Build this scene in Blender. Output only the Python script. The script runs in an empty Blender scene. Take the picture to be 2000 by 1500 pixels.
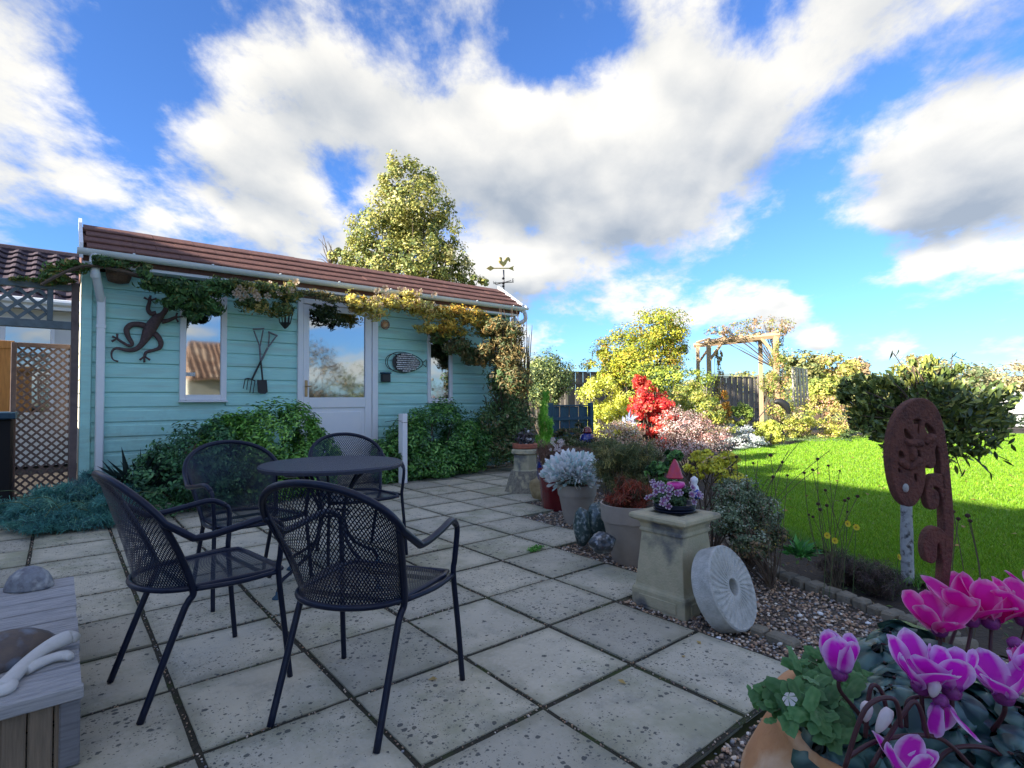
import bpy, bmesh, math, random
import numpy as np
from mathutils import Vector, Matrix

rnd = random.Random(7)
nr = np.random.default_rng(11)
PI = math.pi
sc = bpy.context.scene
COL = sc.collection

# ------------------------------------------------------------------ camera
FX, PIT, ROL, TH = 1070.0, 0.028, -0.00542, 0.69061
SL = 0.52                       # paving module
CH = 2.19285 * SL               # eye height
_c, _s = math.cos(TH), math.sin(TH)
def l2w(r, f, u): return Vector((_c * r + _s * f, -_s * r + _c * f, u))
cp, sp, cr, sr = math.cos(PIT), math.sin(PIT), math.cos(ROL), math.sin(ROL)
R0, U0 = Vector((1, 0, 0)), Vector((0, -sp, cp))
CF = l2w(0, cp, sp); CR = l2w(*(cr * R0 + sr * U0)); CU = l2w(*(-sr * R0 + cr * U0))
CP = Vector((0, 0, CH))
cam_d = bpy.data.cameras.new('camera'); cam = bpy.data.objects.new('camera', cam_d); COL.objects.link(cam)
cam.matrix_world = Matrix(((CR.x, CU.x, -CF.x, 0), (CR.y, CU.y, -CF.y, 0), (CR.z, CU.z, -CF.z, CH), (0, 0, 0, 1)))
cam_d.sensor_width = 36; cam_d.lens = 36 * FX / 2000; cam_d.clip_start = 0.03; cam_d.clip_end = 3000
sc.camera = cam
sc.view_settings.view_transform = 'Standard'; sc.view_settings.look = 'None'
sc.view_settings.gamma = 1; sc.view_settings.exposure = EXPO = 2.72
sc.view_settings.use_curve_mapping = False
# surveying helpers: a sight line from the eye meets a plane of the real scene
def ray(x, y): return CF + CR * ((x - 1000) / FX) - CU * ((y - 750) / FX)
def gz(x, y, z=0.0): d = ray(x, y); return CP + d * ((z - CH) / d.z)
def gy(x, y, v): d = ray(x, y); return CP + d * (v / d.y)
def gd(x, y, v): return CP + ray(x, y) * v

# ------------------------------------------------------------------ sun + sky
SUN_E = math.radians(20.5); SUN_A = math.radians(-4)
sd = Vector((math.cos(SUN_E) * math.cos(SUN_A), math.cos(SUN_E) * math.sin(SUN_A), -math.sin(SUN_E)))
sl = bpy.data.lights.new('sun', 'SUN'); sl.energy = 2.3; sl.angle = math.radians(0.53); sl.color = (1.0, 0.93, 0.82)
so = bpy.data.objects.new('sun', sl); COL.objects.link(so); so.rotation_euler = sd.to_track_quat('-Z', 'Y').to_euler()
so.location = (-10, 0, 20)

world = bpy.data.worlds.new('World'); sc.world = world; world.use_nodes = True
nt = world.node_tree; nt.nodes.clear()
def N(t, tree=None, **k):
    n = (tree or nt).nodes.new(t)
    for a, b in k.items(): setattr(n, a, b)
    return n
def link(a, b, tree=None): (tree or nt).links.new(a, b)
SEEDX, SEEDY = 3.3, 5.5
def sky():
    sk = N('ShaderNodeTexSky', sky_type='NISHITA', sun_disc=False, sun_elevation=SUN_E, sun_rotation=math.radians(270 + 4), altitude=50, air_density=1.0, dust_density=0.6, ozone_density=2.5)
    tint = N('ShaderNodeMix', data_type='RGBA', blend_type='MULTIPLY'); tint.inputs[0].default_value = 1
    link(sk.outputs[0], tint.inputs[6]); tint.inputs[7].default_value = (0.45, 0.70, 1.12, 1)
    bgk = N('ShaderNodeBackground'); bgk.inputs[1].default_value = 0.0405; link(tint.outputs[2], bgk.inputs[0])
    tc = N('ShaderNodeTexCoord'); d = tc.outputs['Generated']
    nrm = N('ShaderNodeVectorMath', operation='NORMALIZE'); link(d, nrm.inputs[0]); d = nrm.outputs[0]
    sep = N('ShaderNodeSeparateXYZ'); link(d, sep.inputs[0])
    def M(op, a, b=None, c=None, clamp=False):
        n = N('ShaderNodeMath', operation=op, use_clamp=clamp)
        for i, v in enumerate((a, b, c)):
            if v is None: continue
            if isinstance(v, (int, float)): n.inputs[i].default_value = v
            else: link(v, n.inputs[i])
        return n.outputs[0]
    zz = M('ADD', M('MAXIMUM', sep.outputs[2], 0.0), 0.30)
    comb = N('ShaderNodeCombineXYZ')
    # cloud streets run away from the viewer: stretch the pattern along that bearing
    px_, py_ = M('DIVIDE', sep.outputs[0], zz), M('DIVIDE', sep.outputs[1], zz)
    al = M('ADD', M('MULTIPLY', px_, 0.72), M('MULTIPLY', py_, 0.70)); ac = M('SUBTRACT', M('MULTIPLY', px_, 0.70), M('MULTIPLY', py_, 0.72))
    comb0 = N('ShaderNodeCombineXYZ'); link(M('MULTIPLY', al, 0.80), comb0.inputs[0]); link(ac, comb0.inputs[1])
    link(M('ADD', M('MULTIPLY', al, 0.80), SEEDX), comb.inputs[0]); link(M('ADD', ac, SEEDY), comb.inputs[1])
    mp = comb
    def fbm(vec, scale, det, rough, dist):
        n = N('ShaderNodeTexNoise', noise_dimensions='3D'); n.inputs['Scale'].default_value = scale; n.inputs['Detail'].default_value = det
        n.inputs['Roughness'].default_value = rough; n.inputs['Distortion'].default_value = dist; link(vec, n.inputs['Vector']); return n.outputs[0]
    big = fbm(mp.outputs[0], 2.25, 12, 0.60, 0.12)
    soft = fbm(mp.outputs[0], 2.25, 3.0, 0.5, 0.12)
    off = N('ShaderNodeVectorMath', operation='MULTIPLY_ADD'); link(comb0.outputs[0], off.inputs[0]); off.inputs[1].default_value = (0.915, 0.915, 1); off.inputs[2].default_value = (SEEDX, SEEDY, 0)
    softup = fbm(off.outputs[0], 2.25, 3.0, 0.5, 0.12)
    fine = fbm(mp.outputs[0], 8.0, 12, 0.66, 0.2)
    bias = None
    blobs = [  # x, y on the survey plate, tightness, weight (cloud + / gap -)
        (40, 120, 22, .16), (620, 150, 26, .15), (480, 360, 24, .08), (950, 260, 60, .14), (1400, 230, 14, .15),
        (1250, 470, 20, .17), (1820, 330, 60, .20), (1990, 210, 60, .20), (60, 420, 40, .10), (1600, 100, 50, .08), (1050, 560, 30, .12),
        (270, 30, 120, -.28), (1120, 110, 260, -.12), (420, 250, 240, -.12), (1560, 230, 240, -.10), (1240, 330, 300, -.10), (200, 240, 200, -.14), (830, 130, 160, -.16), (60, 480, 200, -.14), (380, 440, 160, -.12), (1250, 160, 260, .04), (570, 45, 160, -.22), (730, 30, 160, -.20), (1050, 60, 300, -.14), (1460, 30, 200, -.24),
        (1880, 90, 70, -.24), (1680, 240, 130, -.20), (1590, 460, 110, -.14), (1900, 570, 120, -.12), (1930, 470, 120, .16), (1780, 540, 300, .10), (1700, 620, 40, -.16), (1250, 660, 30, -.24),
        (520, 220, 300, -.12), (670, 345, 250, -.16), (45, 270, 300, -.14), (250, 430, 120, -.10), (1030, 150, 300, -.08),
        (1555, 612, 900, .20), (1600, 668, 1800, .26), (1510, 600, 1200, .16), (1745, 662, 1500, .18)]
    for x, y, k, w in blobs:
        v = ray(x, y).normalized()
        dt = N('ShaderNodeVectorMath', operation='DOT_PRODUCT'); link(d, dt.inputs[0]); dt.inputs[1].default_value = v
        g = M('MULTIPLY', M('EXPONENT', M('MULTIPLY', M('SUBTRACT', dt.outputs['Value'], 1.0), float(k) * 1.6)), w)
        bias = g if bias is None else M('ADD', bias, g)
    dens = M('ADD', M('ADD', big, M('MULTIPLY', M('SUBTRACT', fine, .5), 0.30)), bias)
    mr = N('ShaderNodeMapRange', interpolation_type='SMOOTHSTEP'); link(dens, mr.inputs[0]); mr.inputs[1].default_value = 0.445; mr.inputs[2].default_value = 0.63
    # undersides of each bank turn grey, crests stay bright
    lit = M('SUBTRACT', soft, softup)
    sh = N('ShaderNodeMapRange'); link(M('ADD', M('SUBTRACT', M('MULTIPLY', lit, 4.2), M('MULTIPLY', M('SUBTRACT', dens, .62), .9)), M('MULTIPLY', M('SUBTRACT', fine, .5), .9)), sh.inputs[0])
    sh.inputs[1].default_value = -0.80; sh.inputs[2].default_value = 0.42
    cc = N('ShaderNodeMix', data_type='RGBA'); link(sh.outputs[0], cc.inputs[0])
    cc.inputs[6].default_value = (0.094, 0.108, 0.126, 1); cc.inputs[7].default_value = (0.256, 0.248, 0.228, 1)
    bgc = N('ShaderNodeBackground'); bgc.inputs[1].default_value = 0.69; link(cc.outputs[2], bgc.inputs[0])
    hor = N('ShaderNodeMapRange'); link(sep.outputs[2], hor.inputs[0]); hor.inputs[1].default_value = 0.0; hor.inputs[2].default_value = 0.05
    fac = M('MULTIPLY', M('MULTIPLY', mr.outputs[0], hor.outputs[0]), 0.96)
    mx = N('ShaderNodeMixShader'); link(fac, mx.inputs[0]); link(bgk.outputs[0], mx.inputs[1]); link(bgc.outputs[0], mx.inputs[2])
    out = N('ShaderNodeOutputWorld'); link(mx.outputs[0], out.inputs[0])
sky()

# ------------------------------------------------------------------ materials
MATS = {}
def mat(name, c, rough=0.6, c2=None, scale=8, bump=0.0, bscale=40, metal=0.0, spec=0.5, det=4, stretch=None, c3=None, s3=2.0, coat=0):
    m = bpy.data.materials.new(name); m.use_nodes = True; t = m.node_tree; b = t.nodes['Principled BSDF']
    b.inputs['Roughness'].default_value = rough; b.inputs['Metallic'].default_value = metal
    b.inputs['Specular IOR Level'].default_value = spec; b.inputs['Coat Weight'].default_value = coat
    b.inputs['Base Color'].default_value = (*c, 1)
    tc = N('ShaderNodeTexCoord', t); vec = tc.outputs['Object']
    if stretch:
        mp = N('ShaderNodeMapping', t); mp.inputs['Scale'].default_value = stretch; link(vec, mp.inputs[0], t); vec = mp.outputs[0]
    col = None
    if c2:
        n = N('ShaderNodeTexNoise', t); n.inputs['Scale'].default_value = scale; n.inputs['Detail'].default_value = det; n.inputs['Roughness'].default_value = .65; link(vec, n.inputs['Vector'], t)
        r = N('ShaderNodeMapRange', t); r.inputs[1].default_value = .32; r.inputs[2].default_value = .68; link(n.outputs[0], r.inputs[0], t)
        x = N('ShaderNodeMix', t, data_type='RGBA'); x.inputs[6].default_value = (*c, 1); x.inputs[7].default_value = (*c2, 1); link(r.outputs[0], x.inputs[0], t); col = x.outputs[2]
        if c3:
            n3 = N('ShaderNodeTexNoise', t); n3.inputs['Scale'].default_value = s3; n3.inputs['Detail'].default_value = 5; link(vec, n3.inputs['Vector'], t)
            r3 = N('ShaderNodeMapRange', t); r3.inputs[1].default_value = .52; r3.inputs[2].default_value = .66; link(n3.outputs[0], r3.inputs[0], t)
            x3 = N('ShaderNodeMix', t, data_type='RGBA'); link(col, x3.inputs[6], t); x3.inputs[7].default_value = (*c3, 1); link(r3.outputs[0], x3.inputs[0], t); col = x3.outputs[2]
        link(col, b.inputs['Base Color'], t)
    if bump:
        n = N('ShaderNodeTexNoise', t); n.inputs['Scale'].default_value = bscale; n.inputs['Detail'].default_value = 5; link(vec, n.inputs['Vector'], t)
        bp = N('ShaderNodeBump', t); bp.inputs['Strength'].default_value = bump; bp.inputs['Distance'].default_value = 0.01; link(n.outputs[0], bp.inputs['Height'], t); link(bp.outputs[0], b.inputs['Normal'], t)
    MATS[name] = m; return m

def tint_mat(name, rough=0.55, trans=0.3, spec=0.35, bump=0):
    m = bpy.data.materials.new(name); m.use_nodes = True; t = m.node_tree; b = t.nodes['Principled BSDF']
    a = N('ShaderNodeAttribute', t, attribute_name='tint'); link(a.outputs['Color'], b.inputs['Base Color'], t)
    b.inputs['Roughness'].default_value = rough; b.inputs['Specular IOR Level'].default_value = spec
    if trans:
        tr = N('ShaderNodeBsdfTranslucent', t); link(a.outputs['Color'], tr.inputs[0], t)
        mx = N('ShaderNodeMixShader', t); mx.inputs[0].default_value = trans; link(b.outputs[0], mx.inputs[1], t); link(tr.outputs[0], mx.inputs[2], t)
        link(mx.outputs[0], t.nodes['Material Output'].inputs[0], t)
    return m
M_LEAF = tint_mat('leaf_tinted', 0.5, 0.28)
M_GLOSS = tint_mat('leaf_glossy', 0.32, 0.15, 0.5)
M_PETAL = tint_mat('petal_tinted', 0.6, 0.45)
M_STONE = tint_mat('pebble_tinted', 0.75, 0, 0.3)

# ------------------------------------------------------------------ mesh helpers
class B:
    def __init__(s): s.v = []; s.f = []
    def add(s, vs, fs):
        o = len(s.v); s.v += [tuple(p) for p in vs]; s.f += [tuple(i + o for i in f) for f in fs]; return s
    def box(s, a, b, M=None):
        (x0, y0, z0), (x1, y1, z1) = a, b
        vs = [Vector(p) for p in ((x0, y0, z0), (x1, y0, z0), (x1, y1, z0), (x0, y1, z0), (x0, y0, z1), (x1, y0, z1), (x1, y1, z1), (x0, y1, z1))]
        if M: vs = [M @ p for p in vs]
        return s.add(vs, [(3, 2, 1, 0), (4, 5, 6, 7), (0, 1, 5, 4), (1, 2, 6, 5), (2, 3, 7, 6), (3, 0, 4, 7)])
    def bbox(s, a, b, e=0.006, M=None):   # box with chamfered edges
        bm = bmesh.new(); bmesh.ops.create_cube(bm, size=1)
        c = [(a[i] + b[i]) / 2 for i in range(3)]; d = [abs(b[i] - a[i]) for i in range(3)]
        for v in bm.verts: v.co = Vector([c[i] + v.co[i] * d[i] for i in range(3)])
        bmesh.ops.bevel(bm, geom=bm.edges[:], offset=min(e, min(d) * .45), segments=1, affect='EDGES')
        bm.verts.index_update(); vs = [v.co.copy() for v in bm.verts]; fs = [[v.index for v in f.verts] for f in bm.faces]; bm.free()
        if M: vs = [M @ p for p in vs]
        return s.add(vs, fs)
    def tube(s, pts, r, n=8, flat=None, cap=True, closed=False):
        pts = [Vector(p) for p in pts]; k = len(pts); rs = r if isinstance(r, (list, tuple)) else [r] * k
        rings = []; up = None
        for i, p in enumerate(pts):
            if closed: t = pts[(i + 1) % k] - pts[i - 1]
            else: t = pts[min(i + 1, k - 1)] - pts[max(i - 1, 0)]
            t.normalize()
            if flat is not None:
                bn = Vector(flat[0]).normalized(); u = t.cross(bn); u.normalize(); w = bn * flat[1]
            else:
                if up is None: up = Vector((0, 0, 1)) if abs(t.z) < .9 else Vector((1, 0, 0))
                u = t.cross(up); u.normalize(); w = u.cross(t); w.normalize(); up = w
            rings.append([p + u * math.cos(2 * PI * j / n) * rs[i] + w * math.sin(2 * PI * j / n) * rs[i] for j in range(n)])
        vs = [q for ring in rings for q in ring]; fs = []
        for i in range(k if closed else k - 1):
            i2 = (i + 1) % k
            for j in range(n): fs.append((i * n + j, i * n + (j + 1) % n, i2 * n + (j + 1) % n, i2 * n + j))
        if cap and not closed: fs += [tuple(range(n - 1, -1, -1)), tuple(range((k - 1) * n, k * n))]
        return s.add(vs, fs)
    def lathe(s, prof, n=28, M=None, seg=None, cap=True):
        vs = []; fs = []
        for r, z in prof:
            for j in range(n):
                a = 2 * PI * j / n + (PI / n if seg else 0); vs.append(Vector((r * math.cos(a), r * math.sin(a), z)))
        for i in range(len(prof) - 1):
            for j in range(n): fs.append((i * n + j, i * n + (j + 1) % n, (i + 1) * n + (j + 1) % n, (i + 1) * n + j))
        if cap: fs += [tuple(range(n - 1, -1, -1)), tuple(range((len(prof) - 1) * n, len(prof) * n))]
        if M: vs = [M @ v for v in vs]
        return s.add(vs, fs)
    def prism(s, poly, z0, z1, M=None):
        n = len(poly); vs = [Vector((x, y, z0)) for x, y in poly] + [Vector((x, y, z1)) for x, y in poly]
        if M: vs = [M @ v for v in vs]
        return s.add(vs, [tuple(range(n - 1, -1, -1)), tuple(range(n, 2 * n))] + [(i, (i + 1) % n, n + (i + 1) % n, n + i) for i in range(n)])

def smooth(pts, k=6, closed=False):
    P = [Vector(p) for p in pts]; out = []; n = len(P)
    for i in range(n if closed else n - 1):
        a = P[i - 1] if (closed or i > 0) else P[0]; b = P[i]; c = P[(i + 1) % n]; d = P[(i + 2) % n] if (closed or i + 2 < n) else P[-1]
        for j in range(k):
            t = j / k; out.append(.5 * ((2 * b) + (c - a) * t + (2 * a - 5 * b + 4 * c - d) * t * t + (3 * b - a - 3 * c + d) * t ** 3))
    if not closed: out.append(P[-1])
    return out

WLOC = {}
def tag(o, label=None, cat=None, group=None, kind=None):
    if label: o['label'] = label
    if cat: o['category'] = cat
    if group: o['group'] = group
    if kind: o['kind'] = kind
    return o
def finish(me, m, sm):
    if m: me.materials.append(m)
    if sm: me.shade_smooth() if hasattr(me, 'shade_smooth') else me.polygons.foreach_set('use_smooth', [True] * len(me.polygons))
    return me
def obj(name, b, m, parent=None, sm=False, angle=None):
    """link a builder (coordinates in the world, or in the parent's frame once shifted) as one mesh object"""
    me = bpy.data.meshes.new(name)
    off = WLOC.get(parent.name, Vector((0, 0, 0))) if parent else Vector((0, 0, 0))
    vs = [(p[0] - off[0], p[1] - off[1], p[2] - off[2]) for p in b.v] if off.length else b.v
    me.from_pydata(vs, [], b.f); me.update(); finish(me, m, sm)
    if sm and angle:
        try: me.set_sharp_from_angle(angle=math.radians(angle))
        except Exception: pass
    o = bpy.data.objects.new(name, me); COL.objects.link(o)
    if name in ('stem', 'branch', 'leaf_stalk', 'bare_twig'): o['kind'] = 'stuff'
    if parent: o.parent = parent; WLOC[o.name] = off
    else: WLOC[o.name] = Vector((0, 0, 0))
    return o
def npmesh(name, V, Fq, m, parent=None, tint=None, sm=False):
    """V (n,3), Fq (k,3 or 4) arrays, tint (n,3)"""
    V = np.asarray(V, np.float32)
    if parent is not None:
        off = WLOC.get(parent.name, Vector((0, 0, 0))); V = V - np.array(off, np.float32)
    me = bpy.data.meshes.new(name); n = len(V); k, q = Fq.shape
    me.vertices.add(n); me.vertices.foreach_set('co', V.ravel())
    me.loops.add(k * q); me.loops.foreach_set('vertex_index', Fq.astype(np.int32).ravel())
    me.polygons.add(k); me.polygons.foreach_set('loop_start', np.arange(0, k * q, q, dtype=np.int32))
    try: me.polygons.foreach_set('loop_total', np.full(k, q, np.int32))
    except Exception: pass
    me.update(calc_edges=True)
    if tint is not None:
        at = me.attributes.new('tint', 'FLOAT_COLOR', 'POINT'); c = np.ones((n, 4), np.float32); c[:, :3] = tint; at.data.foreach_set('color', c.ravel())
    finish(me, m, sm)
    o = bpy.data.objects.new(name, me); COL.objects.link(o)
    if parent is not None: o.parent = parent; WLOC[o.name] = WLOC.get(parent.name, Vector((0, 0, 0)))
    return o
def empty(name, loc, label=None, cat=None, group=None, kind=None):
    o = bpy.data.objects.new(name, None); COL.objects.link(o); o.location = loc; o.empty_display_size = .1
    WLOC[o.name] = Vector(loc); return tag(o, label, cat, group, kind)
def inst(name, src, parent, loc=(0, 0, 0), rot=(0, 0, 0), scale=(1, 1, 1), label=None):
    """another object on the same mesh data; loc in the world"""
    o = bpy.data.objects.new(name, src.data if hasattr(src, 'data') else src); COL.objects.link(o)
    off = WLOC.get(parent.name, Vector((0, 0, 0))) if parent else Vector((0, 0, 0))
    if parent: o.parent = parent
    o.location = Vector(loc) - off; o.rotation_euler = rot; o.scale = scale
    WLOC[o.name] = Vector(loc)
    if label: o['label'] = label
    return o
def meshdata(name, b, m, sm=False):
    me = bpy.data.meshes.new(name); me.from_pydata(b.v, [], b.f); me.update(); return finish(me, m, sm)
def copy_tree(o, parent=None):
    c = o.copy(); COL.objects.link(c)
    if parent: c.parent = parent
    for ch in list(o.children): copy_tree(ch, c)
    return c

# ------------------------------------------------------------------ foliage
def orient(nrm, roll):
    """frames (n,3,3) whose third axis is nrm, spun by roll"""
    n = nrm / (np.linalg.norm(nrm, axis=1, keepdims=True) + 1e-9)
    a = np.where(np.abs(n[:, 2:3]) < .9, np.array([[0, 0, 1.]]), np.array([[1., 0, 0]]))
    u = np.cross(a, n); u /= np.linalg.norm(u, axis=1, keepdims=True); v = np.cross(n, u)
    c, s = np.cos(roll)[:, None], np.sin(roll)[:, None]
    return np.stack([u * c + v * s, -u * s + v * c, n], 2)
LEAF = (np.array([(0, -.5, 0), (.3, -.05, .10), (0, .5, -.05), (-.3, -.05, .10), (0, 0, 0)]), np.array([(0, 1, 4), (1, 2, 4), (2, 3, 4), (3, 0, 4)]))
LEAF2 = (np.array([(0, -.5, 0), (.3, 0, .1), (0, .5, -.06), (-.3, 0, .1)]), np.array([(0, 1, 2), (0, 2, 3)]))
NEED = (np.array([(-.03, -.5, 0), (.03, -.5, 0), (0, .5, 0)]), np.array([(0, 1, 2)]))
ROUND = (np.array([(0, -.5, 0), (.38, -.25, .04), (.38, .25, .04), (0, .5, 0), (-.38, .25, .04), (-.38, -.25, .04)]), np.array([(0, 1, 2), (0, 2, 3), (0, 3, 4), (0, 4, 5)]))
def stamp(name, P, nrm, size, tmpl, cols, m, parent=None, jit=.45, widthf=1.0, along=None):
    """one leaf per point. along: optional (n,3) direction of each leaf's length"""
    n = len(P); tv, tf = tmpl
    if along is not None:
        y = along / (np.linalg.norm(along, axis=1, keepdims=True) + 1e-9)
        x = np.cross(y, nrm + nr.normal(0, .05, (n, 3))); x /= (np.linalg.norm(x, axis=1, keepdims=True) + 1e-9); z = np.cross(x, y)
        Fr = np.stack([x, y, z], 2)
    else: Fr = orient(nrm, nr.uniform(0, 2 * PI, n))
    sz = size * (1 + nr.uniform(-jit, jit, n)) if np.isscalar(size) else size
    T = tv * np.array([widthf, 1, 1])
    V = np.einsum('nij,kj->nki', Fr, T) * sz[:, None, None] + P[:, None, :]
    Fq = (tf[None] + (np.arange(n) * len(tv))[:, None, None]).reshape(-1, tf.shape[1])
    tint = np.repeat(cols, len(tv), 0)
    o = npmesh(name, V.reshape(-1, 3), Fq, m, parent, tint)
    o['kind'] = 'stuff'
    return o
def palette(n, cols, group=None, k=40, jit=.25):
    """colour per leaf: palette entries with weights, drifting clump by clump"""
    C = np.array([c[:3] for c in cols]); w = np.array([c[3] if len(c) > 3 else 1 for c in cols], float); w /= w.sum()
    if group is None: idx = nr.choice(len(C), n, p=w)
    else:
        gi = nr.choice(len(C), group.max() + 1, p=w); idx = gi[group]
        r = nr.random(n) < .5; idx = np.where(r, nr.choice(len(C), n, p=w), idx)
    out = C[idx] * (1 + nr.uniform(-jit, jit, (n, 1))); return np.clip(out * 1.45, 0.002, .85)
def crown(blobs, n, fill=.45, clump=.22, nclump=60, up=.35):
    """points + outward normals spread in clumps through a set of ellipsoids [(centre, (rx,ry,rz))]"""
    vol = np.array([b[1][0] * b[1][1] * b[1][2] for b in blobs]) ** (2 / 3); vol /= vol.sum()
    bi = nr.choice(len(blobs), nclump, p=vol)
    C = np.array([tuple(blobs[i][0]) for i in bi]); Rr = np.array([blobs[i][1] for i in bi], float)
    d = nr.normal(size=(nclump, 3)); d /= np.linalg.norm(d, axis=1, keepdims=True)
    rad = (fill + (1 - fill) * nr.random(nclump) ** .5)[:, None]
    cc = C + d * Rr * rad * .93
    g = nr.integers(0, nclump, n)
    rr = Rr[g] * clump * nr.uniform(.7, 1.5, (nclump, 1))[g]
    e = nr.normal(size=(n, 3)); e /= np.linalg.norm(e, axis=1, keepdims=True)
    P = cc[g] + e * rr * (nr.random((n, 1)) ** .45)
    nrm = e * .6 + d[g] * .6 + nr.normal(0, .45, (n, 3)); nrm[:, 2] += up
    return P, nrm, g
GREEN = [(.05, .10, .03, 3), (.08, .14, .04, 2), (.035, .07, .025, 2)]
def branches(b, base, blobs, n, r0, r1=.004, wob=.12):
    for i in range(n):
        c, r = blobs[i % len(blobs)]
        d = Vector((rnd.gauss(0, 1), rnd.gauss(0, 1), rnd.gauss(0, 1))).normalized()
        e = Vector(c) + Vector((d.x * r[0], d.y * r[1], d.z * r[2])) * .75
        s = Vector(base); m = s.lerp(e, .5) + Vector((rnd.uniform(-wob, wob), rnd.uniform(-wob, wob), rnd.uniform(0, wob)))
        pts = smooth([s, m, e], 4); b.tube(pts, [r0 + (r1 - r0) * k / (len(pts) - 1) for k in range(len(pts))], 5)
def shrub(name, label, cat, base, blobs, n, leaf, cols, m=None, tmpl=LEAF2, nclump=60, clump=.22, fill=.45, stems=8, stem_r=.012, stem_m=None, group=None, widthf=1., up=.35, jit=.25):
    t = empty(name, base, label, cat, group)
    P, nn, g = crown(blobs, n, fill, clump, nclump, up)
    P[:, 2] = np.maximum(P[:, 2], base[2] + .01)
    stamp('foliage', P, nn, leaf, tmpl, palette(n, cols, g, jit=jit), m or M_LEAF, t, widthf=widthf)
    if stems:
        b = B(); branches(b, base, blobs, stems, stem_r); obj('stem', b, stem_m or MATS['bark'], t)
    return t

# ------------------------------------------------------------------ plain materials
mat('bark', (.13, .09, .06), .85, (.07, .05, .035), 20, .5, 60)
mat('slab', (.30, .29, .26), .85)
mat('soil', (.035, .026, .018), .95, (.06, .045, .03), 14, .9, 50)
mat('joint', (.022, .022, .012), .95, (.05, .045, .03), 60, .8, 150, c3=(.04, .06, .012), s3=5)
mat('gravel_base', (.20, .17, .13), .95, (.05, .04, .03), 90, .9, 160)
mat('siding', (.45, .80, .72), .55, (.38, .72, .66), 5, .25, 90, stretch=(1, 1, 9), c3=(.40, .66, .58), s3=1.3)
mat('siding_cream', (.75, .68, .52), .6, (.66, .58, .42), 4, .1, 60)
mat('white_paint', (.82, .82, .82), .35, (.76, .78, .80), 5, .05, 40)
mat('white_pvc', (.80, .82, .82), .3, (.74, .78, .78), 6)
mat('shingle', (.165, .068, .050), .8, (.10, .045, .036), 26, .35, 120, c3=(.21, .10, .07), s3=3)
mat('pantile_dark', (.085, .055, .065), .8, (.05, .035, .045), 9, .4, 60)
mat('pantile_brown', (.33, .19, .11), .85, (.20, .11, .07), 7, .4, 40, c3=(.42, .30, .2), s3=2)
mat('render_white', (.74, .73, .70), .8, (.66, .65, .62), 3, .1, 60)
mat('black_metal', (.004, .008, .024), .32, (.008, .014, .036), 30, spec=.3)
mat('rust', (.17, .062, .042), .85, (.085, .036, .030), 70, .5, 220, c3=(.16, .06, .04), s3=22)
mat('art_metal', (.055, .035, .038), .6, (.12, .075, .07), 40, .35, 120, metal=.3)
mat('pot_grey', (.36, .31, .255), .7, (.29, .25, .21), 7, .15, 90)
mat('terracotta', (.62, .33, .15), .8, (.52, .25, .11), 8, .25, 70, c3=(.70, .50, .33), s3=9)
mat('terracotta_red', (.42, .13, .07), .7, (.30, .09, .05), 14, .1, 60)
mat('stone_pot', (.50, .44, .29), .85, (.36, .34, .22), 9, .35, 90, c3=(.10, .105, .12), s3=4.5)
mat('stone_lichen', (.30, .27, .20), .9, (.13, .12, .10), 40, .5, 130, c3=(.45, .40, .26), s3=12)
mat('millstone', (.50, .51, .48), .85, (.34, .35, .32), 26, .5, 120, c3=(.55, .56, .52), s3=6)
mat('millstone_side', (.36, .33, .24), .9, (.26, .24, .18), 20, .4, 90)
mat('yellow_rock', (.42, .33, .17), .9, (.24, .17, .08), 9, .6, 50)
mat('edging', (.24, .21, .155), .9, (.15, .135, .10), 14, .5, 70)
mat('glaze_red', (.16, .010, .014), .12, (.10, .008, .012), 4, coat=.6)
mat('glaze_blue', (.012, .015, .16), .12, (.02, .03, .22), 5, coat=.6)
mat('wood_grey', (.23, .23, .24), .8, (.14, .14, .15), 6, .35, 60, stretch=(1, 14, 14))
mat('wood_brown', (.27, .205, .14), .8, (.17, .13, .09), 6, .35, 60, stretch=(14, 14, 1))
mat('wood_top', (.54, .53, .52), .75, (.30, .30, .31), 5, .5, 60, stretch=(2, 30, 30))
mat('fence_wood', (.22, .19, .16), .85, (.14, .12, .10), 5, .3, 30, stretch=(14, 14, 1))
mat('fence_blue', (.018, .075, .13), .6, (.012, .05, .09), 5, .2, 30, stretch=(8, 8, 1))
mat('arch_wood', (.52, .37, .22), .75, (.38, .27, .16), 8, .3, 40, stretch=(6, 6, 1))
mat('pale_wood', (.62, .56, .47), .8, (.48, .43, .36), 8, .2, 40, stretch=(8, 8, 1))
mat('orange_wood', (.50, .24, .07), .7, (.36, .16, .045), 5, .2, 30, stretch=(10, 10, 1))
mat('lattice', (.17, .125, .115), .85, (.11, .08, .075), 12, .2, 60)
mat('lattice_grey', (.16, .20, .22), .8, (.10, .13, .14), 12, .2, 60)
mat('gold', (.62, .46, .12), .45, (.45, .33, .10), 30, metal=.4)
mat('iron', (.02, .02, .022), .5)
mat('birch', (.46, .47, .46), .8, (.30, .31, .31), 18, .4, 60, c3=(.06, .06, .06), s3=26)
mat('driftwood', (.70, .69, .66), .65, (.56, .55, .52), 9, .2, 60)
mat('shell_brown', (.16, .12, .09), .6, (.08, .07, .075), 12, .3, 60, c3=(.20, .24, .30), s3=9)
mat('shell_grey', (.27, .30, .33), .55, (.13, .13, .15), 22, .4, 90, c3=(.45, .46, .44), s3=16)
mat('stem_dark', (.06, .018, .024), .5)
mat('stem_green', (.08, .12, .04), .6)
mat('dry_stem', (.11, .085, .05), .8)
mat('seedhead', (.035, .015, .012), .9, (.07, .03, .02), 60)
mat('pink_gloss', (.62, .02, .30), .4, (.75, .10, .42), 40)
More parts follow.
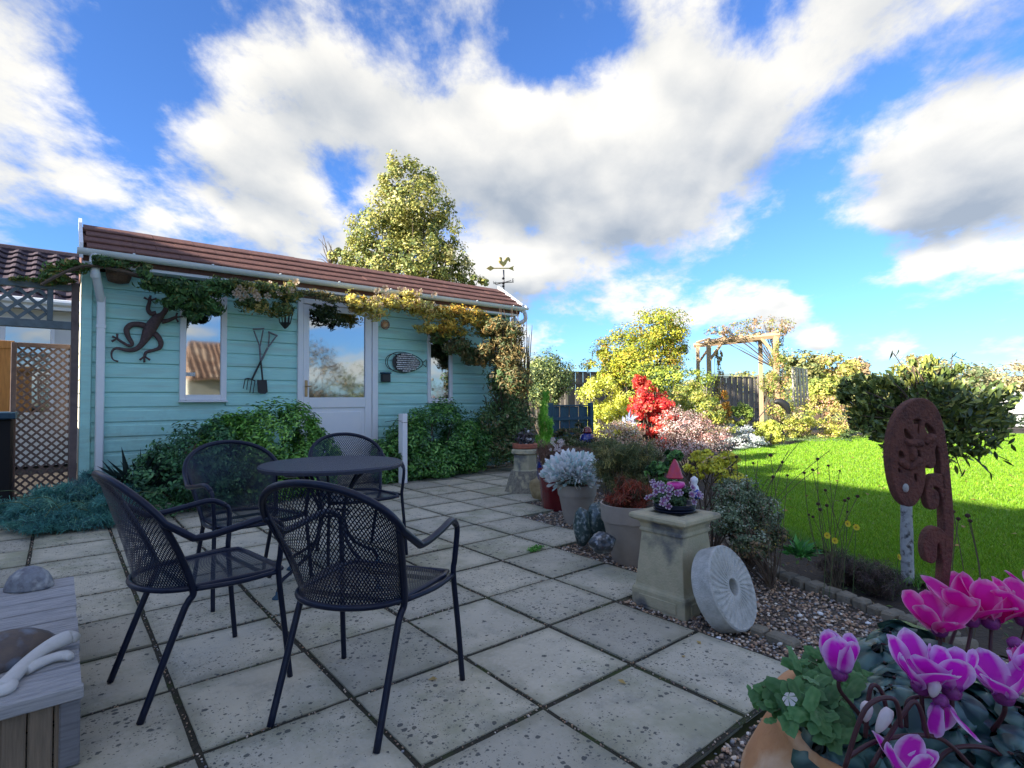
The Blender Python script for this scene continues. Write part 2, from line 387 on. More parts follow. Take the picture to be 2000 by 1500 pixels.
mat('red_paint', (.52, .035, .05), .45, (.40, .03, .10), 30)
mat('blue_paint', (.04, .07, .42), .4)
mat('dark_interior', (.012, .012, .014), .9)
mat('label_paper', (.7, .7, .68), .7, (.3, .3, .3), 90)
mat('brass', (.45, .30, .16), .35, metal=.8)
mat('basket', (.16, .10, .06), .9, (.09, .055, .03), 60, .6, 120)

def glass_mat():
    m = bpy.data.materials.new('window_glass'); m.use_nodes = True; b = m.node_tree.nodes['Principled BSDF']
    b.inputs['Base Color'].default_value = (.42, .45, .47, 1); b.inputs['Metallic'].default_value = 1; b.inputs['Roughness'].default_value = .035
    t = m.node_tree; n = N('ShaderNodeTexNoise', t); n.inputs['Scale'].default_value = 1.6
    tc = N('ShaderNodeTexCoord', t); link(tc.outputs['Object'], n.inputs['Vector'], t)
    bp = N('ShaderNodeBump', t); bp.inputs['Strength'].default_value = .06; bp.inputs['Distance'].default_value = .02; link(n.outputs[0], bp.inputs['Height'], t); link(bp.outputs[0], b.inputs['Normal'], t)
    return m
M_GLASS = glass_mat()
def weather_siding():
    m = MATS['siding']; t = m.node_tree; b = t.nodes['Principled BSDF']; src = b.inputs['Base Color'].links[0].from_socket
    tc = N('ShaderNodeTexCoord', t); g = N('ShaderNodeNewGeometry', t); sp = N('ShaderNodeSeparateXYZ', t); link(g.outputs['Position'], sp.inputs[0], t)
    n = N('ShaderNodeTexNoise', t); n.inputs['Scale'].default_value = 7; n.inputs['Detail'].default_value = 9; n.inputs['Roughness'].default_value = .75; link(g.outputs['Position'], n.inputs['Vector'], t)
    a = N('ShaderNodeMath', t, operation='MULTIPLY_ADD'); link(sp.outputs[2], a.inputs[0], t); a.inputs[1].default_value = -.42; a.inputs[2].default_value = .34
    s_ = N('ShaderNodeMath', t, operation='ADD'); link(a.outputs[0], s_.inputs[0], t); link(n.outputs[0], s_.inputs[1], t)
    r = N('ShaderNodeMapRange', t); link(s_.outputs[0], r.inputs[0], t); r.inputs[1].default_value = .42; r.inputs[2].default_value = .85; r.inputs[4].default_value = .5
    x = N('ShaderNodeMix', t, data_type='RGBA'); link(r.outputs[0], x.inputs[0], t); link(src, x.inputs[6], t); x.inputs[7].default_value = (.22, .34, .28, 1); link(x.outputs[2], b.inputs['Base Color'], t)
weather_siding()

def slab_mat():
    m = MATS['slab']; t = m.node_tree; b = t.nodes['Principled BSDF']
    tc = N('ShaderNodeTexCoord', t); oi = N('ShaderNodeObjectInfo', t)
    ad = N('ShaderNodeVectorMath', t, operation='ADD'); link(tc.outputs['Object'], ad.inputs[0], t); link(oi.outputs['Location'], ad.inputs[1], t); v = ad.outputs[0]
    def mth(op, a, bb, clamp=False):
        n = N('ShaderNodeMath', t, operation=op, use_clamp=clamp)
        for i, x in enumerate((a, bb)):
            if isinstance(x, (int, float)): n.inputs[i].default_value = x
            else: link(x, n.inputs[i], t)
        return n.outputs[0]
    def noise(s, d=5, r=.6):
        n = N('ShaderNodeTexNoise', t); n.inputs['Scale'].default_value = s; n.inputs['Detail'].default_value = d; n.inputs['Roughness'].default_value = r; link(v, n.inputs['Vector'], t); return n.outputs[0]
    def rng(x, a, c): n = N('ShaderNodeMapRange', t, interpolation_type='SMOOTHSTEP'); link(x, n.inputs[0], t); n.inputs[1].default_value = a; n.inputs[2].default_value = c; return n.outputs[0]
    def mixc(f, a, c):
        n = N('ShaderNodeMix', t, data_type='RGBA'); link(f, n.inputs[0], t)
        for i, x in ((6, a), (7, c)):
            if isinstance(x, tuple): n.inputs[i].default_value = (*x, 1)
            else: link(x, n.inputs[i], t)
        return n.outputs[2]
    col = mixc(rng(noise(2.2), .35, .65), (.59, .54, .405), (.48, .445, .34))
    col = mixc(mth('MULTIPLY', rng(noise(60, 3), .4, .7), .5), col, (.58, .55, .45))
    col = mixc(mth('MULTIPLY', rng(noise(1.3, 6, .7), .47, .68), .8), col, (.27, .28, .17))       # algae
    col = mixc(mth('MULTIPLY', mth('MULTIPLY', oi.outputs['Random'], oi.outputs['Random']), .75), col, (.34, .32, .26))
    so_ = N('ShaderNodeSeparateXYZ', t); link(tc.outputs['Object'], so_.inputs[0], t)
    ed = mth('MAXIMUM', mth('ABSOLUTE', so_.outputs[0], 0), mth('ABSOLUTE', so_.outputs[1], 0))
    edg = rng(mth('ADD', ed, mth('MULTIPLY', mth('SUBTRACT', noise(9, 5, .7), .5), .16)), .17, .275)
    col = mixc(mth('MULTIPLY', edg, .62), col, (.20, .20, .13))     # dirt creeping in from the joints
    col = mixc(mth('MULTIPLY', rng(noise(5.5, 8, .75), .50, .66), .45), col, (.24, .24, .20))
    # lichen spots, dense on some slabs and sparse on others
    dens = mth('ADD', mth('MULTIPLY', rng(noise(1.6, 2), .36, .62), .75), mth('MULTIPLY', oi.outputs['Random'], .25))
    def spots(scale, size):
        vo = N('ShaderNodeTexVoronoi', t); vo.inputs['Scale'].default_value = scale; vo.inputs['Randomness'].default_value = 1
        wob = N('ShaderNodeVectorMath', t, operation='ADD'); link(v, wob.inputs[0], t)
        nn = N('ShaderNodeTexNoise', t); nn.inputs['Scale'].default_value = 90; link(v, nn.inputs['Vector'], t)
        sc_ = N('ShaderNodeVectorMath', t, operation='SCALE'); sc_.inputs['Scale'].default_value = .012; link(nn.outputs['Color'], sc_.inputs[0], t); link(sc_.outputs[0], wob.inputs[1], t)
        link(wob.outputs[0], vo.inputs['Vector'], t)
        sp = N('ShaderNodeSeparateColor', t); link(vo.outputs['Color'], sp.inputs[0], t)
        keep = mth('LESS_THAN', sp.outputs[0], dens)
        lim = mth('MULTIPLY', mth('ADD', mth('MULTIPLY', sp.outputs[1], sp.outputs[1]), .12), size)
        return mth('MULTIPLY', keep, mth('LESS_THAN', vo.outputs['Distance'], lim))
    s1 = spots(34, .36); s2 = spots(80, .40); s3_ = spots(130, .36)
    col = mixc(mth('MULTIPLY', s1, .82), col, (.045, .052, .055)); col = mixc(mth('MULTIPLY', s2, .75), col, (.06, .065, .065)); col = mixc(mth('MULTIPLY', s3_, .6), col, (.09, .095, .09))
    link(col, b.inputs['Base Color'], t)
    wv = N('ShaderNodeTexWave', t); wv.inputs['Scale'].default_value = 38; wv.inputs['Distortion'].default_value = .6; link(v, wv.inputs['Vector'], t)
    hh = mth('ADD', mth('MULTIPLY', noise(120, 4), .7), mth('MULTIPLY', wv.outputs[0], .16))
    bp = N('ShaderNodeBump', t); bp.inputs['Strength'].default_value = .5; bp.inputs['Distance'].default_value = .004; link(hh, bp.inputs['Height'], t); link(bp.outputs[0], b.inputs['Normal'], t)
slab_mat()

def grass_mat():
    m = mat('lawn', (.10, .22, .022), .8); t = m.node_tree; b = t.nodes['Principled BSDF']
    tc = N('ShaderNodeTexCoord', t); v = tc.outputs['Object']
    a = N('ShaderNodeTexNoise', t); a.inputs['Scale'].default_value = .9; a.inputs['Detail'].default_value = 4; link(v, a.inputs['Vector'], t)
    c = N('ShaderNodeTexNoise', t); c.inputs['Scale'].default_value = 30; c.inputs['Detail'].default_value = 6; link(v, c.inputs['Vector'], t)
    x = N('ShaderNodeMix', t, data_type='RGBA'); x.inputs[6].default_value = (.17, .31, .02, 1); x.inputs[7].default_value = (.26, .42, .025, 1)
    r = N('ShaderNodeMapRange', t); r.inputs[1].default_value = .35; r.inputs[2].default_value = .65; link(a.outputs[0], r.inputs[0], t); link(r.outputs[0], x.inputs[0], t)
    dn = N('ShaderNodeTexNoise', t); dn.inputs['Scale'].default_value = 2.3; dn.inputs['Detail'].default_value = 8; dn.inputs['Roughness'].default_value = .7; link(v, dn.inputs['Vector'], t)
    dr = N('ShaderNodeMapRange', t); dr.inputs[1].default_value = .50; dr.inputs[2].default_value = .70; dr.inputs[4].default_value = .55; link(dn.outputs[0], dr.inputs[0], t)
    dx_ = N('ShaderNodeMix', t, data_type='RGBA'); link(dr.outputs[0], dx_.inputs[0], t); link(x.outputs[2], dx_.inputs[6], t); dx_.inputs[7].default_value = (.24, .24, .10, 1)
    y = N('ShaderNodeMix', t, data_type='RGBA', blend_type='MULTIPLY'); y.inputs[0].default_value = 1; link(dx_.outputs[2], y.inputs[6], t)
    r2 = N('ShaderNodeMapRange', t); r2.inputs[1].default_value = .3; r2.inputs[2].default_value = .7; r2.inputs[3].default_value = .6; r2.inputs[4].default_value = 1.25; link(c.outputs[0], r2.inputs[0], t)
    cb = N('ShaderNodeCombineColor', t)
    for i in range(3): link(r2.outputs[0], cb.inputs[i], t)
    link(cb.outputs[0], y.inputs[7], t); link(y.outputs[2], b.inputs['Base Color'], t)
    n = N('ShaderNodeBump', t); n.inputs['Strength'].default_value = 1; n.inputs['Distance'].default_value = .03; link(c.outputs[0], n.inputs['Height'], t); link(n.outputs[0], b.inputs['Normal'], t)
grass_mat()
mat('field', (.10, .13, .045), .95, (.14, .12, .06), .05, .3, 3)
mat('far_hill', (.075, .11, .055), 1, (.11, .13, .06), .02)

# ------------------------------------------------------------------ the ground
def sheet(name, poly, z, m, kind='structure'):
    b = B(); b.add([(x, y, z) for x, y in poly], [tuple(range(len(poly)))]); o = obj(name, b, m); o['kind'] = kind; return o
sheet('ground', [(-600, -600), (900, -600), (900, 900), (-600, 900)], -.060, MATS['field'])
sheet('flower_bed', [(3.2, -1.2), (4.6, -1.2), (7.5, 2), (30, 2), (30, 30), (-4, 30), (-4, 7.0), (3.0, 7.0), (5.2, 5.5), (4.2, 3.0), (3.4, 1.2)], -.045, MATS['soil'])
LAWN = [(3.95, -6), (4.02, -.6), (4.1, .7), (4.22, 1.32), (4.75, 2.1), (5.6, 2.9), (6.68, 3.5), (8.2, 4.4), (10.38, 5.6), (11.6, 6.2), (13.6, 6.0), (16.5, 6.5), (18.9, 5.9), (21.5, 4.6), (23.3, 3.3), (24.5, 0), (24, -6)]
sheet('lawn', LAWN, -.012, MATS['lawn'])
sheet('joint_bed', [(-3, 1.0), (2.45, 1.0), (2.45, 2.05), (2.97, 2.05), (2.97, 3.09), (3.49, 3.09), (3.49, 4.13), (4.01, 4.13), (4.01, 4.65), (4.53, 4.65), (4.53, 5.17), (5.57, 5.17), (5.57, 5.69), (6.09, 5.69), (6.09, 6.21), (6.61, 6.21), (6.61, 7.4), (-3, 7.4)], -.010, MATS['joint'])
GRAVEL = [(.3, .98), (.3, -1.4), (2.9, -1.4), (3.33, .8), (3.47, 1.1), (3.62, 1.65), (4.3, 2.55), (5.2, 4.6), (5.0, 5.4), (4.2, 5.2), (3.4, 4.2), (2.4, 1.9), (2.3, .99)]
sheet('gravel_path', GRAVEL, -.034, MATS['gravel_base'])
b = B()
for i in range(24):
    a0 = math.radians(-35 + i * 6); 
    x, y = math.cos(a0) * 340, math.sin(a0) * 340
    b.lathe([(70 + 20 * math.sin(i * 2.1), -2), (46, 4 + 2 * math.sin(i)), (0.5, 7 + 3 * math.sin(i * 1.7))], 14, Matrix.Translation((x, y, 0)), cap=False)
obj('hills', b, MATS['far_hill'], sm=True)['kind'] = 'structure'

def inside(pt, poly):
    x, y = pt; c = False; j = len(poly) - 1
    for i in range(len(poly)):
        if (poly[i][1] > y) != (poly[j][1] > y) and x < (poly[j][0] - poly[i][0]) * (y - poly[i][1]) / (poly[j][1] - poly[i][1]) + poly[i][0]: c = not c
        j = i
    return c
def inside_np(P, poly):
    c = np.zeros(len(P), bool); j = len(poly) - 1
    for i in range(len(poly)):
        xi, yi = poly[i]; xj, yj = poly[j]
        if yi != yj:
            t = ((yi > P[:, 1]) != (yj > P[:, 1])) & (P[:, 0] < (xj - xi) * (P[:, 1] - yi) / (yj - yi) + xi); c ^= t
        j = i
    return c
# grass blades, thinning with distance
n = 420000
r_ = 2.2 + 19 * nr.random(n) ** 1.9; a_ = nr.uniform(-.25, 1.0, n)
P = np.stack([r_ * np.cos(a_) + 1.6, r_ * np.sin(a_), np.full(n, -.012)], 1); P = P[inside_np(P, LAWN)]
n = len(P); d_ = np.hypot(P[:, 0], P[:, 1]); h = (.022 + .014 * nr.random(n)); w = .0020 * (1 + d_ * .22)
az = nr.uniform(0, 2 * PI, n); lean = nr.normal(0, .5, (n, 2)) * h[:, None]
V = np.zeros((n, 3, 3), np.float32)
V[:, 0] = P; V[:, 1] = P; V[:, 2] = P
V[:, 0, 0] += np.cos(az) * w; V[:, 0, 1] += np.sin(az) * w; V[:, 1, 0] -= np.cos(az) * w; V[:, 1, 1] -= np.sin(az) * w
V[:, 2, 2] += h; V[:, 2, :2] += lean
cg = palette(n, [(.13, .26, .012, 4), (.17, .30, .015, 3), (.10, .21, .012, 3), (.22, .29, .03, 1)])
g = npmesh('lawn_grass', V.reshape(-1, 3), np.arange(n * 3).reshape(-1, 3), M_LEAF, None, np.repeat(cg, 3, 0)); g['kind'] = 'stuff'; tag(g, 'short bright green lawn grass beyond the flower border', 'grass')

# pebbles
def ico():
    bm = bmesh.new(); bmesh.ops.create_icosphere(bm, subdivisions=1, radius=.5); v = np.array([p.co[:] for p in bm.verts]); f = np.array([[q.index for q in p.verts] for p in bm.faces]); bm.free(); return v, f
ICO = ico()
def scatter_pebbles(name, P, size, cols, label=None, cat=None, flat=.55):
    n = len(P); Fr = orient(nr.normal(0, .25, (n, 3)) + [0, 0, 1], nr.uniform(0, 2 * PI, n))
    S = np.stack([size * nr.uniform(.8, 1.4, n), size * nr.uniform(.6, 1, n), size * flat * nr.uniform(.7, 1.2, n)], 1)
    V = np.einsum('nij,nkj->nki', Fr, ICO[0][None] * S[:, None, :]) + P[:, None, :]
    Fq = (ICO[1][None] + (np.arange(n) * 12)[:, None, None]).reshape(-1, 3)
    o = npmesh(name, V.reshape(-1, 3), Fq, M_STONE, None, np.repeat(cols, 12, 0), sm=True); o['kind'] = 'stuff'; return tag(o, label, cat)
PEB = [(.32, .22, .14, 5), (.18, .13, .10, 4), (.40, .33, .26, 3), (.10, .08, .07, 4), (.50, .45, .38, .9), (.32, .20, .13, 2), (.2, .2, .2, 2)]
n = 130000; P = np.stack([nr.uniform(.9, 5.4, n), nr.uniform(-1.4, 5.5, n), np.full(n, -.027)], 1); P = P[inside_np(P, GRAVEL)]
dd = np.hypot(P[:, 0], P[:, 1]); P = P[(nr.random(len(P)) < np.clip(1.5 - dd * .22, .3, 1)) & ((P[:, 0] > 1.2) | (P[:, 1] < 1))]
P = P[:46000]; n = len(P); P[:, 2] += nr.uniform(-.002, .008, n)
scatter_pebbles('gravel', P, nr.uniform(.009, .019, n) * (1 + np.hypot(P[:, 0], P[:, 1]) * .08), palette(n, PEB), 'loose brown and grey gravel beside the paving', 'gravel')
n = 70; P = np.stack([nr.uniform(2.0, 4.2, n), nr.uniform(.3, 4.2, n), np.full(n, -.014)], 1); P = P[inside_np(P, GRAVEL)]; n = len(P)
scatter_pebbles('white_pebbles', P, nr.uniform(.022, .04, n), palette(n, [(.62, .62, .6), (.5, .48, .44)]), 'pale rounded pebbles scattered over the gravel', 'pebbles', .45)

# paving: every slab is its own piece
OX, OY = 0.88388, 1.52667
pat = empty('patio', (OX, OY, 0)); pat['kind'] = 'structure'
def slab_mesh(seed):
    rs = random.Random(seed); bm = bmesh.new(); bmesh.ops.create_grid(bm, x_segments=8, y_segments=8, size=.5)
    w = SL - .022
    for v in bm.verts:
        v.co *= w
        e = max(abs(v.co.x), abs(v.co.y))
        if e > w * .49:
            v.co.x *= 1 - rs.random() * .010; v.co.y *= 1 - rs.random() * .010
    top = bm.faces[:]
    r = bmesh.ops.extrude_face_region(bm, geom=top); 
    for e in r['geom']:
        if isinstance(e, bmesh.types.BMVert): e.co.z += .04
    for v in bm.verts:
        if v.co.z > .02 and max(abs(v.co.x), abs(v.co.y)) > w * .485: v.co.z -= .0035 + rs.random() * .002
        v.co.z -= .04
    bmesh.ops.recalc_face_normals(bm, faces=bm.faces[:])
    me = bpy.data.meshes.new('slab'); bm.to_mesh(me); bm.free(); me.materials.append(MATS['slab']); return me
SM = [slab_mesh(i) for i in range(6)]
def last_i(j): return {-1: 2, 0: 2, 1: 3, 2: 3, 3: 4, 4: 4, 5: 5, 6: 6, 7: 8, 8: 9, 9: 10, 10: 10}[j]
for j in range(-1, 11):
    for i in range(-4 if j > 1 else -2, last_i(j) + 1):
        if j == -1 and i < 0: continue
        o = inst('paving_slab', SM[rnd.randrange(6)], pat, (OX + (i + .5) * SL + rnd.uniform(-.002, .002), OY + (j + .5) * SL + rnd.uniform(-.002, .002), rnd.uniform(-.003, .002)),
                 (rnd.uniform(-.004, .004), rnd.uniform(-.004, .004), rnd.choice((0, PI / 2, PI, -PI / 2)) + rnd.uniform(-.004, .004)))
# grit and moss in the joints
n = 5200; li = nr.integers(-4, 9, n); along = nr.uniform(-2, 10, n); sw = nr.random(n) < .5
X = np.where(sw, OX + li * SL, OX + along * SL); Y = np.where(sw, OY + along * SL, OY + li * SL)
P = np.stack([X + nr.normal(0, .004, n), Y + nr.normal(0, .004, n), np.full(n, -.006)], 1)
P = P[(P[:, 1] < 7) & (P[:, 0] < 2.4 + np.clip(P[:, 1] - 2, 0, 9) * .6) & ((P[:, 1] > 1.0))]; n = len(P)
scatter_pebbles('joint_grit', P, nr.uniform(.004, .010, n), palette(n, PEB), 'fine grit caught in the joints of the paving', 'grit', .8)
# weed on the paving joint
P0 = gz(1055, 1070); P0b = gz(1035, 1078)
nn_ = 260; tt = nr.random(nn_)[:, None]; Pw = np.array(P0)[None] * tt + np.array(P0b)[None] * (1 - tt) + nr.normal(0, .02, (nn_, 3)) * [1, 1, .25] + [0, 0, .012]
w_ = stamp('weed', Pw, nr.normal(0, .5, (nn_, 3)) + [0, 0, 1], .018, LEAF2, palette(nn_, [(.07, .22, .03), (.10, .28, .05)]), M_LEAF); w_['kind'] = 'stuff'; tag(w_, 'small green weed growing in a paving joint', 'weed')

# ------------------------------------------------------------------ the summer house
WY = 7.45
shed = empty('summer_house', (.17, WY, 0), 'turquoise boarded summer house with brown tiled roof and white door', 'garden building')
ROW = .163; Z0 = .10
OPEN = [(1.08, 1.58, 1.15, 2.42), (2.43, 3.58, 0, 2.52), (4.42, 4.88, 1.11, 2.30)]
prof = [(0, 0), (-.022, .003), (-.024, .012), (-.022, .118), (-.013, .132), (-.011, .160), (0, .160)]
def board(x0, x1, z, y=WY, m='siding', nm='siding_board'):
    b = B(); q = len(prof); jz = rnd.uniform(-.0015, .0015)
    vs = [(x0, y + py, z + pz + jz) for py, pz in prof] + [(x1, y + py, z + pz + jz) for py, pz in prof]
    b.add(vs, [tuple(range(q)), tuple(range(2 * q - 1, q - 1, -1))] + [(i, i + q, (i + 1) % q + q, (i + 1) % q) for i in range(q)])
    o = obj(nm, b, MATS[m], shed)
    return o
for r in range(15):
    z = Z0 + r * ROW; xs = [.265]; 
    segs = []
    cur = .265
    for (a, c, zb, zt) in OPEN:
        if z + ROW > zb + .02 and z < zt - .02: segs.append((cur, a)); cur = c
    segs.append((cur, 5.99))
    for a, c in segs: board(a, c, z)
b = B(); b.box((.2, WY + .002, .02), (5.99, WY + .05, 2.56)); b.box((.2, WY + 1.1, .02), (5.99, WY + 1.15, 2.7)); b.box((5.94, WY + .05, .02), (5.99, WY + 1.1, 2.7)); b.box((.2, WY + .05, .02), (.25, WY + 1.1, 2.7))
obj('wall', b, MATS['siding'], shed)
b = B(); b.bbox((.165, WY - .05, .05), (.262, WY + .02, 2.6)); obj('corner_board', b, MATS['siding'], shed)
b = B(); b.bbox((5.992, WY - .05, .05), (6.08, WY + .02, 2.6)); obj('corner_board', b, MATS['siding'], shed)
for r in range(15):       # left gable, cream boards
    z = Z0 + r * ROW; b = B(); b.box((.178, WY + .022, z), (.198, WY + 1.15, z + .15)); obj('gable_board', b, MATS['siding_cream'], shed)
# windows
def window(x0, x1, z0, z1, nm='window', fw=.065):
    f = B(); y0, y1 = WY - .05, WY + .01
    f.bbox((x0, y0, z0), (x0 + fw, y1, z1), .005); f.bbox((x1 - fw, y0, z0), (x1, y1, z1), .005)
    f.bbox((x0 + fw, y0 + .001, z0), (x1 - fw, y1, z0 + fw), .005); f.bbox((x0 + fw, y0 + .001, z1 - fw), (x1 - fw, y1, z1), .005)
    w = obj(nm, f, MATS['white_paint'], shed)
    s = B(); s.bbox((x0 - .012, y0 - .03, z0 - .025), (x1 + .012, y1, z0 - .002), .005); obj('sill', s, MATS['white_paint'], w)
    p = B(); p.box((x0 + fw, WY - .022, z0 + fw), (x1 - fw, WY - .015, z1 - fw)); obj('pane', p, M_GLASS, w)
    return w
w1 = window(1.08, 1.58, 1.15, 2.42); window(4.42, 4.88, 1.11, 2.30, fw=.055)
s_ = gy(372, 731, WY - .03); b = B(); b.box((s_.x - .05, WY - .028, s_.z - .022), (s_.x + .05, WY - .0235, s_.z + .022)); st = obj('sticker', b, MATS['label_paper'], w1)
# door
fr = B(); fr.bbox((2.43, WY - .06, .10), (2.50, WY + .02, 2.52)); fr.bbox((3.49, WY - .06, .10), (3.58, WY + .02, 2.52)); fr.bbox((2.50, WY - .059, 2.44), (3.49, WY + .02, 2.52)); 
obj('door_frame', fr, MATS['white_paint'], shed)
dr = B(); y0, y1 = WY - .045, WY + .005
gx0, gx1, gz0_, gz1 = 2.585, 3.385, 1.18, 2.36
dr.bbox((2.505, y0, .12), (gx0, y1, 2.435), .004); dr.bbox((gx1, y0, .12), (3.485, y1, 2.435), .004); dr.bbox((gx0, y0 + .001, gz1), (gx1, y1, 2.435), .004)
dr.bbox((gx0, y0 + .001, 1.04), (gx1, y1, gz0_), .004); dr.bbox((gx0, y0 + .001, .12), (gx1, y1, .26), .004); dr.box((gx0, y0 + .022, .26), (gx1, y1 - .002, 1.04))
dr.bbox((gx0 + .06, y0 + .010, .32), (gx1 - .06, y0 + .023, .98), .008)
door = obj('door', dr, MATS['white_paint'], shed)
b = B(); b.box((gx0, WY - .02, gz0_), (gx1, WY - .013, gz1)); obj('pane', b, M_GLASS, door)
hz = 1.30
b = B(); b.bbox((2.525, y0 - .010, hz - .11), (2.563, y0, hz + .11), .004); b.tube([(2.544, y0 - .008, hz + .03), (2.544, y0 - .05, hz + .03), (2.60, y0 - .055, hz + .03)], .008, 8); obj('handle', b, MATS['brass'], door)
b = B(); b.bbox((2.40, WY - .34, .0), (3.62, WY - .06, .11), .01); st2 = obj('door_step', b, MATS['stone_lichen'], shed)
# roof: tiled front slope, flat behind
RX0, RX1 = .17, 6.14; ey, ez, ry, rz = 7.17, 2.735, 7.80, 3.13
sl_ = Vector((0, ry - ey, rz - ez)); L_ = sl_.length; u_ = sl_.normalized(); nv = Vector((0, -u_.z, u_.y))
b = B(); b.add([(RX0, ey + .02, ez - .03), (RX1, ey + .02, ez - .03), (RX1, ry, rz - .02), (RX0, ry, rz - .02), (RX1, WY + 1.25, rz - .02), (RX0, WY + 1.25, rz - .02), (RX0, ey + .05, ez - .12), (RX1, ey + .05, ez - .12), (RX1, WY + 1.25, ez - .12), (RX0, WY + 1.25, ez - .12)],
      [(0, 1, 2, 3), (3, 2, 4, 5), (6, 7, 1, 0), (8, 9, 5, 4), (7, 8, 4, 2, 1), (9, 6, 0, 3, 5), (6, 9, 8, 7)])
roof = obj('roof', b, MATS['shingle'], shed)
ncourse = 4; cl = L_ / ncourse
tb = B(); Mx = Matrix(((1, 0, 0, 0), (0, u_.y, nv.y, 0), (0, u_.z, nv.z, 0), (0, 0, 0, 1)))
tw = .42
bmv = [(0, -.03, .004), (tw - .004, -.03, .004), (tw - .004, cl, .002), (0, cl, .002), (0, -.03, .030), (tw - .004, -.03, .030), (tw - .004, -.018, .037), (0, -.018, .037), (tw - .004, cl, .012), (0, cl, .012)]
tb.add([Mx @ Vector(p) for p in bmv], [(0, 3, 2, 1), (0, 1, 5, 4), (4, 5, 6, 7), (7, 6, 8, 9), (1, 2, 8, 6, 5), (3, 0, 4, 7, 9), (2, 3, 9, 8)])
tile = meshdata('roof_tile', tb, MATS['shingle'])
nt_ = 14
for k in range(ncourse):
    for i in range(nt_ + 1):
        x = RX0 + .03 + (i - (.5 if k % 2 else 0)) * tw
        if x < RX0 - .01 or x + tw > RX1 + .1: 
            if x < RX0 - .01: x = RX0 + .01
            else: x = RX1 - tw - .01
        p = Vector((0, ey, ez)) + u_ * (k * cl) + nv * (rnd.uniform(-.002, .002))
        inst('roof_tile', tile, roof, (x, p.y, p.z + .001 * (i % 3)))
b = B()
for x in (RX0 - .03, RX1 + .002):
    a0 = Vector((x, ey - .02, ez - .06)); a1 = Vector((x, ry + .02, rz - .02))
    b.add([a0 + Vector((0, 0, -.05)), a0 + Vector((.03, 0, -.05)), a1 + Vector((.03, 0, -.03)), a1 + Vector((0, 0, -.03)), a0 + Vector((0, 0, .11)), a0 + Vector((.03, 0, .11)), a1 + Vector((.03, 0, .10)), a1 + Vector((0, 0, .10))],
          [(3, 2, 1, 0), (4, 5, 6, 7), (0, 1, 5, 4), (1, 2, 6, 5), (2, 3, 7, 6), (3, 0, 4, 7)])
obj('barge_board', b, MATS['white_paint'], shed)
b = B(); b.bbox((RX0, ey + .06, ez - .155), (RX1, ey + .085, ez - .03), .004); b.box((RX0, ey + .085, ez - .145), (RX1, WY, ez - .13)); obj('fascia', b, MATS['white_paint'], shed)
# gutter: half-round channel
b = B(); ng = 9; xs = [RX0 - .05, RX1 + .06]; ring = []
for k in range(ng + 1):
    a = PI + PI * k / ng; ring.append((math.cos(a) * .062, math.sin(a) * .062))
inn = [(y * .9, z * .9) for y, z in ring[::-1]]
pf = ring + inn; q = len(pf); gy0, gzz = ey - .005, ez - .012
b.add([(x, gy0 + y, gzz + z) for x in xs for y, z in pf], [tuple(range(q)), tuple(range(2 * q - 1, q - 1, -1))] + [(i, i + q, (i + 1) % q + q, (i + 1) % q) for i in range(q)])
gut = obj('gutter', b, MATS['white_pvc'], shed, sm=True, angle=50)
b = B()
for k in range(8): x = .6 + k * .76; b.bbox((x - .012, gy0 - .066, gzz - .005), (x + .012, gy0 - .052, gzz + .012), .003)
obj('gutter_clip', b, MATS['white_pvc'], gut)
# downpipe, left
b = B(); x0 = .27
b.tube(smooth([(x0, gy0, gzz - .05), (x0, gy0, gzz - .20), (x0 + .01, gy0 + .02, gzz - .26), (x0 + .055, gy0 + .17, gzz - .46), (x0 + .06, WY - .07, gzz - .50)], 4), .040, 12); b.tube([(x0, gy0, gzz - .03), (x0, gy0, gzz - .13)], .050, 12); b.tube([(x0 + .002, gy0 + .003, gzz - .235), (x0 + .008, gy0 + .02, gzz - .275)], .046, 12)
b.bbox((x0 + .028, WY - .115, .06), (x0 + .105, WY - .035, gzz - .44), .010); b.bbox((x0 + .023, WY - .118, 1.93), (x0 + .110, WY - .032, 1.97), .004)
obj('downpipe', b, MATS['white_pvc'], shed, sm=True, angle=40)
b = B(); p = gy(1003, 615, ey); q_ = gy(1012, 628, ey)
b.tube(smooth([(RX1 + .02, gy0, gzz - .03), (RX1 + .08, gy0, gzz - .09), (RX1 + .10, gy0 + .02, gzz - .20), (RX1 + .02, gy0 + .12, gzz - .27), (RX1 - .02, gy0 + .22, gzz - .34), (RX1 - .02, WY, .1)], 5), .036, 10)
b.tube([(RX1 + .06, gy0, gzz + .01), (RX1 + .16, gy0, gzz - .005)], [.05, .02], 8); obj('downpipe', b, MATS['white_pvc'], shed, sm=True)

# ------------------------------------------------------------------ things on the wall
def wall_thing(name, label, cat, px, py): p = gy(px, py, WY - .03); return empty(name, (p.x, WY - .03, p.z), label, cat)
def wp(px, py, dy=.06): p = gy(px, py, WY - dy); return p
t = wall_thing('gecko_ornament', 'dark brown metal gecko climbing the turquoise boards beside the left window', 'wall ornament', 300, 640)
b = B(); FL = ((0, 1, 0), .35)
def limb(pts, r, k=4, dy=.06): 
    q = smooth([wp(x, y, dy) for x, y in pts], k); m = len(q) - 1; rr = [np.interp(i / m, np.linspace(0, 1, len(r)), r) for i in range(m + 1)]; b.tube(q, rr, 10, flat=((0, 1, 0), 0.45))
limb([(334, 583), (329, 594), (323, 606), (317, 614), (306, 624), (297, 636), (290, 648), (284, 660), (277, 672), (265, 682), (248, 684), (228, 680), (219, 686), (218, 696), (222, 703), (231, 706)],
     [.012, .030, .028, .030, .055, .062, .060, .045, .030, .026, .020, .014, .010, .008, .007, .010], 4, .07)
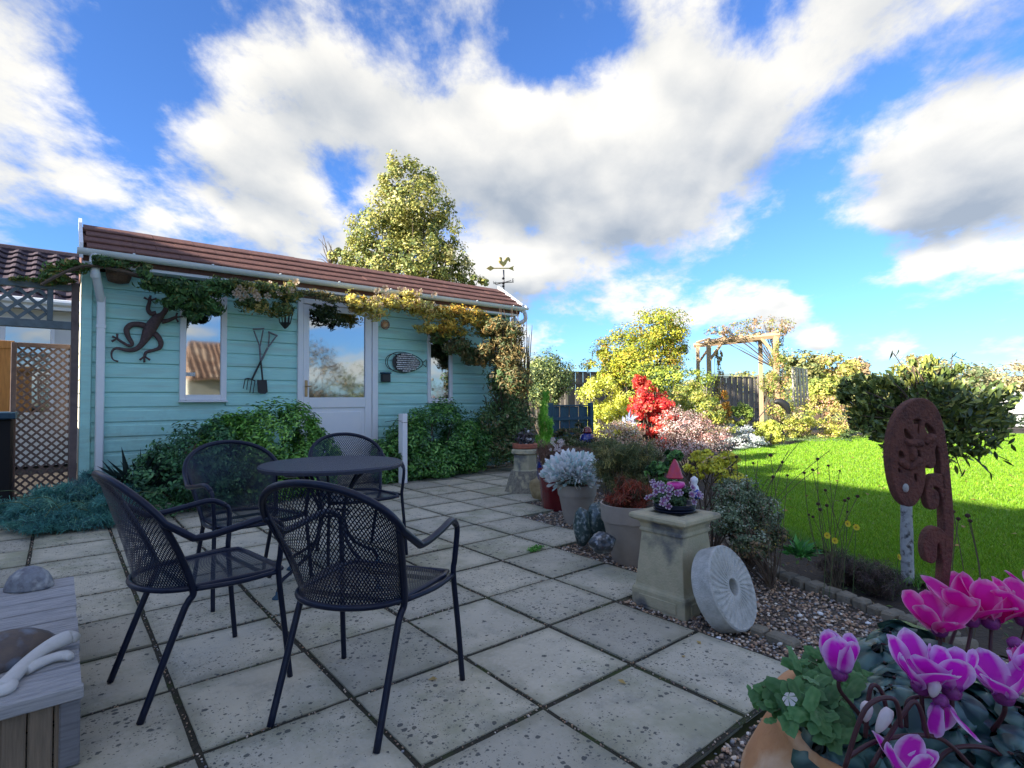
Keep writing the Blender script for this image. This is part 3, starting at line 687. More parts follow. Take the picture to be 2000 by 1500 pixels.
limb([(305, 612), (294, 612), (289, 603), (292, 590), (293, 580)], [.030, .025, .022, .018, .014])
for e in ((281, 581), (294, 577), (306, 583)): limb([(293, 587), e], [.010, .009, .013], 3)
limb([(316, 628), (328, 626), (340, 621), (347, 618)], [.03, .022, .018, .014])
for e in ((346, 611), (357, 618), (348, 629)): limb([(343, 620), e], [.010, .009, .012], 3)
limb([(291, 640), (276, 634), (258, 634), (248, 642), (249, 655), (258, 671), (252, 675), (238, 668), (227, 660)], [.035, .032, .030, .030, .026, .020, .016, .014, .012])
for e in ((219, 657), (229, 652), (218, 667)): limb([(229, 661), e], [.010, .009, .013], 3)
limb([(296, 650), (306, 655), (314, 668), (312, 679), (300, 684), (286, 688), (282, 697)], [.035, .032, .028, .022, .018, .016, .013])
for e in ((273, 703), (282, 708), (293, 703)): limb([(282, 696), e], [.010, .009, .012], 3)
obj('gecko_body', b, MATS['art_metal'], t, sm=True)

def tool(name, label, pts, px, py):
    t = wall_thing(name, label, 'garden tool', px, py); return t
t = tool('garden_fork', 'garden fork with grey wooden D handle, prongs down at the left', None, 515, 700)
b = B(); a_, h_ = wp(528, 662), wp(504, 718)
b.tube([wp(523, 679), wp(510, 705)], .013, 8); b.tube([wp(524, 678), wp(526, 655)], .009, 6); b.tube([wp(524, 678), wp(538, 659)], .009, 6); b.tube([wp(524, 648), wp(542, 656)], .011, 8); b.tube([wp(526, 655), wp(525, 648)], .008, 6); b.tube([wp(538, 659), wp(541, 655)], .008, 6); obj('handle', b, MATS['pale_wood'] if 0 else MATS['wood_grey'], t)
b = B(); b.tube([wp(510, 704), wp(492, 741)], .012, 8)
b.tube(smooth([wp(478, 741), wp(484, 739), wp(492, 741), wp(498, 744)], 3), .007, 6)
for (x0_, y0_), (x1_, y1_) in (((479, 740), (475, 759)), ((485, 740), (482, 761)), ((492, 741), (488, 767)), ((498, 744), (494, 768))): b.tube(smooth([wp(x0_, y0_), wp(x0_ - 2, (y0_ + y1_) / 2), wp(x1_, y1_)], 3), .0055, 6)
obj('prong', b, MATS['iron'], t)
t = tool('garden_spade', 'garden spade with square black blade, crossed over the fork on the wall', None, 512, 755)
b = B(); b.tube([wp(509, 704, .08), wp(507, 675, .08)], .012, 8); b.tube([wp(507, 676, .08), wp(496, 646, .08)], .009, 6); b.tube([wp(508, 676, .08), wp(514, 645, .08)], .009, 6); b.tube([wp(494, 643, .08), wp(516, 642, .08)], .011, 8); obj('handle', b, MATS['wood_grey'], t)
b = B(); b.tube([wp(509, 702, .08), wp(513, 742, .08)], .011, 8); 
q = [wp(502, 742, .08), wp(521, 742, .08), wp(523, 765, .08), wp(518, 769, .08), wp(509, 769, .08), wp(504, 766, .08)]
b.add([(p.x, p.y, p.z) for p in q] + [(p.x, p.y + .006, p.z) for p in q], [tuple(range(5, -1, -1)), tuple(range(6, 12))] + [(i, (i + 1) % 6, (i + 1) % 6 + 6, i + 6) for i in range(6)]); obj('blade', b, MATS['iron'], t)

t = wall_thing('wall_lantern', 'black iron lantern hanging beside the white door under the vine', 'lantern', 557, 618)
c = gy(557, 620, WY - .17); b = B()
for sx in (-1, 1):
    for sy in (-1, 1): b.tube([(c.x + sx * .075, c.y + sy * .075, c.z + .10), (c.x + sx * .05, c.y + sy * .05, c.z - .07)], .007, 5)
b.lathe([(.075, -.07), (.06, -.09), (.035, -.12), (.012, -.145)], 8, Matrix.Translation(c)); b.lathe([(.12, .10), (.09, .14), (.03, .20), (.01, .23)], 8, Matrix.Translation(c)); obj('lantern_cage', b, MATS['iron'], t)
b = B(); b.tube([(c.x, c.y, c.z - .07), (c.x, c.y, c.z + .03)], .012, 8); obj('candle', b, MATS['iron'], t)
b = B(); b.tube(smooth([(c.x, c.y, c.z + .22), (c.x, c.y + .03, c.z + .26), (c.x + .09, WY - .03, c.z + .20), (c.x + .09, WY - .03, c.z - .05)], 4), .009, 6); obj('bracket', b, MATS['iron'], t)

t = wall_thing('pebble_fish', 'wire fish filled with grey pebbles on the wall right of the door', 'wall ornament', 790, 708)
b = B(); c = wp(792, 708); rx, rz_ = .31, .145
loop = [(c.x + math.cos(a) * .30 , c.y, c.z + math.sin(a) * .15 * (1 - .25 * math.cos(a)) ) for a in np.linspace(0, 2 * PI, 36, endpoint=False)]
b.tube(loop, .006, 6, closed=True)
loop2 = [(c.x - .20 + math.cos(a) * .13, c.y, c.z + math.sin(a) * .12) for a in np.linspace(.6, 2 * PI - .6, 22)]; b.tube(loop2, .005, 6)
b.tube([(c.x + .29, c.y, c.z), (c.x + .36, c.y, c.z + .06)], .005, 5); b.tube([(c.x + .29, c.y, c.z), (c.x + .36, c.y, c.z - .06)], .005, 5); b.tube([(c.x + .36, c.y, c.z + .06), (c.x + .36, c.y, c.z - .06)], .005, 5)
obj('wire_outline', b, MATS['iron'], t)
P = []
for i in range(16):
    for j in range(9):
        x = -.145 + i * .026 + (j % 2) * .013; z = -.13 + j * .0315
        if (x - .02) ** 2 / .23 ** 2 + z ** 2 / .138 ** 2 < 1 - max(0, x - .05) * 1.2: P.append((c.x + x, c.y - .012, c.z + z))
P = np.array(P); n = len(P); Fr = orient(np.tile([0, -1., 0], (n, 1)) + nr.normal(0, .1, (n, 3)), nr.uniform(0, 6, n))
V = np.einsum('nij,kj->nki', Fr, ICO[0] * [.027, .025, .018]) + P[:, None]
o = npmesh('pebble', V.reshape(-1, 3), (ICO[1][None] + (np.arange(n) * 12)[:, None, None]).reshape(-1, 3), M_STONE, t, np.repeat(palette(n, [(.55, .55, .55), (.45, .44, .44), (.6, .58, .56)]), 12, 0), True); o['kind'] = 'stuff'
b = B(); q_ = [(c.x + .02 + math.cos(a) * .235, c.z + math.sin(a) * .138 * (1 - .25 * math.cos(a))) for a in np.linspace(0, 2 * PI, 26, endpoint=False)]
b.add([(x, c.y + .004, z) for x, z in q_] + [(x, c.y + .010, z) for x, z in q_], [tuple(range(26)), tuple(range(51, 25, -1))] + [(i, i + 26, (i + 1) % 26 + 26, (i + 1) % 26) for i in range(26)]); obj('back_plate', b, MATS['iron'], t)

t = wall_thing('letter_box', 'small dark green box with sloping lid on the wall below the wire fish', 'letter box', 753, 737)
c = wp(753, 737); b = B(); b.bbox((c.x - .065, WY - .10, c.z - .07), (c.x + .065, WY - .026, c.z + .05), .008); obj('box_body', b, MATS['iron'], t); b = B(); b.bbox((c.x - .072, WY - .112, c.z + .051), (c.x + .072, WY - .024, c.z + .075), .006); obj('lid', b, MATS['fence_blue'], t)
t = wall_thing('clay_sun', 'round salmon clay disc on the wall above the letter box', 'wall ornament', 752, 634)
c = wp(752, 634, .03); b = B(); b.lathe([(.052, 0), (.05, .012), (.03, .02), (.005, .022)], 18, Matrix.Translation(c) @ Matrix.Rotation(PI / 2, 4, 'X')); obj('disc', b, MATS['terracotta'], t, sm=True)
b = B(); b.tube([(c.x + math.cos(a) * .066, c.y - .008, c.z + math.sin(a) * .066) for a in np.linspace(0, 2 * PI, 20, endpoint=False)], .006, 5, closed=True); obj('rim', b, MATS['terracotta_red'], t)
c = gy(232, 541, WY - .15); t = empty('wall_basket', c, 'brown half-round wall basket with trailing leaves under the gutter end', 'wall basket')
b = B(); b.lathe([(.04, -.07), (.095, -.055), (.115, .0), (.12, .07), (.10, .075), (.09, .05)], 16, Matrix.Translation(c)); obj('basket', b, MATS['basket'], t, sm=True)
P, nn, g = crown([(c + Vector((0, -.05, .16)), (.26, .13, .10))], 420, .2, .3, 26, .1)
stamp('foliage', P, nn, .075, LEAF, palette(420, [(.10, .16, .05, 3), (.16, .2, .08, 2), (.05, .09, .03, 2), (.30, .22, .10, 1)], g), M_LEAF, t, widthf=.7)

# weathervane
v0 = Vector((6.26, 7.80, 0)); zt = lambda y: gy(983, y, 7.8).z
t = empty('weathervane', (v0.x, v0.y, 2.5), 'gilded cockerel weathervane on a pole at the right roof end', 'weathervane')
b = B(); b.tube([(v0.x, v0.y, 2.5), (v0.x, v0.y, zt(527))], .016, 8); b.bbox((v0.x - .12, v0.y - .01, 2.62), (v0.x, v0.y + .01, 2.66)); obj('pole', b, MATS['iron'] if 0 else MATS['wood_grey'], t)
def vp(px, py): return gy(px, py, 7.8)
b = B(); b.tube([vp(953, 524), vp(1002, 524)], .011, 6)
for pts in ([(950, 524), (958, 519), (966, 524), (958, 529)], [(992, 524), (1004, 519), (1001, 524), (1004, 529)]):
    q = [vp(*p) for p in pts]; b.add([(p.x, p.y - .006, p.z) for p in q] + [(p.x, p.y + .006, p.z) for p in q], [(0, 1, 2, 3), (7, 6, 5, 4)] + [(i, i + 4, (i + 1) % 4 + 4, (i + 1) % 4) for i in range(4)])
obj('arrow', b, MATS['gold'], t)
b = B()
out = [(982, 520), (979, 517), (975, 513), (974, 509), (977, 510), (976, 505), (975, 503), (978, 502), (980, 504), (980, 510), (983, 512), (986, 508), (989, 503), (993, 502), (996, 506), (996, 512), (993, 508), (990, 511), (988, 516), (985, 519), (983, 521)]
q = [vp(*p) for p in out]; k_ = len(q); b.add([(p.x, p.y - .01, p.z) for p in q] + [(p.x, p.y + .01, p.z) for p in q], [tuple(range(k_ - 1, -1, -1)), tuple(range(k_, 2 * k_))] + [(i, (i + 1) % k_, (i + 1) % k_ + k_, i + k_) for i in range(k_)]); obj('cockerel', b, MATS['gold'], t)
b = B(); b.tube([vp(964, 553), vp(1003, 551)], .008, 6); b.tube([vp(983, 552) + Vector((0, -.22, 0)), vp(983, 552) + Vector((0, .22, 0))], .008, 6)
for zc, rr in ((544, .03), (553, .035), (559, .03)): b.lathe([(.005, -.03), (rr, 0), (.005, .03)], 8, Matrix.Translation(vp(983, zc)))
e0, w0 = vp(1001, 548), vp(966, 553)
# compass letters E and W as thin strokes
b.tube([e0 + Vector((0, 0, .035)), e0 + Vector((0, 0, -.02))], .005, 5)
for dz in (.035, .008, -.02): b.tube([e0 + Vector((0, 0, dz)), e0 + Vector((.03, 0, dz))], .005, 5)
b.tube([w0 + Vector((-.03, 0, .03)), w0 + Vector((-.018, 0, -.02)), w0 + Vector((0, 0, .015)), w0 + Vector((.018, 0, -.02)), w0 + Vector((.03, 0, .03))], .005, 5)
obj('compass_arms', b, MATS['iron'], t)

# ------------------------------------------------------------------ left of the summer house
# lattice screen under the climber
def slat(b, p, q, w, t, y):   # flat lath from p to q (x,z) in the plane y
    d = Vector((q[0] - p[0], 0, q[1] - p[1])); L = d.length; d.normalize(); n = Vector((-d.z, 0, d.x)) * (w / 2)
    A, Bp = Vector((p[0], y, p[1])), Vector((q[0], y, q[1])); T = Vector((0, t, 0))
    b.add([A + n, A - n, Bp - n, Bp + n, A + n + T, A - n + T, Bp - n + T, Bp + n + T], [(0, 1, 2, 3), (7, 6, 5, 4), (0, 4, 5, 1), (1, 5, 6, 2), (2, 6, 7, 3), (3, 7, 4, 0)])
def clipline(x0, z0, dx, dz, X0, X1, Z0_, Z1_):
    t0, t1 = -1e9, 1e9
    for p, d, a, c in ((x0, dx, X0, X1), (z0, dz, Z0_, Z1_)):
        u, v = (a - p) / d, (c - p) / d; 
        if u > v: u, v = v, u
        t0, t1 = max(t0, u), min(t1, v)
    return ((x0 + dx * t0, z0 + dz * t0), (x0 + dx * t1, z0 + dz * t1)) if t1 - t0 > .01 else None
def lattice(parent, X0, X1, Zb, Zt, y, pitch, w, m, sk=0):
    k = 0; span = (X1 - X0) + (Zt - Zb)
    while k * pitch < span:
        c = clipline(X0 + k * pitch - (Zt - Zb), Zb, 1, 1, X0, X1, Zb, Zt)
        if c: b = B(); slat(b, *c, w, .008, y); obj('lath', b, m, parent)
        c = clipline(X0 + k * pitch, Zb, -1, 1, X0, X1, Zb, Zt)
        if c: b = B(); slat(b, *c, w, .008, y + .009); obj('lath', b, m, parent)
        k += 1
t = empty('lattice_screen', (-.3, 7.42, 0), 'grey-green framed lattice strip high up at the left end of the summer house', 'trellis')
Y_ = 7.42
zt0, zt1, zb1, zb0 = gy(60, 549, Y_).z, gy(60, 562, Y_).z, gy(60, 624, Y_).z, gy(60, 640, Y_).z
xm = gy(98, 590, Y_).x
b = B(); b.bbox((-1.9, Y_ - .03, zt1), (.155, Y_ + .03, zt0), .006); obj('rail', b, MATS['lattice_grey'], t)
b = B(); b.bbox((-1.9, Y_ - .03, zb0), (.155, Y_ + .03, zb1), .006); obj('rail', b, MATS['lattice_grey'], t)
b = B(); b.bbox((xm - .025, Y_ - .028, zb1), (xm + .025, Y_ + .02, zt1), .005); obj('stile', b, MATS['lattice_grey'], t)
b = B(); b.bbox((.085, Y_ - .035, 0), (.150, Y_ + .025, zt0 + .02), .006); obj('post', b, MATS['lattice'], t)
b = B(); b.bbox((-1.95, Y_ - .035, 0), (-1.88, Y_ + .035, zt0 + .02), .006); obj('post', b, MATS['lattice'], t)
lattice(t, -1.88, xm - .025, zb1, zt1, Y_ - .008, .155, .032, MATS['lattice_grey'])
Y_ = 8.25
a, c = gy(22, 668, Y_), gy(147, 668, Y_)
X0, X1, Zt = a.x, c.x, a.z
t = empty('diamond_trellis', (X0, Y_, 0), 'tall brown diamond lattice panel standing between fence and summer house', 'trellis')
for nm, p0, p1 in (('stile', (X0, .02), (X0 + .05, Zt)), ('stile', (X1 - .05, .02), (X1, Zt)), ('rail', (X0 + .05, Zt - .05), (X1 - .05, Zt)), ('rail', (X0 + .05, .04), (X1 - .05, .09))):
    b = B(); b.bbox((p0[0], Y_ - .02, p0[1]), (p1[0], Y_ + .02, p1[1]), .004); obj(nm, b, MATS['lattice'], t)
lattice(t, X0 + .05, X1 - .05, .09, Zt - .05, Y_ - .008, .088, .022, MATS['lattice'])
# orange fence further back
Y_ = 9.6
a, c = gy(-60, 665, Y_), gy(29, 665, Y_)
t = empty('board_fence', (a.x, Y_, 0), 'orange-brown board fence at the left edge beyond the lattice panel', 'fence')
for k in range(9):
    x = c.x - .02 - k * .13; b = B(); b.bbox((x - .125, Y_, .5), (x, Y_ + .02, a.z - .06), .004); obj('board', b, MATS['orange_wood'], t)
b = B(); b.bbox((c.x - 1.3, Y_ - .02, a.z - .08), (c.x, Y_ + .04, a.z + .02), .006); obj('cap_rail', b, MATS['orange_wood'], t)
b = B(); b.bbox((c.x - 1.3, Y_ - .02, .42), (c.x, Y_ + .04, .52), .006); obj('base_rail', b, MATS['orange_wood'], t)
# dark store behind
p = gy(12, 930, 8.0)
t = empty('garden_store', (p.x - .3, 8.2, 0), 'dark slate coloured garden store at the left edge behind the lattice panel', 'storage box')
b = B(); b.bbox((p.x - .7, 8.1, 0), (p.x + .04, 8.7, .95), .02); obj('store_body', b, MATS['dark_interior'], t); b = B(); b.bbox((p.x - .75, 8.05, .955), (p.x + .07, 8.75, 1.03), .01, Matrix.Rotation(0, 4, 'X')); obj('lid', b, MATS['fence_blue'], t)

# neighbour's bungalow with dark pantiles, beyond the screen
Yn = 13.0
rt, eb = gy(40, 490, Yn + 2.2).z, gy(60, 600, Yn - .3).z
xr = gy(165, 600, Yn).x
t = empty('neighbour_bungalow', (-2, Yn, 0), 'white rendered bungalow with dark wavy tiled roof behind the lattice strip', 'house')
b = B(); b.box((-9, Yn, 0), (xr + 2.0, Yn + 5, eb)); obj('wall', b, MATS['render_white'], t)
b = B(); b.bbox((-9.3, Yn - .38, eb - .03), (xr + 2.3, Yn - .30, eb + .14), .01); obj('fascia', b, MATS['white_paint'], t)
b = B(); b.tube([(-9.3, Yn - .44, eb + .10), (xr + 2.3, Yn - .44, eb + .10)], .055, 8); obj('gutter', b, MATS['white_pvc'], t)
b = B()
ncx, ncr = 60, 9; xA, xB = -6.0, xr + 2.3; dY = 2.5; dZ = rt - eb - .12
rf_v = [(-9.3, Yn - .36, eb + .08), (xB, Yn - .36, eb + .08), (xB, Yn - .3 + dY, rt - .03), (-9.3, Yn - .3 + dY, rt - .03), (xB, Yn + 5.2, eb), (-9.3, Yn + 5.2, eb)]
b.add(rf_v, [(0, 1, 2, 3), (3, 2, 4, 5)]); rf = obj('roof', b, MATS['pantile_dark'], t)
def pantile_mesh(w, L, sl, m):
    k = 8; prof_ = [(w * i / k, .035 * math.sin(2 * PI * i / k) * (1 if i < k / 2 else .4)) for i in range(k + 1)]
    c_, s_2 = math.cos(sl), math.sin(sl); vs = []
    for l, off in ((-.02, .045), (-.02, .02), (L, .0)):
        if off == .02: pass
        for x, h in prof_: 
            hh = h + off; vs.append((x, l * c_ - hh * s_2, l * s_2 + hh * c_))
    q = k + 1; fs = []
    for i in range(k):
        fs.append((i, i + 1, 2 * q + i + 1, 2 * q + i)); fs.append((q + i, q + i + 1, i + 1, i))
    return meshdata('pantile', B().add(vs, fs), m, False)
slp = math.atan2(dZ, dY); Ls = math.hypot(dY, dZ); pm = pantile_mesh(.30, Ls / ncr, slp, MATS['pantile_dark'])
for i in range(ncr):
    for k in range(13):
        x = xr - 2.6 + k * .30
        inst('pantile', pm, rf, (x, Yn - .3 + dY * i / ncr, eb + .12 + dZ * i / ncr + rnd.uniform(0, .008)))
b = B(); b.tube([(-9.3, Yn - .3 + dY, rt + .01), (xB, Yn - .3 + dY, rt + .01)], .09, 8); obj('ridge', b, MATS['pantile_dark'], rf)
wf = B(); wx = gy(35, 650, Yn).x; wf.box((wx - .9, Yn - .04, .9), (wx + .5, Yn + .0, eb - .25)); ww = obj('window', wf, MATS['white_paint'], t)
for k in (0, 1): p_ = B(); p_.box((wx - .84 + k * .68, Yn - .05, .96), (wx - .24 + k * .68, Yn - .042, eb - .31)); obj('pane', p_, M_GLASS, ww)

# the two houses out of the picture: one keeps the sun off the paving, one shows in the window glass
def gable_house(name, label, M_, L, half, eave, ridge, wall, roofm, hip=0, tiles=None):
    t = empty(name, M_ @ Vector((0, 0, 0)), label, 'house')
    b = B(); b.box((0, -half + .4, 0), (L, half - .4, eave), M_); obj('wall', b, MATS[wall], t)
    b = B(); vs = [M_ @ Vector(p) for p in ((0, -half, eave - .05), (L, -half, eave - .05), (L, half, eave - .05), (0, half, eave - .05), (hip, 0, ridge), (L - hip, 0, ridge))]
    b.add(vs, [(0, 1, 5, 4), (2, 3, 4, 5), (3, 0, 4), (1, 2, 5), (3, 2, 1, 0)]); r = obj('roof', b, MATS[roofm], t)
    return t, r
ang = math.atan2(1, .225)
ux, uy = math.cos(ang), math.sin(ang)
Yend = 8.2; base = Vector((-9 + .225 * Yend, Yend, 0))
Mh = Matrix.Translation(base - Vector((ux, uy, 0)) * 20) @ Matrix.Rotation(ang, 4, 'Z')
gable_house('side_house', 'long rendered house left of the camera that shades the paving', Mh, 20, 3.3, 3.5, 6.02, 'render_white', 'pantile_brown')
Mh = Matrix.Translation((4.3, -15, 0))
t, r = gable_house('tiled_bungalow', 'low house with brown tiled roof behind the camera, mirrored in the left window', Mh, 3.2, 2.8, 2.1, 4.05, 'siding_cream', 'pantile_brown', .5)
sl2 = math.atan2(1.95, 2.8); L2 = math.hypot(1.95, 2.8); 
b = B()
for k in range(12): b.tube([(4.4 + k * .26, -12.25, 2.12), (4.5 + k * .24, -14.85, 3.95)], .055, 5)
o = obj('tile_ridges', b, MATS['pantile_brown'], r); 

TREES_BEHIND = [((9.0, -13.5), 2.6, 4.6, 'bare brown tree behind the camera, mirrored in the glass of the door'), ((14.5, -15), 3.2, 3.6, 'green tree behind the camera, mirrored in the right of the door'), ((20, -15), 2.5, 2.2, 'reddish hedge tree behind the camera, mirrored in the right window')]
# ------------------------------------------------------------------ fences beyond the garden
def fence_line(name, label, A, Bv, hgt, m, bw=.12, posts=3, base=0.0, railz=(.25, .8)):
    A, Bv = Vector(A), Vector(Bv); d = Bv - A; L = d.length; d.normalize(); n = Vector((d.y, -d.x, 0)); a = math.atan2(d.y, d.x)
    t = empty(name, A, label, 'fence'); Mf = Matrix.Translation(A) @ Matrix.Rotation(a, 4, 'Z'); k = 0
    b0 = B(); b0.bbox((0, -.009, 0), (bw - .006, .009, hgt), .003); me = meshdata('board', b0, m)
    nb = int(L / bw)
    for k in range(nb):
        p = Mf @ Vector((k * bw, (.012 if k % 2 else -.012), base)); inst('board', me, t, p, (0, 0, a), (1, 1, 1 + rnd.uniform(-.006, .006)))
    for k in range(posts + 1):
        b = B(); x = L * k / posts; b.bbox((x - .05, -.07, base), (x + .05, .03, base + hgt + .08), .01, Mf); obj('post', b, m, t)
    for z in railz: b = B(); b.box((0, -.06, base + z * hgt), (L, -.022, base + z * hgt + .07), Mf); obj('rail', b, m, t)
    b = B(); b.bbox((0, -.05, base + hgt + .005), (L, .05, base + hgt + .035), .004, Mf); obj('cap_rail', b, m, t)
    return t
A = gd(1015, 770, 18.0); A.z = 0; Bv = gd(1265, 770, 20.0); Bv.z = 0
fence_line('panel_fence', 'weathered grey board fence behind the round clipped shrub', A, Bv, 2.05, MATS['fence_wood'], .15, 3)
A = gd(1385, 770, 22); A.z = 0; Bv = gd(1480, 770, 23); Bv.z = 0
fence_line('panel_fence', 'sunlit grey board fence seen through the garden arch', A, Bv, 2.0, MATS['fence_wood'], .15, 1, railz=(.1, .35))
A = gd(1074, 770, 11.6); A.z = 0; Bv = gd(1152, 770, 12.2); Bv.z = 0
fence_line('panel_fence', 'low dark blue board fence in front of the grey fence', A, Bv, .98, MATS['fence_blue'], .13, 1, railz=(.2, .7))
# roof of something beyond the arch
t = empty('green_roof', gd(1445, 760, 40), 'grey-green sloping roof just above the fence inside the arch', 'roof')
c = gd(1440, 735, 40); b = B(); b.add([(c.x - 1.6, c.y + 1, c.z - .5), (c.x + 1.9, c.y - 1.4, c.z - .5), (c.x + 1.4, c.y, c.z + .25), (c.x - 1.2, c.y + 1.6, c.z + .25), (c.x + 1.9, c.y + 1.6, c.z - .5), (c.x - 1.6, c.y + 4, c.z - .5)], [(0, 1, 2, 3), (2, 1, 4), (3, 2, 4, 5), (0, 3, 5)]); 
mat('felt_green', (.17, .24, .24), .8); obj('roof_slope', b, MATS['felt_green'], t); b = B(); b.box((c.x - 1.2, c.y + .6, 0), (c.x + 1.3, c.y + 3, c.z - .5)); obj('wall', b, MATS['fence_wood'], t)
# white boarded wall at the right edge
A = gd(1966, 800, 21.0)
t = empty('white_wall', (A.x, A.y, 0), 'low white boarded wall at the right edge behind the bay tree', 'wall')
z0, z1 = gd(1985, 808, 21).z, gd(1985, 765, 21).z
dx = CR.xy.normalized(); nb = 4
for k in range(nb):
    za = z0 + (z1 - z0) * k / nb; zb = z0 + (z1 - z0) * (k + 1) / nb - .015; a = Vector((A.x, A.y, 0)); e = a + Vector((dx.x, dx.y, 0)) * 3.5
    Mw = Matrix.Translation(a + Vector((0, 0, 0))) @ Matrix.Rotation(math.atan2(dx.y, dx.x), 4, 'Z')
    b = B(); b.bbox((0, -.02 - .02 * (nb - k), za), (3.5, .02, zb), .006, Mw); obj('board', b, MATS['siding_cream'] if 0 else MATS['render_white'], t)
b = B(); b.box((0.02, .021, 0), (3.5, .3, z1 - .02), Mw); obj('backing', b, MATS['render_white'], t)
# slatted fan seat back / lounger on end near the arch
t = empty('slatted_screen', gz(1560, 835), 'pale upright slatted timber screen just right of the arch', 'screen')
for k in range(5):
    xx = 1548 + k * 6.5; b = B(); p0 = gd(xx + 4, 795, 16.8); p1 = gd(xx, 716 + k * 1.0, 16.8); b.tube([p0, p1], .042, 4); obj('slat', b, MATS['pale_wood'], t)
for yy in (735, 775): b = B(); b.tube([gd(1546, yy, 16.9), gd(1578, yy, 16.9)], .03, 4); obj('cross_bar', b, MATS['pale_wood'], t)
for xx in (1550, 1576): b = B(); p = gd(xx, 790, 16.9); b.tube([p, (p.x, p.y, 0)], .03, 4); obj('leg', b, MATS['pale_wood'], t)

# garden arch
t = empty('garden_arch', gd(1450, 830, 17.5) * 1, 'timber garden arch wound with a climbing plant at the end of the border', 'garden arch')
aw = MATS['arch_wood']
def stick(a, c, r, nm, m=aw, par=None, n=4):
    b = B(); b.tube([a, c], r, n); return obj(nm, b, m, par or t)
dL, dR = 17.0, 16.0
def post(x0, y0, x1, y1, d):
    top = gd(x0, y0, d); bot = Vector((top.x, top.y, 0)); stick(bot, top, .085, 'post'); return top
pl = post(1384, 668, 1388, 820, dL); pr_ = post(1515, 655, 1520, 840, dR)
off = CF.normalized() * 1.0; off.z = 0
pl2 = pl + off; pr2 = pr_ + off
stick(Vector((pl2.x, pl2.y, 0)), pl2, .07, 'post'); stick(Vector((pr2.x, pr2.y, 0)), pr2, .07, 'post')
dd_ = (pr_ - pl).normalized() * .12
stick(pl - dd_, pr_ + dd_, .085, 'beam'); stick(pl2 - dd_, pr2 + dd_, .075, 'beam')
for k in range(5): f = k / 4; p = pl.lerp(pr_, f) + Vector((0, 0, .10)); stick(p - off * .10, p + off * 1.10, .035, 'rafter')
stick(pl + Vector((0, 0, -.6)), pl.lerp(pr_, .22) - Vector((0, 0, .05)), .045, 'brace'); stick(pl2 + Vector((0, 0, -.6)), pl2.lerp(pr2, .22) - Vector((0, 0, .05)), .04, 'brace')
stick(pr_ + Vector((0, 0, -.6)), pr_.lerp(pl, .2) - Vector((0, 0, .05)), .045, 'brace')
# black curved bird ornament on a stem by the arch
t = empty('bird_ornament', gd(1500, 840, 14.5), 'dark metal curlew-like bird ornament with curved neck by the arch post', 'garden ornament')
b = B(); q = smooth([gd(x, y, 14.5) for x, y in ((1475, 830), (1485, 812), (1500, 796), (1512, 790), (1522, 786))], 4); b.tube(q, .012, 5)
q = smooth([gd(x, y, 14.5) for x, y in ((1512, 786), (1520, 784), (1530, 788), (1538, 798), (1541, 808))], 4); b.tube(q, [.03 + .07 * math.sin(PI * i / (len(q) - 1)) for i in range(len(q))], 7); obj('bird_body', b, MATS['iron'], t, sm=True)
b = B(); p = gd(1475, 830, 14.5); b.tube([p, (p.x, p.y, -.02)], .012, 5); obj('stake', b, MATS['iron'], t)

# ------------------------------------------------------------------ timber step box, lower left
t = empty('timber_bench', (-.5, 2.9, 0), 'low weathered timber bench with silvery grooved planks, bottom left corner', 'bench')
bx0, bx1, by0, by1, bz = -1.4, .068, 2.225, 3.60, .255
npl = 8; pw = (by1 - by0) / npl
for k in range(npl):
    b = B(); ya = by0 + k * pw + .005; yb = by0 + (k + 1) * pw - .005
    # grooved upper face
    prof2 = [(ya, bz - .03), (ya, bz - .004)]; gq = 7
    for i in range(gq):
        u0 = ya + (yb - ya) * (i + .15) / gq; u1 = ya + (yb - ya) * (i + .5) / gq; u2 = ya + (yb - ya) * (i + .85) / gq
        prof2 += [(u0, bz), (u1, bz), (u2, bz - .0035)]
    prof2 += [(yb, bz - .003), (yb, bz - .03)]; q = len(prof2); x0 = bx0; x1 = bx1 + rnd.uniform(-.002, .003)
    b.add([(x0, y, z) for y, z in prof2] + [(x1, y, z) for y, z in prof2], [tuple(range(q)), tuple(range(2 * q - 1, q - 1, -1))] + [(i, i + q, (i + 1) % q + q, (i + 1) % q) for i in range(q)])
    obj('plank', b, MATS['wood_top'], t)
b = B(); b.bbox((bx0, by0 - .020, bz - .045), (bx1 + .004, by0 + .001, bz - .001), .004); obj('edge_board', b, MATS['wood_top'], t)
for k in range(13):
    x1 = bx1 - .008 - k * .062; b = B(); w = .058
    b.bbox((x1 - w, by0 + rnd.uniform(0, .004), .005), (x1, by0 + .022, bz - .047), .005); obj('upright_board', b, MATS['wood_brown'], t)
b = B(); b.bbox((bx1 - .055, by0 - .006, .003), (bx1 - .003, by0 + .03, bz - .046), .005); obj('corner_post', b, MATS['wood_grey'], t)
for k in range(12): y0 = by0 + .035 + k * .112; b = B(); b.bbox((bx1 - .03, y0, .005), (bx1 - .006, y0 + .106, bz - .035), .004); obj('side_board', b, MATS['wood_brown'], t)
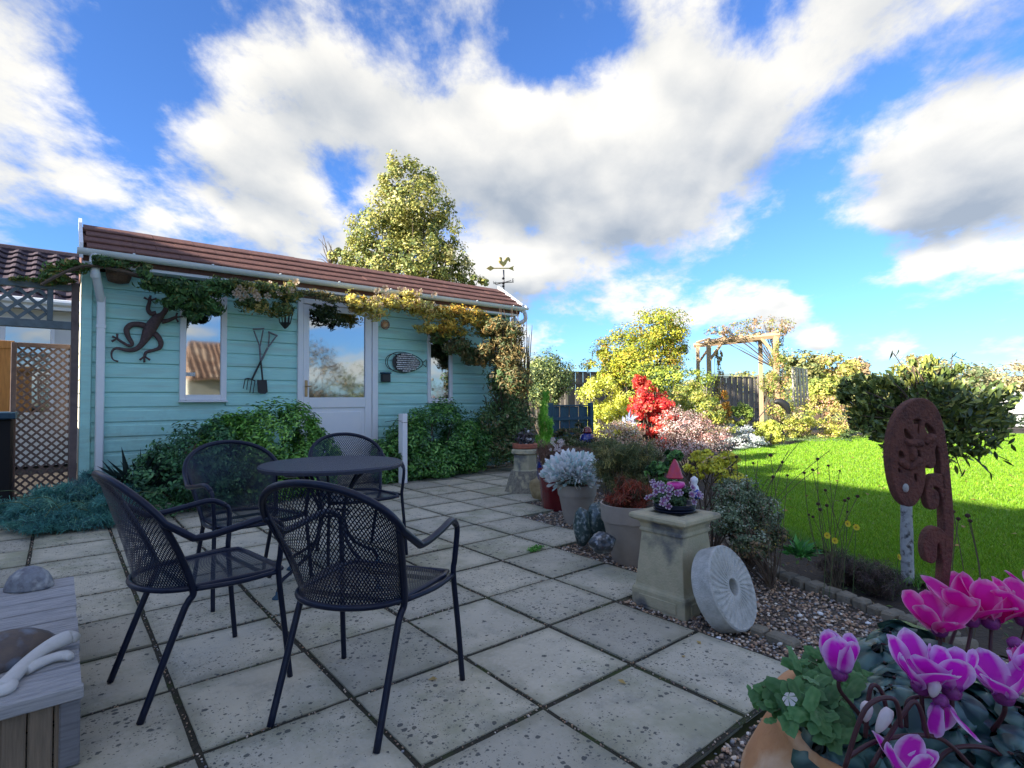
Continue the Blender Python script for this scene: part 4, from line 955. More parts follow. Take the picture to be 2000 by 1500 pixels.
# grey limpet-like shell
c = gz(58, 1158, bz); b = B(); c = gz(62, 1150, bz)
t = empty('grey_stone_shell', c, 'mottled blue-grey domed shell on the far end of the timber bench', 'shell')
prof_s = [(.098, .0), (.10, .012), (.092, .045), (.076, .085), (.050, .112), (.022, .126), (.003, .128)]
Ms = Matrix.Translation(c + Vector((-.01, .02, 0))) @ Matrix.Rotation(-.7, 4, 'Z') @ Matrix.Diagonal((1.0, .72, .80, 1)); b.lathe(prof_s, 32, Ms)
rr_ = random.Random(3)
b.v = [(x + .006 * math.sin(40 * y + 17 * x), y + .004 * math.sin(50 * x), z) for x, y, z in b.v]
obj('shell_body', b, MATS['shell_grey'], t, sm=True)
# brown turtle ornament
c = gz(20, 1300, bz)
t = empty('turtle_ornament', c, 'turtle ornament with brown shell and bleached white head and flipper on the bench', 'ornament')
b = B(); b.lathe([(.17, .0), (.168, .02), (.14, .05), (.095, .078), (.045, .093), (.003, .098)], 28, Matrix.Translation(gz(2, 1292, bz)) @ Matrix.Rotation(.5, 4, 'Z') @ Matrix.Diagonal((1, .62, 1, 1))); obj('shell', b, MATS['shell_brown'], t, sm=True)
def limbz(pts, r, nm):
    q = smooth([gz(x, y, bz + z) for x, y, z in pts], 5); m = len(q) - 1; b = B(); b.tube(q, [float(np.interp(i / m, np.linspace(0, 1, len(r)), r)) for i in range(m + 1)], 12, flat=((0, 0, 1), .8)); return obj(nm, b, MATS['driftwood'], t, sm=True)
limbz([(0, 1345, .012), (22, 1325, .016), (48, 1298, .024), (80, 1272, .036), (112, 1254, .042), (135, 1245, .040), (150, 1246, .036)], [.024, .024, .023, .024, .030, .030, .018], 'head')
limbz([(-6, 1352, .012), (14, 1345, .013), (22, 1335, .013)], [.020, .022, .018], 'tail')
limbz([(50, 1310, .014), (75, 1296, .016), (105, 1284, .018), (128, 1280, .018), (138, 1284, .014)], [.018, .020, .018, .020, .012], 'flipper')

# ------------------------------------------------------------------ metal chairs and table
BM = MATS['black_metal']
def rear(u, v=0.0):
    a = u * math.radians(82)
    bx_, by_ = .195 - .165 * math.cos(a), .215 * math.sin(a); tx, ty = .075 - .165 * math.cos(a), .288 * math.sin(a) / math.sin(math.radians(82)) * .99
    tz = .655 + .215 * max(math.cos(a), 0) ** .75
    s = v ** 1.15
    return Vector((bx_ + (tx - bx_) * s, by_ + (ty - by_) * s, .435 + (tz - .435) * v))
def lattice_mesh(f, nu, nv, w, name, parent, clip=None):
    pts = {}
    quads = []; V = []; Fq = []
    def pt(i, j): return f(-1 + 2 * i / nu, j / nv)
    grid = {}
    for j in range(nv + 1):
        for i in range(2 * nu + 1): grid[(i, j)] = np.array(pt(i / 2, j))
    for j in range(nv):
        o = j % 2
        for i in range(o, 2 * nu + 1, 2):
            for s in (-1, 1):
                i2 = i + s
                if 0 <= i2 <= 2 * nu:
                    a, c = grid[(i, j)], grid[(i2, j + 1)]; d = c - a
                    iu = min(i + 1, 2 * nu); il = max(i - 1, 0); tu = grid[(iu, j)] - grid[(il, j)]
                    nn = np.cross(tu, d); nn /= np.linalg.norm(nn) + 1e-9; sd_ = np.cross(nn, d); sd_ /= np.linalg.norm(sd_) + 1e-9; h = sd_ * w / 2
                    k = len(V); V += [a - h, a + h, c + h, c - h]; Fq.append((k, k + 1, k + 2, k + 3))
    o = npmesh(name, np.array(V), np.array(Fq), BM, parent); o['kind'] = 'stuff'; return o
def make_chair():
    t = empty('mesh_armchair', (0, 0, 0)); WLOC[t.name] = Vector((0, 0, 0))
    lattice_mesh(rear, 50, 40, .0042, 'backrest', t)
    def seat(u, v):
        r0 = rear(u, 0); f0 = Vector((.505, .225 * u, .435)); p = r0.lerp(f0, v); p.z = .435 - .008 * math.sin(PI * v) * (1 - u * u); return p
    lattice_mesh(seat, 44, 40, .0048, 'seat', t)
    # flat margins round the perforated seat
    us = np.linspace(-1, 1, 30); ringp = [rear(u, 0) + Vector((-.012, 0, 0)) for u in us] + [Vector((.44, .238, .435)), Vector((.50, .225, .434)), Vector((.515, .15, .428)), Vector((.518, 0, .425)), Vector((.515, -.15, .428)), Vector((.50, -.225, .434)), Vector((.44, -.238, .435))]
    b = B(); b.tube(ringp, .0115, 8, closed=True); obj('seat_rim', b, BM, t, sm=True)
    b = B()
    for s in (-1, 1):
        b.tube(smooth([Vector((.17, s * .222, .43)), Vector((.32, s * .262, .43)), Vector((.46, s * .268, .436))], 4), .010, 8)
    b.tube([Vector((.17, -.2, .418)), Vector((.17, .2, .418))], .009, 6); b.tube([Vector((.44, -.255, .42)), Vector((.44, .255, .42))], .009, 6)
    obj('seat_frame', b, BM, t, sm=True)
    # top rail runs on into the arms
    rim = [rear(u, 1) for u in np.linspace(-1, 1, 34)]
    L = [Vector((.46, -.283, .640)), Vector((.40, -.292, .668)), Vector((.30, -.300, .655)), Vector((.20, -.301, .640)), Vector((.13, -.298, .638))]
    Rr = [Vector((p.x, -p.y, p.z)) for p in L][::-1]
    full = smooth(L, 4)[:-1] + rim + smooth(Rr, 4)[1:]
    b = B(); b.tube(full, .0135, 10, flat=None); obj('arm_rail', b, BM, t, sm=True)
    for s in (-1, 1):
        b = B(); b.tube(smooth([Vector((.46, s * .283, .640)), Vector((.478, s * .281, .610)), Vector((.474, s * .272, .50)), Vector((.470, s * .268, .43)), Vector((.492, s * .280, .20)), Vector((.512, s * .287, 0))], 5), .0115, 9); obj('leg', b, BM, t, sm=True)
        b = B(); b.tube(smooth([rear(s * .93, .97), rear(s * .95, .5) + Vector((.004, s * .004, 0)), Vector((.165, s * .222, .43)), Vector((.150, s * .215, .385)), Vector((.125, s * .214, .33)), Vector((0, s * .216, 0))], 6), .0125, 9); obj('leg', b, BM, t, sm=True)
    return t
proto = make_chair()
chairs = [((.695, 1.86), 31, 'black mesh armchair with its back to the camera, nearest of the set'),
          ((.205, 2.575), 8, 'black mesh armchair at the left of the table, beside the timber bench'),
          ((.86, 3.90), -81, 'dark mesh armchair on the far left of the table, in front of the ferny bush'),
          ((1.74, 4.17), -94, 'mesh armchair half hidden behind the round table, in front of the white door')]
for i, (xy, a, lab) in enumerate(chairs):
    o = proto if i == 0 else copy_tree(proto)
    o.location = (*xy, 0); o.rotation_euler = (0, 0, math.radians(a)); tag(o, lab, 'chair', 'mesh armchairs round the table')
tx, ty, tz = 1.36, 3.46, .735
t = empty('round_table', (tx, ty, 0), 'round dark metal garden table with curved rod legs', 'table')
M0 = Matrix.Translation((tx, ty, 0)); b = B()
b.lathe([(.01, tz - .008), (.40, tz - .010), (.418, tz - .022), (.438, tz - .022), (.442, tz - .004), (.434, tz + .006), (.42, tz + .005), (.01, tz + .004)], 56, M0); 
mat('table_top', (.018, .024, .045), .42, (.03, .04, .075), 160, .6, 260); obj('tabletop', b, MATS['table_top'], t, sm=True, angle=30)
for k in range(4):
    a = math.radians(20 + 90 * k); ca, sa = math.cos(a), math.sin(a)
    def q(r, z): return Vector((tx + ca * r, ty + sa * r, z))
    b = B(); b.tube(smooth([q(.30, tz - .02), q(.20, tz - .10), q(.11, .48), q(.10, .36), q(.16, .22), q(.30, .13), q(.375, .09), q(.40, .02)], 5), .0105, 8); lg = obj('leg', b, BM, t, sm=True)
    b = B(); b.lathe([(.030, 0), (.028, .006), (.012, .022), (.009, .04)], 14, Matrix.Translation(q(.40, 0))); obj('foot', b, MATS['fence_blue'], lg, sm=True)
b = B(); 
for r_, z_ in ((.105, .42), (.26, tz - .03)): b.tube([(tx + math.cos(a) * r_, ty + math.sin(a) * r_, z_) for a in np.linspace(0, 2 * PI, 28, endpoint=False)], .008, 6, closed=True)
obj('ring', b, BM, t, sm=True)

# white post with wire
p = gz(787, 944); zt_ = gd(790, 808, (p - CP).dot(CF)).z
t = empty('white_post', p, 'short white painted post with chipped base in front of the right-hand bush', 'post')
b = B(); b.bbox((p.x - .045, p.y - .045, 0), (p.x + .045, p.y + .045, zt_), .006, Matrix.Translation(p) @ Matrix.Rotation(.3, 4, 'Z') @ Matrix.Translation(-p)); obj('shaft', b, MATS['white_paint'], t)
b = B(); b.tube([(p.x - .048, p.y - .05, zt_ - .10), (p.x - .12, p.y + .02, zt_ - .09), (p.x - .22, p.y + .1, zt_ - .11)], .003, 4); b.tube([(p.x - .05, p.y - .052, zt_ - .12), (p.x + .05, p.y - .052, zt_ - .12)], .003, 4); obj('wire', b, MATS['iron'], t)

# ------------------------------------------------------------------ pots along the path
def pot_lathe(t, c, prof, m, nm='pot_body', n=36, sm=True): b = B(); b.lathe(prof, n, Matrix.Translation(c)); return obj(nm, b, m, t, sm=sm, angle=35)
def soil_disc(t, c, r, z): b = B(); b.lathe([(r, z - .01), (r * .6, z + .012), (.004, z + .02)], 20, Matrix.Translation(c)); obj('compost', b, MATS['soil'], t)
# square chimney pot, foreground
def sqring(w, d=None): return w
c0 = gz(1330, 1150); 
ctr = Vector((2.705, 1.83, -.03))
rotc = 0.0
t = empty('square_chimney_pot', ctr, 'square buff stone chimney pot with moulded top, millstone leaning on it', 'chimney pot')
Mc = Matrix.Translation(ctr) @ Matrix.Rotation(rotc, 4, 'Z')
ztop = gz(1320, 1000, 0); 
hp = .525
prof_c = [(.172, 0), (.172, .10), (.168, .110), (.160, .118), (.156, .13), (.132, hp - .115), (.132, hp - .107), (.141, hp - .102), (.141, hp - .088), (.134, hp - .083), (.140, hp - .058), (.148, hp - .046), (.172, hp - .036), (.182, hp - .028), (.182, hp - .010), (.175, hp), (.10, hp + .004), (.095, hp - .02)]
b = B(); b.lathe([(r * 1.4142, z) for r, z in prof_c], 4, Mc, seg=True)
o = obj('pot_body', b, MATS['stone_pot'], t)
bm_ = o.modifiers.new('bevel', 'BEVEL'); bm_.width = .006; bm_.segments = 2; bm_.limit_method = 'ANGLE'; bm_.angle_limit = math.radians(40)
b = B()
for q in range(4):
    Mq = Mc @ Matrix.Rotation(q * PI / 2, 4, 'Z'); b.bbox((-.12, -.178, .022), (.12, -.1721, .080), .004, Mq)
obj('base_panel', b, MATS['stone_pot'], t)
TOPZ = ctr.z + hp
# tray planter with violas and ornaments
tc_ = Vector((ctr.x, ctr.y, TOPZ + .004))
t = empty('tray_planter', tc_, 'shallow dark metal tray of white violas on the square chimney pot', 'planter')
b = B(); b.lathe([(.09, .0), (.105, .004), (.112, .03), (.118, .050), (.113, .050), (.10, .03), (.01, .03)], 30, Matrix.Translation(tc_)); 
for z in (.015, .032, .047): b.tube([(tc_.x + math.cos(a) * (.109 + z * .2), tc_.y + math.sin(a) * (.109 + z * .2), tc_.z + z) for a in np.linspace(0, 2 * PI, 30, endpoint=False)], .004, 5, closed=True)
obj('tray', b, MATS['black_metal'], t, sm=True)
P, nn, g = crown([(tc_ + Vector((0, 0, .085)), (.125, .125, .055))], 1500, .2, .3, 40, .5)
stamp('foliage', P, nn, .022, LEAF2, palette(1500, [(.03, .07, .03, 3), (.05, .10, .04, 2), (.10, .14, .08, 1)], g), M_LEAF, t)
# viola flower: five rounded petals with purple centre, shared mesh
def flower_mesh(name, r, cols, k=5, cup=.25):
    V = []; Fq = []; T = []
    for i in range(k):
        a = 2 * PI * i / k; base = len(V)
        for (rr, aa, z, ci) in ((0, 0, 0, 0), (.45, -.45, cup * .2, 1), (.45, .45, cup * .2, 1), (1.0, -.42, cup, 2), (1.0, .42, cup, 2), (1.12, 0, cup * 1.1, 2)):
            V.append((math.cos(a + aa) * rr * r, math.sin(a + aa) * rr * r, z * r)); T.append(cols[ci])
        Fq += [(base, base + 1, base + 2), (base + 1, base + 3, base + 5), (base + 1, base + 5, base + 2), (base + 2, base + 5, base + 4)]
    return np.array(V), np.array(Fq), np.array(T)
vm = flower_mesh('viola', .017, [(.25, .10, .02), (.30, .08, .35), (.72, .66, .66)])
def flowers(name, P, nrm, fm, m, parent, sc_=1.0, label=None):
    n = len(P); Fr = orient(nrm, nr.uniform(0, 6, n)); V = np.einsum('nij,kj->nki', Fr, fm[0]) * (sc_ * nr.uniform(.75, 1.2, (n, 1, 1))) + P[:, None]
    Fq = (fm[1][None] + (np.arange(n) * len(fm[0]))[:, None, None]).reshape(-1, 3)
    o = npmesh(name, V.reshape(-1, 3), Fq, m, parent, np.tile(fm[2], (n, 1))); o['kind'] = 'stuff'; return o
n = 52; a = nr.uniform(0, 2 * PI, n); rr = nr.uniform(.06, .155, n); P = np.stack([tc_.x + np.cos(a) * rr, tc_.y + np.sin(a) * rr, tc_.z + .10 + nr.uniform(-.05, .06, n)], 1)
vmm = bpy.data.meshes.new('flower'); 
_o = npmesh('flower', vm[0], vm[1], M_PETAL, None, vm[2]); vme = _o.data; bpy.data.objects.remove(_o)
for i in range(n):
    d = Vector((math.cos(a[i]) * .6 + CF.x * -.6, math.sin(a[i]) * .6 - CF.y * .6, .55)).normalized(); inst('flower', vme, t, P[i], d.to_track_quat('Z', 'Y').to_euler(), (1.1,) * 3)
# ornaments in the tray
L_px = lambda px, py: gd(px, py, (tc_ - CP).dot(CF))
p = L_px(1318, 930); t = empty('pink_ornament', p, 'ornament with pointed red hat over a bright pink body in the viola tray', 'garden ornament')
b = B(); b.add([], []); q = [L_px(1317, 897), L_px(1303, 933), L_px(1333, 932)]
b.lathe([(.030, -.002), (.033, .004), (.030, .010), (.022, .045), (.012, .078), (.003, .100)], 14, Matrix.Translation(L_px(1318, 933)) @ Matrix.Diagonal((1.45, 1.45, 1.05, 1))); obj('hat', b, MATS['red_paint'], t, sm=True, angle=40)
b = B(); b.lathe([(.008, -.055), (.022, -.04), (.034, -.018), (.040, .0), (.036, .012), (.01, .018)], 14, Matrix.Translation(L_px(1320, 946)) @ Matrix.Diagonal((1.5, 1.2, .9, 1))); obj('body', b, MATS['pink_gloss'], t, sm=True)
p = L_px(1356, 950); t = empty('blue_ornament', p, 'small white and blue painted figure behind the violas', 'garden ornament')
b = B(); b.lathe([(.020, -.05), (.030, -.03), (.022, .0), (.014, .012), (.022, .03), (.02, .045), (.004, .058)], 12, Matrix.Translation(p)); obj('body', b, MATS['white_paint'], t, sm=True)
b = B(); b.lathe([(.022, -.04), (.026, -.02), (.016, .004), (.003, .012)], 12, Matrix.Translation(L_px(1358, 958)) @ Matrix.Translation(CF * -.02)); obj('coat', b, MATS['blue_paint'], t, sm=True)

# millstone
mc = gd(1415, 1146, 2.80); 
e1 = gd(1345, 1085, 3.04)
t = empty('millstone', mc, 'pale round millstone with a centre hole leaning against the square chimney pot', 'millstone')
nrm = (-CF * .66 + Vector((CR.x, CR.y, 0)) * .62 + Vector((0, 0, .38))).normalized()
Rm = .207; thk = .11; up_ = Vector((0, 0, 1)) - nrm * nrm.z; up_.normalize(); sd2 = up_.cross(nrm)
center = Vector((mc.x, mc.y, 0)); center.z = up_.z * Rm + nrm.z * thk * .0 + thk * .5 * abs(nrm.z) - .045
Mm = Matrix(((sd2.x, up_.x, nrm.x, center.x), (sd2.y, up_.y, nrm.y, center.y), (sd2.z, up_.z, nrm.z, center.z), (0, 0, 0, 1)))
def ringmesh(n=128):
    b = B(); pr = [(.040, -thk / 2), (Rm - .006, -thk / 2), (Rm, -thk / 2 + .006), (Rm, thk / 2 - .008), (Rm - .008, thk / 2 - .001)]
    rad = [Rm - .012] + list(np.linspace(Rm - .02, .050, 7)) + [.044, .042, .042]
    vs = []; q = 0
    rings = pr + [(r, None) for r in rad[:-2]] + [(.041, thk / 2 - .006), (.040, -thk / 2)]
    for r, z in rings:
        for j in range(n):
            a = 2 * PI * j / n; zz = z
            if z is None: zz = thk / 2 - (.0045 if (j % 4) >= 2 and r > .06 else 0)
            w = 1 + .006 * math.sin(5 * a) if r > .1 else 1
            vs.append((r * w * math.cos(a + (0 if z is not None else (Rm - r) * 1.2)), r * w * math.sin(a + (0 if z is not None else (Rm - r) * 1.2)), zz))
    fs = []
    for i in range(len(rings) - 1):
        for j in range(n): fs.append((i * n + j, i * n + (j + 1) % n, (i + 1) * n + (j + 1) % n, (i + 1) * n + j))
    b.add([Mm @ Vector(v) for v in vs], fs); return b
obj('stone', ringmesh(), MATS['millstone'], t)

# big grey planter
c = Vector((3.19, 2.52, -.03)); t = empty('grey_planter', c, 'large grey-brown round planter holding rusty red fine-leaved plants', 'plant pot')
H_ = .42; pot_lathe(t, c, [(.12, 0), (.135, .005), (.165, .12), (.192, .26), (.203, .292), (.207, .294), (.207, .300), (.212, .302), (.222, H_ - .01), (.222, H_), (.208, H_), (.200, H_ - .06)], MATS['pot_grey']); soil_disc(t, c, .20, H_ - .05)
cP1 = c + Vector((0, 0, H_))
# silver plant pot
c = Vector((3.78, 3.62, -.03)); t = empty('grey_planter', c, 'mid-sized grey-brown pot under the silver-white cineraria', 'plant pot')
H_ = .37; pot_lathe(t, c, [(.10, 0), (.115, .005), (.14, .11), (.165, .24), (.172, .262), (.176, .264), (.176, .27), (.180, .272), (.188, H_ - .01), (.188, H_), (.176, H_), (.168, H_ - .05)], MATS['pot_grey']); soil_disc(t, c, .17, H_ - .04)
cP2 = c + Vector((0, 0, H_))
# red + blue glazed pots
c = Vector((4.05, 4.22, -.03)); t = empty('red_glazed_pot', c, 'tall dark red glazed pot behind the silver plant', 'plant pot')
pot_lathe(t, c, [(.105, 0), (.115, .004), (.135, .15), (.155, .36), (.17, .42), (.175, .43), (.16, .43), (.15, .38)], MATS['glaze_red']); soil_disc(t, c, .155, .40)
cP3 = c + Vector((0, 0, .43))
c = Vector((4.42, 4.62, -.03)); t = empty('blue_glazed_pot', c, 'cobalt blue glazed pot tucked behind the red pot', 'plant pot')
pot_lathe(t, c, [(.11, 0), (.13, .01), (.17, .2), (.185, .38), (.17, .46), (.185, .50), (.18, .51), (.16, .50), (.15, .45)], MATS['glaze_blue']); soil_disc(t, c, .155, .47)
cP3b = c + Vector((0, 0, .5))
# octagonal chimney pot on stone base
c = Vector((4.52, 5.22, -.03)); t = empty('octagonal_chimney_pot', c, 'octagonal buff chimney pot with flared stone base beside the paving', 'chimney pot')
b = B(); b.lathe([(.27, 0), (.275, .02), (.19, .27), (.185, .285)], 8, Matrix.Translation(c), seg=True); obj('base', b, MATS['stone_lichen'], t)
b = B(); b.lathe([(.165, .286), (.152, .30), (.146, .48), (.165, .49), (.178, .50), (.178, .535), (.165, .55), (.13, .555)], 8, Matrix.Translation(c), seg=True); obj('shaft', b, MATS['stone_pot'], t)
b = B(); b.lathe([(.14, .556), (.155, .56), (.158, .575), (.152, .585), (.16, .60), (.155, .615), (.12, .615)], 28, Matrix.Translation(c)); obj('terracotta_rim', b, MATS['terracotta_red'], t, sm=True)
c2 = c + Vector((0, 0, .615)); t = empty('dark_succulent', c2, 'dark leafy succulent with small white discs on the octagonal chimney pot', 'plant')
n = 420; P = np.array(c2)[None] + nr.normal(0, 1, (n, 3)) * [.055, .055, .05] + [0, 0, .06]; stamp('foliage', P, P - np.array(c2), .045, LEAF2, palette(n, [(.02, .02, .02, 3), (.05, .035, .04, 2), (.12, .12, .12, 1)]), M_GLOSS, t)
b = B(); b.tube([(c2.x, c2.y, c2.z), (c2.x + .01, c2.y, c2.z + .20)], .006, 5); b.tube([(c2.x + .09, c2.y - .05, c2.z), (c2.x + .03, c2.y, c2.z + .14)], .006, 5); obj('stick', b, MATS['iron'], t)
for px, py, r in ((1030, 857, .022), (1032, 842, .016), (1028, 869, .02), (1036, 858, .016)):
    p = gd(px, py, (c2 - CP).dot(CF) - .08); b = B(); b.lathe([(.002, -.004), (r, -.002), (r, .002), (.002, .006)], 12, Matrix.Translation(p) @ (-CF).to_track_quat('Z', 'Y').to_matrix().to_4x4()); obj('disc', b, MATS['driftwood'], t)
# rocks and boulders
def rock(name, label, c, r, m, seed, sub=4, parent=None, sm=True, cat='rock', amp=.18):
    bm = bmesh.new(); bmesh.ops.create_icosphere(bm, subdivisions=sub, radius=1)
    from mathutils import noise as nz
    for v in bm.verts:
        k = 1 + amp * nz.noise(v.co * 1.3 + Vector((seed, 0, 0))) + .07 * nz.noise(v.co * 3.5 + Vector((0, seed, 0)))
        v.co = Vector((v.co.x * r[0], v.co.y * r[1], v.co.z * r[2])) * k
    b = B(); b.add([v.co + Vector(c) for v in bm.verts], [[v.index for v in f.verts] for f in bm.faces]); bm.free()
    o = obj(name, b, m, parent, sm=sm); return tag(o, label, cat) if label else o
rock('yellow_rock', 'rough golden-yellow rock at the foot of the octagonal chimney pot', (4.33, 4.72, .10), (.13, .13, .155), MATS['yellow_rock'], 3)
mat('green_marble', (.018, .042, .045), .28, (.05, .09, .085), 11, .1, 60, c3=(.22, .27, .26), s3=38, coat=.3)
mat('dark_marble', (.02, .028, .035), .28, (.05, .06, .07), 12, .1, 60, c3=(.32, .34, .36), s3=26, coat=.3)
c = gz(1155, 1066); t = empty('green_boulder', c, 'polished green-black twin-lobed boulder with pale veins between the planters', 'boulder')
dm = (c - CP).dot(CF)
q = gd(1168, 1018, dm + .03); rock('lobe', None, q, (.10, .09, .15), MATS['green_marble'], 5, parent=t); q = gd(1138, 1030, dm - .02); rock('lobe', None, q, (.075, .075, .15), MATS['green_marble'], 9, parent=t)
rock('dark_boulder', 'small black and white polished boulder in front of the green boulder', gd(1176, 1060, 3.72) , (.095, .08, .072), MATS['dark_marble'], 14, cat='boulder')
# small blue vase with cap further back
c = gd(1147, 862, 8.6); c.z -= 0; t = empty('blue_vase', c, 'small cobalt blue jar with pink striped cap standing among the border plants', 'jar')
b = B(); b.lathe([(.02, -.22), (.07, -.20), (.11, -.10), (.125, .02), (.10, .10), (.06, .13)], 20, Matrix.Translation(c)); obj('jar_body', b, MATS['glaze_blue'], t, sm=True)
b = B(); b.lathe([(.062, .13), (.075, .135), (.075, .16), (.06, .165), (.065, .19), (.05, .21), (.02, .23), (.002, .235)], 16, Matrix.Translation(c)); obj('cap', b, MATS['glaze_red'], t, sm=True)
b = B(); b.tube([(c.x, c.y, c.z - .2), (c.x, c.y, -.04)], .03, 6); obj('stand', b, MATS['iron'], t)

# stone edging, each stone its own
edge_pts = [gz(x, y) for x, y in ((1385, 1030), (1412, 1048), (1445, 1070), (1480, 1092), (1530, 1122), (1580, 1140), (1640, 1162), (1700, 1184), (1760, 1206), (1830, 1232), (1900, 1262))]
edge = smooth(edge_pts, 2)
t = empty('stone_edging', edge[0], None); t['kind'] = 'structure'
for i in range(0, len(edge) - 1):
    a, c = edge[i], edge[i + 1]; d = c - a; L = d.length
    if L < .03: continue
    Me_ = Matrix.Translation(a) @ Matrix.Rotation(math.atan2(d.y, d.x) + rnd.uniform(-.05, .05), 4, 'Z')
    b = B(); w = rnd.uniform(.036, .055); b.bbox((.006, -w, -.06), (L - .006, w, rnd.uniform(.012, .030)), .012, Me_)
    b.v = [(x + rnd.uniform(-.004, .004), y + rnd.uniform(-.004, .004), z + rnd.uniform(-.003, .003)) for x, y, z in b.v]
    obj('edging_stone', b, MATS['edging'], t)
for (xa, ya), (xb, yb) in (((1468, 1222), (1500, 1232)), ((1502, 1234), (1560, 1256))):
    a, c = gz(xa, ya), gz(xb, yb); d = c - a; Me_ = Matrix.Translation(a) @ Matrix.Rotation(math.atan2(d.y, d.x), 4, 'Z'); b = B(); b.bbox((0, -.04, -.06), (d.length - .008, .04, .006), .01, Me_); obj('edging_stone', b, MATS['edging'], t)

# ------------------------------------------------------------------ planting
def blob(px, py, rx, ry, d, rd=None):
    c = gd(px, py, d); k = d / FX; r = rx * k; return (c, (r if rd is None else rd, r if rd is None else rd, ry * k))
def grd(px, d, z=-.03): p = gd(px, 770, d); return Vector((p.x, p.y, z))
YG = [(.30, .34, .05, 4), (.20, .26, .04, 3), (.42, .40, .08, 2), (.10, .15, .03, 2)]
# tree behind the summer house
bl = [blob(797, 352, 62, 50, 14), blob(795, 410, 96, 62, 14), blob(755, 455, 80, 60, 14), blob(835, 455, 70, 70, 14), blob(700, 515, 62, 55, 14), blob(790, 530, 110, 60, 14), blob(870, 530, 62, 60, 14), blob(925, 552, 32, 26, 14), blob(660, 505, 26, 30, 14)]
t = shrub('variegated_tree', 'tall variegated yellow-green tree rising behind the summer house roof', 'tree', grd(800, 14), bl, 30000, .08, [(.26, .26, .06, 3), (.36, .33, .10, 3), (.15, .18, .05, 3), (.07, .10, .035, 2), (.48, .43, .20, 1)], nclump=420, clump=.23, fill=.2, stems=34, stem_r=.06)
b = B(); g0 = grd(800, 14); b.tube([g0, g0 + Vector((.05, 0, 2.2)), gd(795, 480, 14)], [.14, .11, .05], 10); obj('trunk', b, MATS['bark'], t)
b = B(); branches(b, gd(645, 520, 14), [blob(632, 490, 22, 40, 14)], 14, .012, .004); obj('bare_twig', b, MATS['bark'], t)
# round clipped variegated shrub on stems
t = shrub('clipped_shrub', 'round variegated evergreen standing in front of the grey fence', 'shrub', grd(1067, 12.5), [blob(1067, 735, 54, 48, 12.5), blob(1062, 765, 44, 36, 12.5)], 11000, .052, [(.07, .11, .04, 3), (.40, .42, .16, 2), (.16, .20, .06, 2), (.03, .05, .02, 2)], nclump=200, clump=.28, fill=.35, stems=10, stem_r=.03)
# yellow tree and its skirts
t = shrub('golden_tree', 'golden-green autumn tree in the middle distance, tallest beyond the border', 'tree', grd(1260, 16), [blob(1285, 645, 60, 46, 16), blob(1225, 680, 62, 46, 16), blob(1320, 675, 32, 45, 16), blob(1180, 715, 42, 42, 16), blob(1260, 720, 80, 45, 16)], 26000, .065, [(.34, .34, .03, 4), (.22, .26, .03, 3), (.42, .34, .05, 2), (.12, .16, .03, 3), (.42, .24, .05, .8)], nclump=420, clump=.24, fill=.3, stems=30, stem_r=.05)
shrub('yellow_shrub', 'bright lemon-yellow leafy shrub to the left of the red maple', 'shrub', grd(1185, 15), [blob(1180, 775, 50, 42, 15), blob(1195, 815, 58, 42, 15), blob(1165, 835, 34, 30, 15), blob(1225, 790, 40, 40, 15)], 12000, .062, [(.62, .58, .10, 4), (.45, .46, .06, 3), (.25, .30, .05, 2), (.70, .66, .30, 1)], nclump=120, clump=.24, stems=10)
shrub('lime_shrub', 'lime and dark green hedge-like shrub behind the red maple', 'shrub', grd(1320, 14), [blob(1330, 745, 60, 34, 14), blob(1270, 735, 45, 28, 14), blob(1340, 785, 60, 38, 14)], 7500, .06, [(.38, .42, .06, 4), (.20, .27, .05, 3), (.05, .08, .03, 3)], nclump=130, clump=.24, stems=10)
shrub('mixed_shrub', 'yellow-green mixed shrub filling the border between maple and arch', 'shrub', grd(1370, 12.5), [blob(1370, 800, 44, 34, 12.5), blob(1400, 830, 40, 24, 12.5), blob(1340, 770, 40, 26, 13)], 6500, .05, [(.36, .36, .06, 3), (.16, .20, .05, 3), (.5, .40, .16, 1)], nclump=130, stems=8)
shrub('mixed_shrub', 'dark green filler shrub in front of the low blue fence', 'shrub', grd(1110, 10.5), [blob(1105, 868, 34, 18, 10.5), blob(1135, 860, 22, 22, 10.5)], 3800, .045, [(.06, .11, .04, 3), (.12, .16, .05, 2)], nclump=90, stems=4)
# red maple
t = shrub('red_maple', 'scarlet Japanese maple glowing in the border', 'tree', grd(1275, 9.0), [blob(1255, 765, 30, 30, 9), blob(1275, 790, 48, 28, 9), blob(1300, 805, 32, 30, 9), blob(1285, 835, 38, 20, 9), blob(1245, 800, 22, 22, 9), blob(1290, 855, 22, 18, 9)], 6200, .055, [(.70, .07, .05, 5), (.50, .03, .035, 3), (.78, .20, .11, 2)], nclump=110, clump=.28, fill=.3, stems=16, stem_r=.02, widthf=.8)
shrub('cream_pink_shrub', 'shrub speckled with cream and pink leaves under the yellow shrub', 'shrub', grd(1215, 8.2), [blob(1215, 850, 50, 30, 8.2), blob(1250, 875, 45, 25, 8.2)], 6000, .03, [(.60, .48, .36, 3), (.62, .34, .26, 2), (.30, .28, .10, 2), (.10, .08, .05, 2)], nclump=120, clump=.26, stems=12)
shrub('pink_shrub', 'wide shrub freckled with pale pink over brown stems, right of the maple', 'shrub', grd(1345, 7.8), [blob(1335, 830, 55, 36, 7.8), blob(1385, 850, 48, 30, 7.8), blob(1345, 868, 70, 28, 7.8)], 10500, .026, [(.60, .40, .36, 4), (.68, .54, .48, 2), (.20, .12, .09, 3), (.10, .09, .04, 2), (.42, .20, .18, 1)], nclump=220, clump=.24, fill=.25, stems=26, stem_r=.012)
b_ = [blob(1210, 800, 60, 40, 10)]
